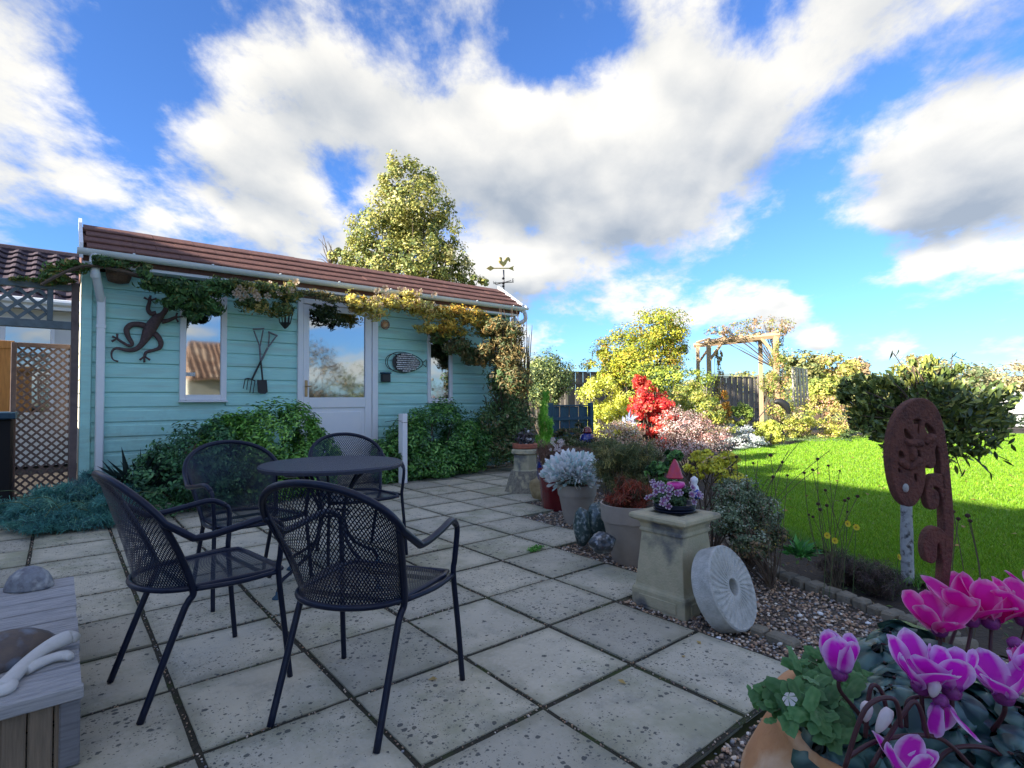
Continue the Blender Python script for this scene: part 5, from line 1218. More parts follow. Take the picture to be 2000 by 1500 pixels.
# slatey-blue leaves by the maple
c = grd(1228, 8.6); c.z = .35; t = empty('blue_leaf_plant', c, 'small steel-blue strap leaves showing under the red maple', 'plant'); n = 60
P = np.array(gd(1228, 828, 8.6))[None] + nr.normal(0, .05, (n, 3)); stamp('foliage', P, nr.normal(size=(n, 3)), .16, LEAF2, palette(n, [(.20, .24, .34), (.32, .36, .44)]), M_LEAF, t, widthf=.4, along=nr.normal(0, .4, (n, 3)) + [0, 0, 1])
# lime green feathery column
def needles(name, label, cat, base, blobs, n, L, cols, along_up=.8, w=1.0, nclump=60, spread=.6, m=None, group=None, clump=.25):
    t = empty(name, base, label, cat, group); P, nn, g = crown(blobs, n, .1, clump, nclump, .2)
    al = nr.normal(0, spread, (n, 3)) + [0, 0, along_up]; stamp('foliage', P, nn, L, NEED, palette(n, cols, g), m or M_LEAF, t, along=al, widthf=w); return t
needles('feathery_plume', 'tall lime-green feathery column of foliage beside the climber', 'plant', grd(1062, 9.0), [blob(1062, 790, 11, 34, 9), blob(1062, 825, 20, 40, 9), blob(1062, 865, 22, 30, 9)], 9000, .09, [(.20, .46, .05, 3), (.12, .34, .04, 2), (.30, .55, .09, 1)], w=1.0, spread=.5, nclump=50)
# border behind the lawn
shrub('border_shrub', 'golden border shrub beneath the slatted screen', 'shrub', grd(1560, 16), [blob(1565, 815, 48, 28, 16), blob(1530, 838, 40, 26, 16), blob(1590, 840, 50, 24, 16)], 6000, .05, [(.55, .50, .09, 4), (.35, .38, .07, 3), (.12, .16, .04, 2), (.60, .42, .20, 1)], nclump=120, stems=6)
shrub('border_shrub', 'pink-flushed shrub where the border meets the bay tree', 'shrub', grd(1620, 16.4), [blob(1610, 790, 35, 20, 16.4), blob(1645, 815, 38, 28, 16.4), blob(1635, 845, 45, 22, 16.4)], 5500, .05, [(.62, .30, .22, 2), (.40, .34, .10, 3), (.16, .18, .05, 3), (.60, .50, .14, 1)], nclump=110, stems=6)
shrub('border_shrub', 'dark green low shrub along the far lawn edge', 'shrub', grd(1600, 15.2), [blob(1600, 860, 85, 10, 15.2), blob(1680, 850, 40, 12, 15.2)], 3500, .05, [(.05, .09, .03, 3), (.10, .14, .05, 2)], nclump=70, stems=0)
shrub('silver_shrub', 'silvery white-leaved shrub at the lawn edge below the arch', 'shrub', grd(1445, 12.6), [blob(1430, 843, 30, 18, 12.6), blob(1462, 846, 30, 18, 12.6), blob(1445, 862, 50, 15, 12.6)], 5000, .035, [(.66, .66, .70, 4), (.40, .44, .42, 2), (.20, .24, .16, 1)], nclump=90, stems=8)
shrub('orange_perennials', 'orange-flowered perennials at the foot of the arch', 'plant', grd(1420, 14.5), [blob(1410, 785, 22, 25, 14.5), blob(1400, 815, 30, 28, 14.5)], 3200, .06, [(.72, .26, .03, 3), (.50, .34, .08, 2), (.35, .34, .08, 2)], nclump=50, stems=14, stem_r=.012, stem_m=MATS['dry_stem'], widthf=.6)
shrub('green_shrub', 'plain green shrub seen through the arch against the fence', 'shrub', grd(1445, 17.5), [blob(1447, 810, 26, 24, 17.5)], 2200, .07, [(.14, .22, .04, 3), (.28, .34, .07, 2)], nclump=40, stems=5)
shrub('yellow_tuft', 'small yellow-green shrub at the right arch post', 'shrub', grd(1500, 13.6), [blob(1500, 843, 32, 26, 13.6)], 2600, .045, [(.58, .56, .10, 3), (.35, .40, .08, 2)], nclump=40, stems=5)
# climbers on the arch
def climb(label, blobs, n, leaf, cols, base, name='climbing_plant', nclump=70, stems=24, m=None, **k): return shrub(name, label, 'climbing plant', base, blobs, n, leaf, cols, m=m, nclump=nclump, stems=stems, **k)
climb('reddish climbing rose straggling along the top beam of the garden arch', [blob(1405, 650, 26, 14, 16.5), blob(1440, 645, 34, 18, 16.5), blob(1480, 640, 34, 20, 16.5), blob(1515, 640, 30, 30, 16.5)], 2600, .055, [(.26, .16, .08, 3), (.22, .24, .06, 3), (.45, .28, .20, 1)], gd(1515, 720, 16.5), 'climbing_rose', clump=.3, stem_r=.015)
climb('green and gold climber wrapping the right post of the arch', [blob(1522, 690, 22, 40, 16), blob(1512, 740, 30, 36, 16), blob(1520, 785, 30, 30, 16), blob(1498, 745, 18, 22, 16)], 3800, .055, [(.30, .30, .06, 3), (.14, .18, .04, 3), (.42, .24, .12, 1)], grd(1522, 16), stem_r=.02, clump=.3)
climb('thin leafy climber on the left post of the arch', [blob(1405, 740, 10, 45, 17.4), blob(1403, 700, 10, 20, 17.4)], 900, .06, [(.40, .28, .10, 3), (.24, .26, .08, 2)], grd(1404, 17.4), stem_r=.012, stems=12, nclump=26)
# trees and hedges in the distance
for (x, y, rx, ry, d, cols, lab, n) in (
    (1565, 718, 36, 34, 34, [(.20, .22, .07), (.30, .27, .10), (.10, .13, .05)], 'rounded olive-green tree just right of the arch', 3000),
    (1625, 722, 48, 36, 36, [(.32, .28, .07), (.22, .26, .06), (.42, .30, .12)], 'yellowing broad tree between the slatted screen and the bay tree', 3800),
    (1672, 722, 26, 24, 48, [(.34, .24, .14), (.26, .22, .12)], 'small brown autumn tree far off to the left of the bay tree', 1700),
    (1600, 760, 60, 30, 28, [(.30, .34, .06), (.14, .18, .04), (.44, .40, .10)], 'lime hedge behind the slatted screen', 4200),
    (1690, 765, 60, 36, 26, [(.12, .16, .05), (.24, .22, .08), (.06, .08, .03)], 'dark hedge tree behind the left side of the bay tree', 4200),
    (1795, 722, 40, 30, 40, [(.30, .28, .10), (.40, .30, .12)], 'yellow-brown tree top behind the bay tree crown', 2400),
    (1870, 742, 60, 38, 38, [(.14, .18, .08), (.26, .24, .12)], 'grey-green hedge tree behind the right side of the bay tree', 3800),
    (1960, 740, 70, 34, 42, [(.34, .28, .14), (.22, .22, .10), (.42, .34, .20)], 'straw and green hedgerow at the right edge on the horizon', 4200),
    (2080, 740, 70, 40, 44, [(.28, .25, .12), (.2, .2, .1)], 'tall hedgerow tree beyond the right edge', 1800),
    (1480, 745, 60, 22, 40, [(.2, .22, .07), (.3, .27, .1)], 'hedge on the horizon behind the arch', 1800)):
    shrub('distant_tree', lab, 'tree', grd(x, d), [blob(x, y, rx, ry, d), blob(x + rx * .3, y + ry * .5, rx * .8, ry * .8, d), blob(x - rx * .4, y + ry * .4, rx * .6, ry * .7, d)], n, .20 * d / 36 + .03, cols, nclump=110, clump=.26, stems=12, stem_r=.10, group='trees and hedges beyond the garden')
shrub('box_hedge', 'low dark clipped hedge below the white boarded wall', 'hedge', grd(1990, 19), [blob(1992, 822, 26, 13, 19), blob(2030, 822, 30, 13, 19)], 3000, .05, [(.03, .05, .025, 3), (.06, .09, .04, 2)], nclump=60, stems=0)

# ------------------------------------------------------------------ plants round the summer house
HEBE = [(.10, .25, .04, 4), (.17, .36, .06, 3), (.05, .14, .03, 3), (.24, .42, .09, 1)]
t = shrub('evergreen_bush', 'bright green glossy evergreen bush left of the white door', 'bush', (2.0, 6.85, -.03), [((2.02, 6.80, .55), (.60, .42, .60)), ((1.52, 6.85, .48), (.44, .38, .52)), ((2.42, 6.75, .40), (.34, .32, .42)), ((2.0, 6.72, .28), (.74, .40, .32))], 26000, .058, HEBE, m=M_GLOSS, nclump=420, clump=.20, fill=.72, stems=24, up=.7, widthf=.62)
t = shrub('evergreen_bush', 'dark green rounded evergreen bush right of the door, behind the white post', 'bush', (4.35, 7.0, -.03), [((4.35, 7.0, .60), (.70, .36, .52)), ((3.90, 7.02, .45), (.42, .30, .46)), ((3.52, 6.98, .30), (.28, .28, .34)), ((4.85, 7.0, .42), (.42, .34, .42)), ((4.3, 6.98, .25), (.85, .36, .27))], 28000, .054, [(.06, .17, .04, 4), (.11, .27, .05, 3), (.03, .09, .025, 3), (.17, .34, .08, 1)], m=M_GLOSS, nclump=460, clump=.20, fill=.72, stems=24, up=.7, widthf=.62)
t = shrub('ferny_bush', 'darker blue-green ferny bush between the downpipe and the bright evergreen', 'bush', (1.05, 6.65, -.03), [((1.12, 6.65, .50), (.48, .38, .42)), ((.85, 6.55, .30), (.42, .36, .34)), ((1.35, 6.5, .25), (.45, .30, .26)), ((1.30, 6.75, .72), (.22, .22, .20))], 11000, .05, [(.05, .15, .06, 4), (.10, .22, .09, 3), (.03, .08, .04, 3)], nclump=240, clump=.24, fill=.45, stems=20, widthf=.75, up=.5)
t = empty('spiky_plant', (.62, 6.75, 0), 'dark spiky strap-leaved plant by the foot of the white downpipe', 'plant'); n = 70
d = nr.normal(0, .8, (n, 3)); d[:, 2] = np.abs(d[:, 2]) * .7 + .5; d /= np.linalg.norm(d, axis=1, keepdims=True); c = np.array([.62, 6.65, .22]); L = nr.uniform(.3, .5, n)
stamp('foliage', c + d * L[:, None] * .5, nr.normal(size=(n, 3)), L, LEAF2, palette(n, [(.018, .035, .03), (.03, .05, .045)]), M_LEAF, t, along=d, widthf=.14)
b = B(); b.tube([(.62, 6.65, -.03), (.62, 6.65, .24)], .03, 6); obj('stem', b, MATS['bark'], t)
# fennel-like blue-green cushion
t = needles('feathery_bush', 'soft blue-green feathery bush spilling over the paving under the lattice panel', 'bush', (.15, 6.45, -.03), [((.12, 6.5, .20), (.42, .36, .20)), ((-.22, 6.65, .17), (.34, .36, .17)), ((.42, 6.35, .18), (.26, .28, .19)), ((.05, 6.3, .10), (.5, .3, .12)), ((.2, 6.7, .32), (.3, .3, .14))], 42000, .085, [(.06, .20, .18, 4), (.09, .27, .22, 3), (.03, .09, .10, 3), (.16, .32, .22, .6)], along_up=.25, spread=.75, nclump=150, w=.85)
b = B(); 
for i in range(26):
    a = rnd.uniform(0, 2 * PI); s = Vector((.1 + rnd.uniform(-.3, .3), 6.45 + rnd.uniform(-.2, .2), .05)); e = s + Vector((math.cos(a) * .45, math.sin(a) * .3 - .1, rnd.uniform(0, .3))); b.tube(smooth([s, s.lerp(e, .5) + Vector((0, 0, .12)), e], 4), .0028, 4)
obj('stem', b, MATS['stem_green'], t)
# climber: wisteria-like swags along the gutter and down the right-hand corner
VG = [(.05, .12, .035, 4), (.09, .17, .05, 3), (.03, .065, .025, 3), (.20, .22, .07, 1)]
VY = [(.52, .42, .08, 3), (.62, .50, .18, 3), (.36, .32, .08, 2), (.60, .34, .10, 1), (.20, .18, .06, 1.5)]
VB = [(.17, .14, .06, 3), (.24, .18, .07, 2), (.10, .12, .05, 3), (.07, .10, .04, 2)]
def sw(px, py, rx, ry, yy=7.02, rd=.13): c = gy(px, py, yy); k = (c - CP).dot(CF) / FX; return (c, (rx * k, rd, ry * k * .86))
t = empty('gutter_climber', (.17, 7.1, 2.4), 'leafy climber with cream flowers trained along the gutter of the summer house', 'climbing plant')
def swag(nm, bl, n, leaf, cols, ncl, wf=.55, up=-.3, cl=.36, tm=LEAF): n = int(n * 1.4); leaf *= .8; ncl = int(ncl * 1.5); P, nn, g = crown(bl, n, .15, cl, ncl, up); return stamp(nm, P, nn, leaf, tm, palette(n, cols, g), M_LEAF, t, widthf=wf)
swag('foliage', [sw(105, 530, 18, 16, 7.3), sw(140, 520, 26, 14, 7.2), sw(120, 545, 30, 8, 7.3), sw(70, 548, 34, 6, 7.35, .06), sw(155, 515, 14, 14, 7.15)], 1500, .075, [(.07, .14, .04, 3), (.20, .20, .05, 2), (.30, .17, .07, 1), (.10, .2, .05, 2)], 46)
swag('foliage', [sw(205, 512, 26, 10, 7.1), sw(285, 535, 16, 16, 7.1), sw(330, 560, 45, 18), sw(375, 570, 52, 26), sw(425, 560, 40, 18), sw(350, 592, 34, 18), sw(405, 600, 24, 20), sw(375, 615, 14, 20)], 4600, .085, VG, 110)
swag('foliage', [sw(440, 552, 30, 12), sw(480, 560, 42, 18), sw(530, 568, 40, 20), sw(565, 572, 26, 26), sw(495, 595, 28, 22), sw(545, 602, 34, 20)], 3000, .07, [(.10, .14, .04, 4), (.26, .22, .06, 2), (.36, .27, .08, 1), (.05, .08, .03, 2)], 80)
swag('foliage', [sw(620, 572, 40, 9, 7.05, .08), sw(650, 585, 30, 10)], 420, .06, VB, 22)
swag('foliage', [sw(700, 592, 26, 26), sw(725, 604, 30, 26), sw(775, 592, 42, 18), sw(810, 600, 34, 22), sw(800, 575, 18, 12), sw(850, 612, 44, 24), sw(830, 640, 22, 14)], 4300, .07, VY, 110)
swag('foliage', [sw(890, 618, 38, 26), sw(930, 628, 40, 28), sw(960, 640, 30, 30), sw(880, 645, 34, 22), sw(870, 605, 30, 14)], 3800, .075, [(.50, .34, .05, 3), (.40, .22, .04, 2), (.24, .24, .05, 2), (.10, .12, .04, 2)], 90)
swag('foliage', [sw(855, 655, 26, 20, 7.1), sw(900, 680, 36, 26, 7.1), sw(925, 700, 24, 18, 7.1)], 3200, .08, VB + [(.09, .17, .05, 3)], 60)
# hanging compound leaves of the door swag
swag('foliage', [sw(640, 615, 24, 22, 7.25, .08), sw(665, 632, 14, 18, 7.25, .06), sw(620, 605, 14, 12, 7.25, .06)], 0 + 400, .08, [(.03, .05, .02, 2), (.06, .09, .03, 1)], 24)
n = 46; pxs = np.concatenate([nr.uniform(450, 585, 20), nr.uniform(690, 850, 26)]); P = np.array([tuple(gy(x, nr.uniform(548, 585) + (14 if x > 650 else 0), 6.93)) for x in pxs])
fm = flower_mesh('f', .045, [(.30, .22, .05), (.55, .36, .22), (.66, .55, .42)]); _o = npmesh('flower', fm[0], fm[1], M_PETAL, None, fm[2]); fme = _o.data; bpy.data.objects.remove(_o)
for p in P: inst('flower', fme, t, p, (PI / 2 + rnd.uniform(-.5, .5), rnd.uniform(-.5, .5), rnd.uniform(-.6, .6)), (rnd.uniform(.6, 1),) * 3)
b = B(); pts = [gy(x, y, 7.1) for x, y in ((80, 556), (160, 520), (240, 530), (340, 555), (460, 562), (580, 578), (700, 592), (820, 608), (940, 625), (985, 650), (1000, 740), (985, 880))]
b.tube(smooth(pts, 5), .016, 6); b.tube([p + Vector((0, .03, .02 * math.sin(i))) for i, p in enumerate(smooth(pts, 5))], .010, 5); obj('stem', b, MATS['bark'], t)
t = empty('corner_climber', (6.0, 7.1, -.03), 'tall mass of brown and green climber tumbling down the right corner of the summer house', 'climbing plant')
def cb(px, py, rx, ry, d=8.75, rd=.35): c = gd(px, py, d); k = d / FX; return (c, (rx * k, rd, ry * k))
swag('foliage', [cb(985, 655, 32, 26), cb(990, 700, 34, 34), cb(1000, 745, 32, 36)], 8200, .08, VB + [(.30, .20, .08, 2)], 150, .5, -.3)
swag('foliage', [cb(990, 790, 46, 40), cb(960, 830, 44, 40), cb(1010, 830, 34, 44), cb(975, 875, 60, 34), cb(935, 880, 32, 28), cb(1005, 880, 34, 30), cb(985, 745, 40, 34)], 9000, .075, [(.08, .15, .05, 4), (.13, .20, .07, 3), (.18, .15, .07, 2), (.045, .08, .035, 2)], 260, .55, -.1)
swag('foliage', [cb(950, 690, 24, 30, 8.6, .2), cb(975, 640, 34, 16, 8.6, .2)], 1800, .085, VB + [(.30, .18, .06, 2)], 46, .5, -.4)
b = B(); branches(b, (6.1, 7.15, 0), [cb(1000, 640, 60, 60), cb(985, 760, 60, 60)], 46, .02); obj('stem', b, MATS['bark'], t)
n = 30; P = np.array([tuple(gd(nr.uniform(950, 1000), nr.uniform(800, 880), 8.35)) for _ in range(5)])
for px, py in ((957, 757), (958, 735), (990, 812)): inst('flower', fme, t, gd(px, py, 8.3), (PI / 2, 0, 0), (.6, .6, 1.3))

# ------------------------------------------------------------------ plants in the pots
# silver cineraria
t = empty('silver_cineraria', cP2, 'mound of silver-white felted leaves in the grey-brown pot', 'plant')
c = gd(1118, 925, (cP2 - CP).dot(CF)); n = 2200; d = nr.normal(size=(n, 3)); d[:, 2] = np.abs(d[:, 2]) * .9 - .25; d /= np.linalg.norm(d, axis=1, keepdims=True)
R_ = np.array([.27, .26, .20]); P = np.array(c) + d * R_ * nr.uniform(.55, 1.0, (n, 1)) + [0, 0, -.01]
SILV = (np.array([(0, -.5, 0), (.10, -.1, .02), (.17, .25, .05), (.06, .5, 0), (-.08, .5, 0), (-.18, .22, .05), (-.09, -.1, .02)]), np.array([(0, 1, 6), (1, 2, 6), (2, 5, 6), (2, 3, 5), (3, 4, 5)]))
stamp('foliage', P, np.cross(d, nr.normal(size=(n, 3))), .085, SILV, palette(n, [(.60, .68, .66, 4), (.72, .78, .76, 3), (.38, .50, .48, 2)]), M_LEAF, t, along=d + [0, 0, .25])
b = B(); branches(b, cP2 - Vector((0, 0, .03)), [((c.x, c.y, c.z), (.15, .15, .1))], 24, .006); obj('stem', b, MATS['stem_green'], t)
# rusty red fine plants in the big planter + wiry shrub behind
t = needles('rusty_grass', 'rust-red fine wiry plants filling the large grey planter', 'plant', cP1, [(cP1 + Vector((0, 0, .05)), (.19, .19, .09)), (cP1 + Vector((0, .02, .12)), (.13, .13, .10))], 5200, .07, [(.24, .045, .025, 4), (.14, .035, .022, 3), (.32, .09, .04, 1), (.08, .06, .03, 2)], spread=.5, nclump=60, w=1.3)
t = needles('wiry_shrub', 'dark olive wiry shrub standing behind the large grey planter', 'shrub', grd(1225, 4.6), [blob(1200, 890, 48, 34, 4.6), blob(1250, 900, 48, 40, 4.6), blob(1240, 945, 60, 34, 4.6), blob(1185, 920, 34, 26, 4.6)], 26000, .055, [(.10, .13, .05, 4), (.16, .15, .06, 3), (.05, .07, .03, 2), (.30, .26, .08, 1)], spread=.7, along_up=.4, nclump=220, w=1.1)
b = B(); branches(b, grd(1225, 4.6), [blob(1200, 880, 48, 40, 4.6), blob(1250, 890, 48, 50, 4.6)], 60, .006, .0015); obj('stem', b, MATS['dry_stem'], t)
shrub('leafy_herb', 'pale green broad-leaved seedlings between the wiry shrub and the pink ornament', 'plant', grd(1300, 4.4), [blob(1312, 890, 18, 18, 4.4), blob(1272, 920, 14, 20, 4.4), blob(1300, 925, 26, 24, 4.4)], 900, .05, [(.08, .19, .05, 3), (.14, .28, .07, 2), (.03, .07, .03, 2)], nclump=34, stems=8)
b = B(); 
t = empty('brown_grass', grd(1085, 6.2), 'brown wispy grass with white dots behind the silver plant', 'plant')
P, nn, g = crown([blob(1090, 880, 36, 20, 6.2), blob(1130, 890, 40, 16, 6.2), blob(1060, 885, 20, 22, 6.2)], 6500, .1, .3, 60, .2); stamp('foliage', P, nn, .07, NEED, palette(6500, [(.16, .09, .06, 3), (.10, .06, .045, 3), (.22, .16, .10, 1)], g), M_LEAF, t, along=nr.normal(0, .5, (6500, 3)) + [0, 0, .8])
n = 18; P = np.array([tuple(gd(nr.uniform(1075, 1100), nr.uniform(850, 880), 6.0)) for _ in range(n)]); flowers('flower', P, nr.normal(size=(n, 3)) - np.array(CF)[None] * 2, flower_mesh('w', .02, [(.5, .5, .3), (.7, .6, .6), (.7, .62, .62)]), M_PETAL, t)
shrub('low_groundcover', 'dark mixed groundcover filling the bed behind the pots', 'plant', grd(1150, 7), [blob(1160, 895, 60, 18, 7), blob(1110, 875, 40, 20, 8), blob(1230, 890, 60, 24, 6.4), blob(1180, 870, 40, 16, 8.2), blob(1100, 850, 34, 16, 9.5), blob(1135, 845, 24, 20, 10)], 9000, .04, [(.04, .07, .03, 3), (.08, .10, .04, 3), (.12, .09, .05, 2)], nclump=200, stems=0)
# yellow euonymus
shrub('golden_euonymus', 'clear yellow small-leaved shrub right behind the viola tray', 'shrub', grd(1385, 4.0), [blob(1368, 890, 24, 14, 4.0), blob(1360, 918, 26, 16, 4.0), blob(1392, 915, 30, 18, 4.0), blob(1425, 900, 26, 16, 4.1), blob(1430, 935, 30, 16, 4.1)], 3400, .026, [(.66, .58, .06, 5), (.50, .46, .06, 3), (.24, .27, .05, 2)], nclump=100, clump=.3, stems=20, stem_r=.006, fill=.2)
shrub('grey_green_bush', 'airy grey-green bush between the square pot and the lawn', 'shrub', grd(1455, 3.7), [blob(1440, 965, 48, 36, 3.7), blob(1480, 1000, 46, 42, 3.7), blob(1430, 1010, 44, 34, 3.6), blob(1460, 1040, 60, 26, 3.6)], 15000, .018, [(.15, .20, .11, 4), (.08, .12, .06, 3), (.32, .36, .26, 1.8), (.24, .17, .11, 1)], nclump=260, clump=.26, stems=46, stem_r=.004, fill=.15)
shrub('grey_green_bush', 'sparse dark bush hanging over the stone edging beside the gravel', 'shrub', grd(1500, 3.4), [blob(1500, 1045, 36, 28, 3.5), blob(1430, 1030, 26, 20, 3.7), blob(1470, 1070, 40, 16, 3.4)], 5500, .018, [(.06, .08, .04, 3), (.12, .14, .06, 2), (.20, .13, .07, 1), (.5, .42, .10, .3)], nclump=120, clump=.3, stems=24, stem_r=.004, fill=.15)
# green strappy plant
t = empty('hosta', grd(1560, 3.45), 'fresh green broad-leaved clump at the lawn corner of the bed', 'plant'); n = 120; c = np.array(gd(1560, 1085, 3.45))
d = nr.normal(size=(n, 3)); d[:, 2] = np.abs(d[:, 2]) * .6 + .15; d /= np.linalg.norm(d, axis=1, keepdims=True)
stamp('foliage', c + d * nr.uniform(.03, .12, (n, 1)) * [1, 1, .8], nr.normal(0, .4, (n, 3)) + [0, 0, 1], .075, LEAF, palette(n, [(.06, .22, .05, 3), (.10, .30, .07, 2), (.03, .12, .04, 1)]), M_GLOSS, t, along=d, widthf=.6)
# heather, dark twiggy mound
for (px, py, rx, ry, lab) in ((1640, 1105, 42, 30, 'dark twiggy heather mound left of the pale bay trunk'), (1705, 1125, 52, 36, 'larger dull purple-brown heather mound at the foot of the bay trunk')):
    d = (gz(px, py + ry) - CP).dot(CF) + .1; bl = [blob(px, py, rx, ry, d), blob(px + 20, py + 12, rx * .9, ry * .8, d)]
    t = needles('heather', lab, 'shrub', grd(px, d), bl, 9000, .03, [(.05, .035, .035, 4), (.09, .06, .055, 3), (.05, .07, .03, 2), (.16, .13, .08, .6)], spread=.8, along_up=.3, nclump=110, w=1.3)
    b = B(); branches(b, grd(px, d), bl, 50, .003, .001, .03); obj('stem', b, MATS['dry_stem'], t)
# seed heads on wiry stems between bed and lawn
t = empty('coneflower_seedheads', grd(1600, 3.2), 'tall wiry stems with dark coneflower seed heads against the lawn', 'plant')
hd = [(1438, 893), (1471, 905), (1505, 890), (1528, 903), (1597, 897), (1618, 910), (1640, 920), (1587, 918), (1571, 924), (1538, 929), (1510, 932), (1612, 958), (1657, 974), (1650, 978), (1655, 1000), (1615, 988), (1602, 996), (1588, 1010), (1675, 970), (1654, 1020), (1670, 1027), (1580, 1006), (1598, 985), (1862, 1000), (1890, 1008), (1895, 1018), (1872, 1014)]
b = B(); t_seed = t
for x, y in hd:
    d = 3.3 if x < 1750 else 2.6; p = gd(x, y, d); g0 = grd((1625 if x > 1560 else 1500) + rnd.uniform(-14, 14) if x < 1750 else 1885, d, -.03)
    m_ = p.lerp(g0, .5) + Vector((rnd.uniform(-.05, .05), rnd.uniform(-.05, .05), 0)); b.tube(smooth([g0, m_, p], 4), .0018, 4)
    r = rnd.uniform(.008, .013); hb = B(); hb.lathe([(r * .3, -r * .6), (r, -r * .1), (r * .8, r * .7), (r * .2, r)], 7, Matrix.Translation(p)); obj('seed_head', hb, MATS['seedhead'], t_seed)
obj('stem', b, MATS['dry_stem'], t)
b = B(); t = empty('wispy_stems', grd(1500, 3.8), 'thin bare arching stems rising over the grey-green bush', 'plant')
for x0_, y0_, x1_, y1_ in ((1462, 1050, 1455, 870), (1470, 1040, 1540, 880), (1465, 1040, 1620, 880), (1455, 1040, 1420, 880), (1480, 1040, 1600, 912), (1470, 1050, 1480, 900), (1450, 1050, 1500, 935), (1460, 1030, 1560, 865)):
    p0, p1 = gd(x0_, y0_, 3.75), gd(x1_, y1_, 3.7); b.tube(smooth([p0, p0.lerp(p1, .5) + Vector((0, 0, .05)), p1], 4), .0022, 4)
obj('stem', b, MATS['dry_stem'], t)
t = empty('yellow_daisy', grd(1655, 3.2), 'last yellow daisies low in the bed in front of the lawn', 'plant'); P = [gd(x, y, 3.15) for x, y in ((1630, 1056), (1615, 1046), (1655, 1023), (1672, 1030), (1755, 1088), (1870, 1140))]
fy = flower_mesh('y', .017, [(.12, .05, .02), (.62, .48, .03), (.72, .60, .04)], 7); _o = npmesh('flower', fy[0], fy[1], M_PETAL, None, fy[2]); fyd = _o.data; bpy.data.objects.remove(_o); b = B()
for p in P: inst('flower', fyd, t, p, (PI / 2 - .3, rnd.uniform(-.4, .4), rnd.uniform(-1.2, 0))); b.tube([p, (p.x + rnd.uniform(-.04, .04), p.y + .03, -.03)], .0018, 4)
obj('stem', b, MATS['stem_green'], t)
n = 2600; P = np.stack([nr.uniform(3.3, 6.6, n), nr.uniform(-.2, 4.4, n), np.full(n, -.02)], 1)
EDGEP = [(3.40, .2), (3.5, 1.1), (3.72, 1.65), (4.4, 2.5), (5.3, 3.9), (6.2, 3.4), (4.9, 2.3), (4.25, 1.4), (4.1, .5)]
P = P[inside_np(P, EDGEP)]; n = len(P); P[:, 2] += nr.uniform(0, .03, n)
o = stamp('leaf_litter', P, nr.normal(0, .5, (n, 3)) + [0, 0, 1], .032, LEAF2, palette(n, [(.12, .08, .045, 4), (.05, .08, .03, 4), (.22, .16, .08, 1), (.09, .15, .04, 3)]), M_LEAF); tag(o, 'fallen leaves and small weeds covering the soil of the bed', 'leaves')
# scattered fallen leaves
n = 900; P = np.stack([nr.uniform(4, 13, n), nr.uniform(-1, 6, n), np.full(n, .012)], 1); P = P[inside_np(P, LAWN)]; P = P[:170]; n = len(P)
o = stamp('fallen_leaves', P, nr.normal(0, .3, (n, 3)) + [0, 0, 1], .05, LEAF, palette(n, [(.30, .16, .05), (.38, .26, .08), (.18, .10, .05)]), M_LEAF); tag(o, 'a few brown autumn leaves lying on the lawn', 'leaves')
n = 46; P = np.stack([nr.uniform(.9, 5.2, n), nr.uniform(1.1, 7, n), np.full(n, .004)], 1); P = P[(P[:, 0] < 2.4 + np.clip(P[:, 1] - 2, 0, 9) * .6)]; n = len(P)
o = stamp('fallen_leaves', P, nr.normal(0, .18, (n, 3)) + [0, 0, 1], .028, LEAF, palette(n, [(.16, .10, .04), (.28, .20, .07), (.08, .06, .04)]), M_LEAF); tag(o, 'small dry leaf scraps blown over the paving slabs', 'leaves')
# lawn-edge fringe
n = 5200; tt = nr.random(n); k_ = nr.integers(0, 9, n); LP = np.array(LAWN); A0 = LP[k_ + 1]; A1 = LP[k_ + 2]; P2 = A0 + (A1 - A0) * tt[:, None] + nr.normal(0, .05, (n, 2)); P = np.stack([P2[:, 0], P2[:, 1], np.full(n, .012)], 1)
o = stamp('edge_grass', P, nr.normal(size=(n, 3)), .07, NEED, palette(n, [(.08, .20, .03, 3), (.13, .26, .04, 2), (.20, .22, .08, 1)]), M_LEAF, along=nr.normal(0, .45, (n, 3)) + [0, 0, 1]); tag(o, 'longer grass fringing the edge of the lawn', 'grass')

for k, ((x, y), r, hgt, lab) in enumerate(TREES_BEHIND):
    cc_ = [[(.24, .17, .10), (.16, .11, .07), (.2, .18, .1)], [(.12, .15, .06), (.25, .22, .10)], [(.30, .09, .07), (.14, .12, .07)]][k]
    bl = [((x, y, hgt * .55), (r, r * .8, hgt * .45)), ((x + r * .6, y, hgt * .35), (r * .8, r * .7, hgt * .35)), ((x - r * .5, y, hgt * .3), (r * .7, r * .7, hgt * .3))]
    shrub('tree', lab, 'tree', (x, y, -.05), bl, 5000, .16, cc_, nclump=120, stems=40, stem_r=.06, widthf=.6)
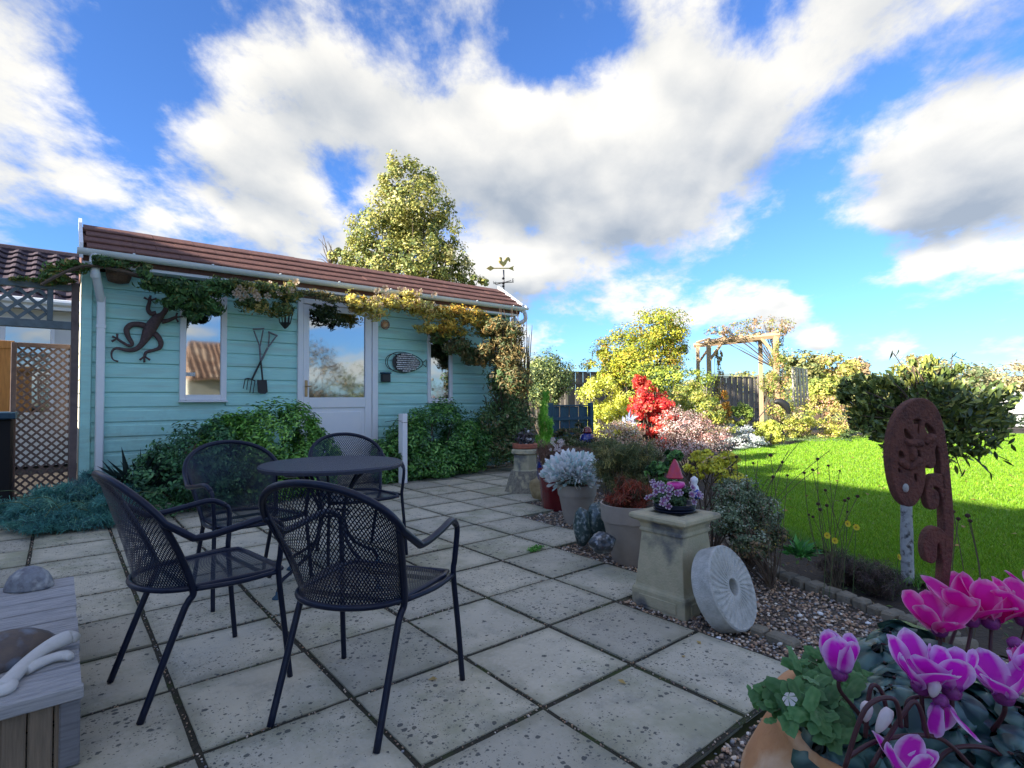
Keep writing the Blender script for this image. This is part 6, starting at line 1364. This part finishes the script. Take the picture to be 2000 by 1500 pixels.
# ------------------------------------------------------------------ bay tree
tb_ = Vector((4.13, 1.10, -.02)); dB = 3.48
t = empty('bay_tree', tb_, 'lollipop bay tree with a pale straight trunk standing at the lawn edge', 'tree')
top_ = gd(1772, 905, (tb_ - CP).dot(CF)); b = B(); b.tube(smooth([tb_, (tb_.x, tb_.y, .3), (top_.x, top_.y, top_.z), gd(1790, 800, (tb_ - CP).dot(CF))], 5), [.036] * 6 + [.032] * 5 + [.028] * 5, 12); obj('trunk', b, MATS['birch'], t, sm=True)
bb = [blob(1800, 770, 70, 62, dB), blob(1860, 800, 95, 66, dB), blob(1730, 800, 66, 56, dB), blob(1800, 840, 80, 52, dB), blob(1890, 850, 62, 44, dB), blob(1740, 850, 46, 36, dB), blob(1930, 800, 52, 56, dB), blob(1700, 835, 36, 34, dB), blob(1860, 735, 34, 22, dB), blob(1800, 715, 30, 24, dB), blob(1690, 790, 38, 44, dB), blob(1665, 765, 34, 34, dB), blob(1800, 878, 70, 26, dB), blob(1960, 780, 34, 40, dB), blob(1740, 745, 40, 30, dB)]
P, nn, g = crown(bb, 8500, .1, .22, 380, .5)
BAY = (np.array([(0, -.5, 0), (.13, -.15, .03), (.17, .1, .05), (.10, .35, .03), (0, .5, -.03), (-.10, .35, .03), (-.17, .1, .05), (-.13, -.15, .03), (0, 0, .0)]), np.array([(0, 1, 8), (1, 2, 8), (2, 3, 8), (3, 4, 8), (4, 5, 8), (5, 6, 8), (6, 7, 8), (7, 0, 8)]))
cols = palette(8500, [(.09, .13, .035, 4), (.16, .20, .05, 3), (.04, .06, .025, 1.5), (.34, .35, .08, 2)], g)  # the pale olive-yellow share paints in sunlit highlights on the crown
cen = np.array(gd(1815, 820, dB)); al = (P - cen) + nr.normal(0, .34, P.shape) + [0, 0, .2]
dist = (P - np.array(CP)) @ np.array(CF); order = np.argsort(dist); near = order[:300]; rest = order[300:]
stamp('foliage', P[rest], nn[rest], .054, BAY, cols[rest], M_GLOSS, t, along=al[rest])
lm = []
for k in range(4):
    o_ = npmesh('leaf', BAY[0] * .058, BAY[1], M_GLOSS, None, np.repeat(np.array([[(.10, .15, .04), (.16, .21, .05), (.05, .08, .03), (.36, .38, .08)][k]]), 9, 0)); lm.append(o_.data); bpy.data.objects.remove(o_)  # last leaf tone carries the same painted sunlit highlight
for i in near:
    y = Vector(al[i]).normalized(); x = y.cross(Vector(nn[i])).normalized(); z = x.cross(y); R3 = Matrix((x, y, z)).transposed()
    inst('leaf', lm[rnd.choices(range(4), (4, 3, 3, 1))[0]], t, P[i], R3.to_euler(), (rnd.uniform(.7, 1.25),) * 3)
b = B(); branches(b, gd(1790, 850, dB), bb, 70, .012, .003, .08)
for e in ((1975, 862), (1970, 900), (1935, 925), (1880, 930), (1900, 885), (1745, 690), (1860, 690)): b.tube(smooth([gd(1850, 850, dB), gd((1850 + e[0]) / 2, (845 + e[1]) / 2, dB), gd(*e, dB)], 4), [.008] * 5 + [.003] * 4, 5)
obj('branch', b, MATS['bark'], t)
for e in ((1975, 862), (1980, 875), (1970, 905), (1935, 930), (1925, 915), (1880, 925), (1890, 905), (1910, 900), (1945, 890), (1868, 918), (1740, 694), (1752, 690), (1862, 694), (1874, 700)):
    p = gd(*e, dB - .02); inst('leaf', lm[rnd.randrange(3)], t, p, (rnd.uniform(.6, 2.4), rnd.uniform(-.6, .6), rnd.uniform(-2, 2)), (1.15,) * 3)

# ------------------------------------------------------------------ foreground urn, cyclamen and rusty ornament
UC = Vector((0.905, 0.225, 0))
t = empty('terracotta_urn', UC, 'big rounded terracotta urn at the bottom right corner holding the cyclamen', 'plant pot')
b = B(); b.lathe([(.13, 0), (.15, .01), (.17, .12), (.215, .30), (.240, .44), (.243, .50), (.232, .585), (.205, .640), (.185, .665), (.192, .688), (.188, .698), (.172, .695), (.165, .66), (.02, .655)], 56, Matrix.Translation(UC)); obj('urn_body', b, MATS['terracotta'], t, sm=True)
b = B(); b.lathe([(.167, .67), (.08, .687), (.004, .69)], 20, Matrix.Translation(UC)); obj('compost', b, MATS['soil'], t)
def pal_mesh(name, V, F, T, m, sm=True):
    o_ = npmesh(name, np.array(V, float), np.array(F), m, None, np.array(T, float), sm); me = o_.data; bpy.data.objects.remove(o_); return me
def petal(kind, curl, seed):
    """a reflexed cyclamen petal: rises from the throat, swells, rounds off and flares back"""
    r_ = random.Random(seed); nu, nv = 8, 12; V = []; T = []; F_ = []
    Lp, Wp = .046, .0142
    for j in range(nv + 1):
        v = j / nv; w = Wp * (math.sin(PI * min(1, v * .80 + .13)) ** .75) * (1.0 if v < .97 else .45) * (1 if v > .12 else .5 + v * 4.2)
        if v > .85: w *= math.sqrt(max(0.02, 1 - ((v - .85) / .16) ** 2))
        zz = Lp * (v - .10 * v * v); yy = .005 + .007 * math.sin(v * 2.2) + curl * v * v * .016
        for i in range(nu + 1):
            u = -1 + 2 * i / nu; tw = .35 * v * (1 if seed % 2 else -1)
            x = u * w; y = yy - .22 * abs(u) ** 2 * w * (1 if v > .15 else -.6) + .0012 * math.sin(7 * v + 5 * u + seed)
            V.append((x * math.cos(tw) - y * math.sin(tw) * .3, y + x * math.sin(tw), zz))
            e = max(abs(u) ** 2.2, max(0, (v - .72) / .28) ** 1.5) + r_.uniform(-.06, .06)
            if kind == 'purple':
                base = np.array((.74, .02, .62)); rim = np.array((.84, .66, .90)); k = np.clip((e - .24) * 2.2, 0, 1); 
                if v < .30: k = np.clip(k + (.30 - v) * 1.6, 0, .8)
                if v < .10: k = .1; base = np.array((.30, .0, .36))
            else:
                base = np.array((.85, .015, .42)); rim = np.array((.90, .50, .74)); k = np.clip((e - .42) * 2.0, 0, .9)
                if v < .08: base = np.array((.5, .0, .25))
            T.append(base * (1 - k) + rim * k)
    for j in range(nv):
        for i in range(nu): a = j * (nu + 1) + i; F_.append((a, a + 1, a + nu + 2, a + nu + 1))
    return pal_mesh('petal', V, F_, T, M_PETAL)
PET = {k: [petal(k, c_, s_) for s_, c_ in enumerate((.2, .9, .5, -.2, 1.3))] for k in ('purple', 'pink')}
def cyc_nose(kind):
    b = B(); b.lathe([(.0035, .004), (.0075, .002), (.0085, -.003), (.0065, -.007), (.003, -.009)], 14); o_ = meshdata('flower', b, MATS['stem_dark'], True); return o_
mat('calyx', (.16, .02, .12), .5, (.30, .05, .28), 200)
NOSE = meshdata('flower', B().lathe([(.0040, .005), (.0078, .003), (.0088, -.003), (.0068, -.008), (.003, -.010)], 14), MATS['calyx'], True)
def flower(plant, p, kind, tilt=(0, 0), size=1.0, n=5, yaw=0.0, open_=.35):
    """top-level plant > flower > petal"""
    fo = bpy.data.objects.new('flower', NOSE); COL.objects.link(fo); fo.parent = plant; off = WLOC[plant.name]
    fo.location = Vector(p) - off; fo.rotation_euler = (tilt[0], tilt[1], 0); fo.scale = (size * .84,) * 3
    for i in range(n):
        me = PET[kind][rnd.randrange(5)]; pe = bpy.data.objects.new('petal', me); COL.objects.link(pe); pe.parent = fo
        a = yaw + 2 * PI * i / n + rnd.uniform(-.2, .2); lean = open_ * .62 + rnd.uniform(-.16, .16)
        # petal's y axis points outward
        Rm_ = Matrix.Rotation(a, 3, 'Z') @ Matrix.Rotation(-lean, 3, 'X') @ Matrix.Rotation(rnd.uniform(-.3, .3), 3, 'Z'); pe.rotation_euler = Rm_.to_euler(); pe.scale = (rnd.uniform(.95, 1.2), 1, rnd.uniform(.9, 1.12))
    return fo
RIMZ = .690
def stem_to(plant, p, foot, r=.0024, hook=True):
    b = B(); p = Vector(p); f = Vector(foot)
    pts = [f, f.lerp(p, .5) + Vector((rnd.uniform(-.01, .01), rnd.uniform(-.01, .01), 0)), p - Vector((0, 0, .022)), p - Vector((0, 0, .006))]
    b.tube(smooth(pts, 5), [r * 1.15] * 8 + [r] * 8, 7); return obj('stem', b, MATS['stem_dark'], plant, sm=True)
def urn_pt(px, py, z): return gz(px, py, z)
cyp = empty('purple_cyclamen', UC + Vector((0, 0, RIMZ)), 'white-edged purple cyclamen at the front of the terracotta urn', 'flowering plant')
cyk = empty('pink_cyclamen', UC + Vector((.09, .04, RIMZ)), 'vivid magenta pink cyclamen behind the rusty metal ornament', 'flowering plant')
def place(plant, kind, px, py, d, size, tilt=(0, 0), n=5, open_=.35, foot=None, yaw=0.):
    p = gd(px, py, d); flower(plant, p, kind, tilt, size, n, yaw, open_)
    fz = RIMZ + .0; ft = foot or UC + (Vector((p.x, p.y, 0)) - UC) * .55; stem_to(plant, p, (ft.x, ft.y, fz)); return p
place(cyp, 'purple', 1640, 1312, .66, 1.25, (0, .1), open_=.30, yaw=.3)
place(cyp, 'purple', 1800, 1335, .62, 1.45, (.1, -.15), open_=.42, yaw=.1)
place(cyp, 'purple', 1858, 1345, .61, 1.35, (-.1, .25), open_=.5, yaw=.9)
place(cyp, 'purple', 1960, 1355, .62, 1.45, (0, -.1), open_=.5, yaw=.5)
place(cyp, 'purple', 2030, 1345, .63, 1.4, (0, -.1), open_=.5, yaw=.2)
place(cyp, 'purple', 1765, 1510, .56, 1.05, (.1, .2), open_=.5)
place(cyp, 'purple', 1838, 1372, .60, 1.05, (PI * .92, .2), n=3, open_=.12)
for (x, y, d, k, sz, tl) in ((1835, 1226, .78, 'pink', 1.5, (0, -.35)), (1895, 1205, .78, 'pink', 1.65, (0, .05)), (1935, 1210, .77, 'pink', 1.6, (.1, .3)), (1870, 1190, .84, 'pink', 1.5, (0, 0)), (2000, 1205, .76, 'pink', 1.55, (0, .1)), (1985, 1260, .72, 'pink', 1.2, (PI * .8, .3)), (2050, 1180, .80, 'pink', 1.5, (0, .1))):
    place(cyk, k, x, y, d, sz, tl, open_=.45)
# leaves: heart-shaped, dark with silver marbling
def heart(seed):
    r_ = random.Random(seed); n = 20; ringp = []; V = [(0, 0, 0)]; T = [(.03, .07, .06)]; F_ = []
    rings = 4
    for k in range(1, rings + 1):
        for i in range(n):
            a = 2 * PI * i / n; R = .030 * (1 + .22 * math.cos(a)) * (1 - .55 * math.exp(-((abs(a - PI)) / .35) ** 2)) * (1 + .03 * math.sin(9 * a))
            rr = R * k / rings; x, y = rr * math.sin(a), rr * math.cos(a) + .006
            V.append((x, y, -.010 * (k / rings) ** 2 + .002 * math.sin(5 * a + seed) * k / rings + .0008 * r_.uniform(-1, 1)))
            band = (k in (2, 3)) and (math.sin(a * 5 + seed) + r_.uniform(-.5, .5) > .1)
            T.append((.09, .19, .17) if band else ((.014, .060, .060) if k < 4 else (.020, .075, .055)))
    for i in range(n): F_.append((0, 1 + i, 1 + (i + 1) % n, 0))
    Q = [(1 + (k) * n + i, 1 + (k + 1) * n + i, 1 + (k + 1) * n + (i + 1) % n, 1 + k * n + (i + 1) % n) for k in range(rings - 1) for i in range(n)]
    o_ = bpy.data.meshes.new('leaf'); o_.from_pydata(V, [], [(0, 1 + (i + 1) % n, 1 + i) for i in range(n)] + Q); at = o_.attributes.new('tint', 'FLOAT_COLOR', 'POINT')
    for i, c in enumerate(T): at.data[i].color = (*c, 1)
    finish(o_, M_GLOSS, True); return o_
HEART = [heart(s_) for s_ in range(5)]
def leaves(plant, cx, cy, z, R, n, size, front=None):
    b = B()
    for i in range(n):
        a = rnd.uniform(0, 2 * PI); r = R * math.sqrt(rnd.random()); x, y = cx + r * math.cos(a), cy + r * math.sin(a); zz = z + .055 * (1 - (r / R) ** 2) + rnd.uniform(-.02, .02) - .02
        out = Vector((math.cos(a), math.sin(a), 0)); nn_ = (Vector((0, 0, 1)) + out * (.2 + .8 * r / R) + Vector((rnd.uniform(-.25, .25), rnd.uniform(-.25, .25), 0))).normalized()
        q = nn_.to_track_quat('Z', 'Y'); e = (q.to_matrix() @ Matrix.Rotation(rnd.uniform(0, 2 * PI), 3, 'Z')).to_euler(); s_ = size * rnd.uniform(.75, 1.2)
        inst('leaf', HEART[rnd.randrange(5)], plant, (x, y, zz), e, (s_,) * 3)
        b.tube(smooth([(cx + (x - cx) * .4, cy + (y - cy) * .4, RIMZ), (cx + (x - cx) * .8, cy + (y - cy) * .8, zz - .01), (x, y, zz)], 3), .0018, 5)
    obj('leaf_stalk', b, MATS['stem_dark'], plant)
leaves(cyp, UC.x - .02, UC.y - .02, RIMZ + .035, .17, 110, 1.15)
leaves(cyk, UC.x + .08, UC.y + .03, RIMZ + .045, .13, 44, 1.1)
# arching spent stems with pale buds
b = B(); BUDS = []
arcs = [((1650, 1500), (1690, 1385), (1745, 1365), (1760, 1420)), ((1700, 1500), (1760, 1400), (1790, 1372), (1812, 1440)), ((1655, 1480), (1720, 1445), (1830, 1440), (1900, 1500)), ((1820, 1500), (1860, 1462), (1930, 1462), (1985, 1500)),
        ((1690, 1440), (1700, 1345), (1722, 1352), (1738, 1420)), ((1770, 1420), (1772, 1372), (1800, 1360), (1830, 1362))]
for k, pts in enumerate(arcs):
    dd_ = .56 + .015 * k; q = smooth([gd(x, y, dd_) for x, y in pts], 6); b.tube(q, .0024, 7)
for (x0_, y0_, x1_, y1_, d) in ((1694, 1372, 1690, 1410, .585), (1738, 1385, 1712, 1432, .57), (1828, 1330, 1820, 1362, .6)):
    p0, p1 = gd(x0_, y0_, d), gd(x1_, y1_, d); bud = B(); BUDS.append(bud); bud.tube(smooth([p0, p0.lerp(p1, .5), p1], 4), [.0035, .005, .006, .006, .0055, .005, .004, .0025, .001], 9)
obj('stem', b, MATS['stem_dark'], cyp, sm=True); mat('bud', (.62, .52, .50), .6, (.70, .62, .66), 40); [obj('bud', q_, MATS['bud'], cyp, sm=True) for q_ in BUDS]
# rounded green leaves at the left of the urn (winter pansy)
pan = empty('pansy_plant', UC + Vector((-.15, .08, RIMZ)), 'green lobed pansy leaves with one white bud spilling over the urn rim', 'plant')
def lobed(seed):
    r_ = random.Random(seed); n = 18; V = [(0, .02, .001)]; g_ = (.55, 1, 1.25, .75, 1.1, .9)[seed]; T = [(.16 * g_, .32 * g_, .12 * g_)]
    for k in (1, 2):
        for i in range(n):
            a = 2 * PI * i / n; R = .022 * (1 + .55 * abs(math.cos(a)) ** 1.5) * (1 + .10 * math.sin(6 * a + seed)); rr = R * k / 2
            V.append((rr * math.sin(a) * .72, rr * math.cos(a) + .02, -.004 * k * k / 4 + .0015 * math.sin(6 * a) * k)); T.append((.09 * g_, .24 * g_, .08 * g_) if k == 1 else (.13 * g_, .30 * g_, .11 * g_))
    o_ = bpy.data.meshes.new('leaf'); o_.from_pydata(V, [], [(0, 1 + (i + 1) % n, 1 + i) for i in range(n)] + [(1 + i, 1 + n + i, 1 + n + (i + 1) % n, 1 + (i + 1) % n)[::-1] for i in range(n)]); at = o_.attributes.new('tint', 'FLOAT_COLOR', 'POINT')
    for i, c in enumerate(T): at.data[i].color = (*c, 1)
    finish(o_, M_LEAF, True); return o_
LOB = [lobed(s_) for s_ in range(6)]
spots = [(1540, 1345, .70), (1575, 1330, .72), (1600, 1350, .70), (1560, 1365, .68), (1520, 1395, .68), (1555, 1400, .67), (1590, 1385, .67), (1615, 1375, .69), (1635, 1370, .70), (1650, 1395, .69), (1610, 1420, .66), (1625, 1430, .66), (1645, 1340, .74), (1620, 1320, .76), (1590, 1300, .78), (1665, 1320, .76), (1680, 1345, .74), (1700, 1330, .76), (1500, 1350, .72), (1515, 1365, .71), (1490, 1375, .72), (1660, 1360, .72), (1690, 1370, .72), (1640, 1350, .73), (1605, 1400, .67), (1710, 1300, .8), (1735, 1290, .8), (1755, 1310, .79), (1570, 1310, .76), (1610, 1280, .8)]
b = B()
for x, y, d in spots:
    for rep in range(6 if 1520 < x < 1700 else 4):
        p = gd(x + rnd.uniform(-13, 13), y + rnd.uniform(-12, 12), d + rnd.uniform(-.01, .015)); nn_ = (-CF * .8 + Vector((0, 0, .8)) + Vector((rnd.uniform(-.7, .7), rnd.uniform(-.7, .7), rnd.uniform(-.3, .3)))).normalized()
        q = nn_.to_track_quat('Z', 'Y'); e = (q.to_matrix() @ Matrix.Rotation(rnd.uniform(0, 2 * PI), 3, 'Z')).to_euler(); inst('leaf', LOB[rnd.randrange(6)], pan, p, e, (rnd.uniform(.28, .62),) * 3)
    f = UC + (Vector((p.x, p.y, 0)) - UC) * .7; b.tube(smooth([(f.x, f.y, RIMZ), p.lerp(Vector((f.x, f.y, RIMZ)), .4) + Vector((0, 0, .02)), p], 3), .0014, 5)
obj('leaf_stalk', b, MATS['stem_green'], pan)
wfl = flower_mesh('wf', .008, [(.6, .7, .5), (.75, .75, .78), (.78, .78, .8)], 6, .5); o_ = npmesh('flower', wfl[0], wfl[1], M_PETAL, None, wfl[2]); o_.parent = pan; o_.location = gd(1540, 1362, .655) - WLOC[pan.name]; o_.rotation_euler = (PI / 2, 0, -.8)

# rusty fern-curl ornament on a stake
dS = .86
t = empty('rusty_fern_ornament', gd(1828, 1250, dS), 'rusty cut-metal ornament of an oval head and two curled fronds on a stake', 'garden ornament')
k3 = lambda x, y: (1700 + x / 3.0, 760 + y / 3.0)
side = Vector((CR.x, CR.y, 0)).normalized(); fwd = Vector((CF.x, CF.y, 0)).normalized()
org = gd(1828, 1250, dS)
def to2(x, y):      # picture survey -> the ornament's own upright plane
    p = gd(*k3(x, y), dS) - org; return (p.dot(side), p.z)
def plate(nm, outer, holes, m, th=.007, y=0.0):
    cu = bpy.data.curves.new(nm, 'CURVE'); cu.dimensions = '2D'; cu.fill_mode = 'BOTH'; cu.extrude = th / 2; cu.bevel_depth = .0022; cu.bevel_resolution = 2; cu.offset = -.0022
    for pts in [outer] + holes:
        q = smooth([(*to2(*p), 0) for p in pts], 4, closed=True); sp = cu.splines.new('POLY'); sp.points.add(len(q) - 1); sp.use_cyclic_u = True
        for i, v in enumerate(q): sp.points[i].co = (v.x, v.y, 0, 1)
    oc = bpy.data.objects.new('tmp', cu); COL.objects.link(oc); dg = bpy.context.evaluated_depsgraph_get(); dg.update(); me = bpy.data.meshes.new_from_object(oc.evaluated_get(dg)); bpy.data.objects.remove(oc); me.name = nm
    Mx_ = Matrix(((side.x, 0, -fwd.x, 0), (side.y, 0, -fwd.y, 0), (0, 1, 0, 0), (0, 0, 0, 1))); me.transform(Mx_); me.transform(Matrix.Translation(-fwd * y)); me.materials.clear(); me.materials.append(m); me.shade_smooth()
    try: me.set_sharp_from_angle(angle=math.radians(50))
    except Exception: pass
    o = bpy.data.objects.new(nm, me); COL.objects.link(o); o.parent = t; return o
RU = MATS['rust']
plate('head_and_stalk', [(318, 52), (370, 75), (410, 130), (436, 210), (450, 300), (462, 400), (472, 520), (480, 640), (484, 760), (482, 860), (472, 980), (455, 1100), (438, 1250), (420, 1440), (410, 1560), (372, 1560), (372, 1440), (388, 1290), (402, 1150), (412, 1010), (418, 900), (424, 800), (422, 700), (416, 600), (412, 500), (408, 400), (396, 335), (384, 360), (386, 430), (372, 462), (345, 465), (326, 450), (325, 520), (312, 585), (292, 635), (262, 675), (235, 688), (205, 684), (172, 655), (148, 610), (128, 540), (116, 460), (112, 380), (120, 300), (138, 220), (165, 155), (200, 105), (255, 65)],
      [[(325, 205), (345, 205), (375, 240), (382, 265), (350, 265), (332, 240)], [(205, 235), (220, 245), (250, 290), (232, 300), (208, 275)], [(172, 365), (190, 372), (202, 400), (175, 405), (168, 390)], [(258, 185), (275, 178), (298, 182), (296, 210), (288, 260), (283, 250), (285, 205), (268, 208)], [(275, 370), (288, 362), (292, 400), (270, 440), (240, 448), (238, 435), (262, 420)], [(165, 465), (172, 470), (178, 488), (168, 490)], [(258, 500), (272, 502), (270, 545), (260, 525)]], RU, .012)
plate('curled_frond', [(440, 505), (400, 498), (360, 505), (335, 540), (322, 600), (325, 660), (342, 700), (368, 706), (392, 690), (402, 655), (400, 615), (385, 592), (372, 585), (368, 580), (378, 570), (395, 580), (408, 605), (416, 640), (440, 660)], [], RU, .010, .001)
plate('curled_frond', [(440, 860), (420, 825), (388, 806), (350, 812), (320, 845), (303, 900), (303, 955), (318, 1000), (345, 1018), (370, 1008), (382, 970), (384, 920), (392, 900), (402, 930), (408, 990), (420, 1030), (438, 960)], [], RU, .010, .001)
b = B(); 
for pts in (((205, 300), (240, 318), (290, 315), (310, 330)), ((325, 320), (355, 285), (385, 290)), ((165, 420), (200, 440), (220, 465)), ((225, 470), (270, 430), (290, 400)), ((240, 330), (250, 380), (245, 420))):
    q = smooth([org + side * to2(*p)[0] + Vector((0, 0, to2(*p)[1])) - fwd * .007 for p in pts], 4); b.tube(q, [.004 + .003 * math.sin(PI * i / (len(q) - 1)) for i in range(len(q))], 8)
obj('relief_petal', b, RU, t, sm=True)
b = B(); x_, z_ = to2(202, 578); b.lathe([(.006, 0), (.006, .002), (.004, .004), (.001, .0045)], 16, Matrix.Translation(org + side * x_ + Vector((0, 0, z_)) - fwd * .007) @ (-fwd).to_track_quat('Z', 'Y').to_matrix().to_4x4() @ Matrix.Diagonal((.8, 1.15, 1, 1))); obj('stud', b, MATS['millstone'], t, sm=True)
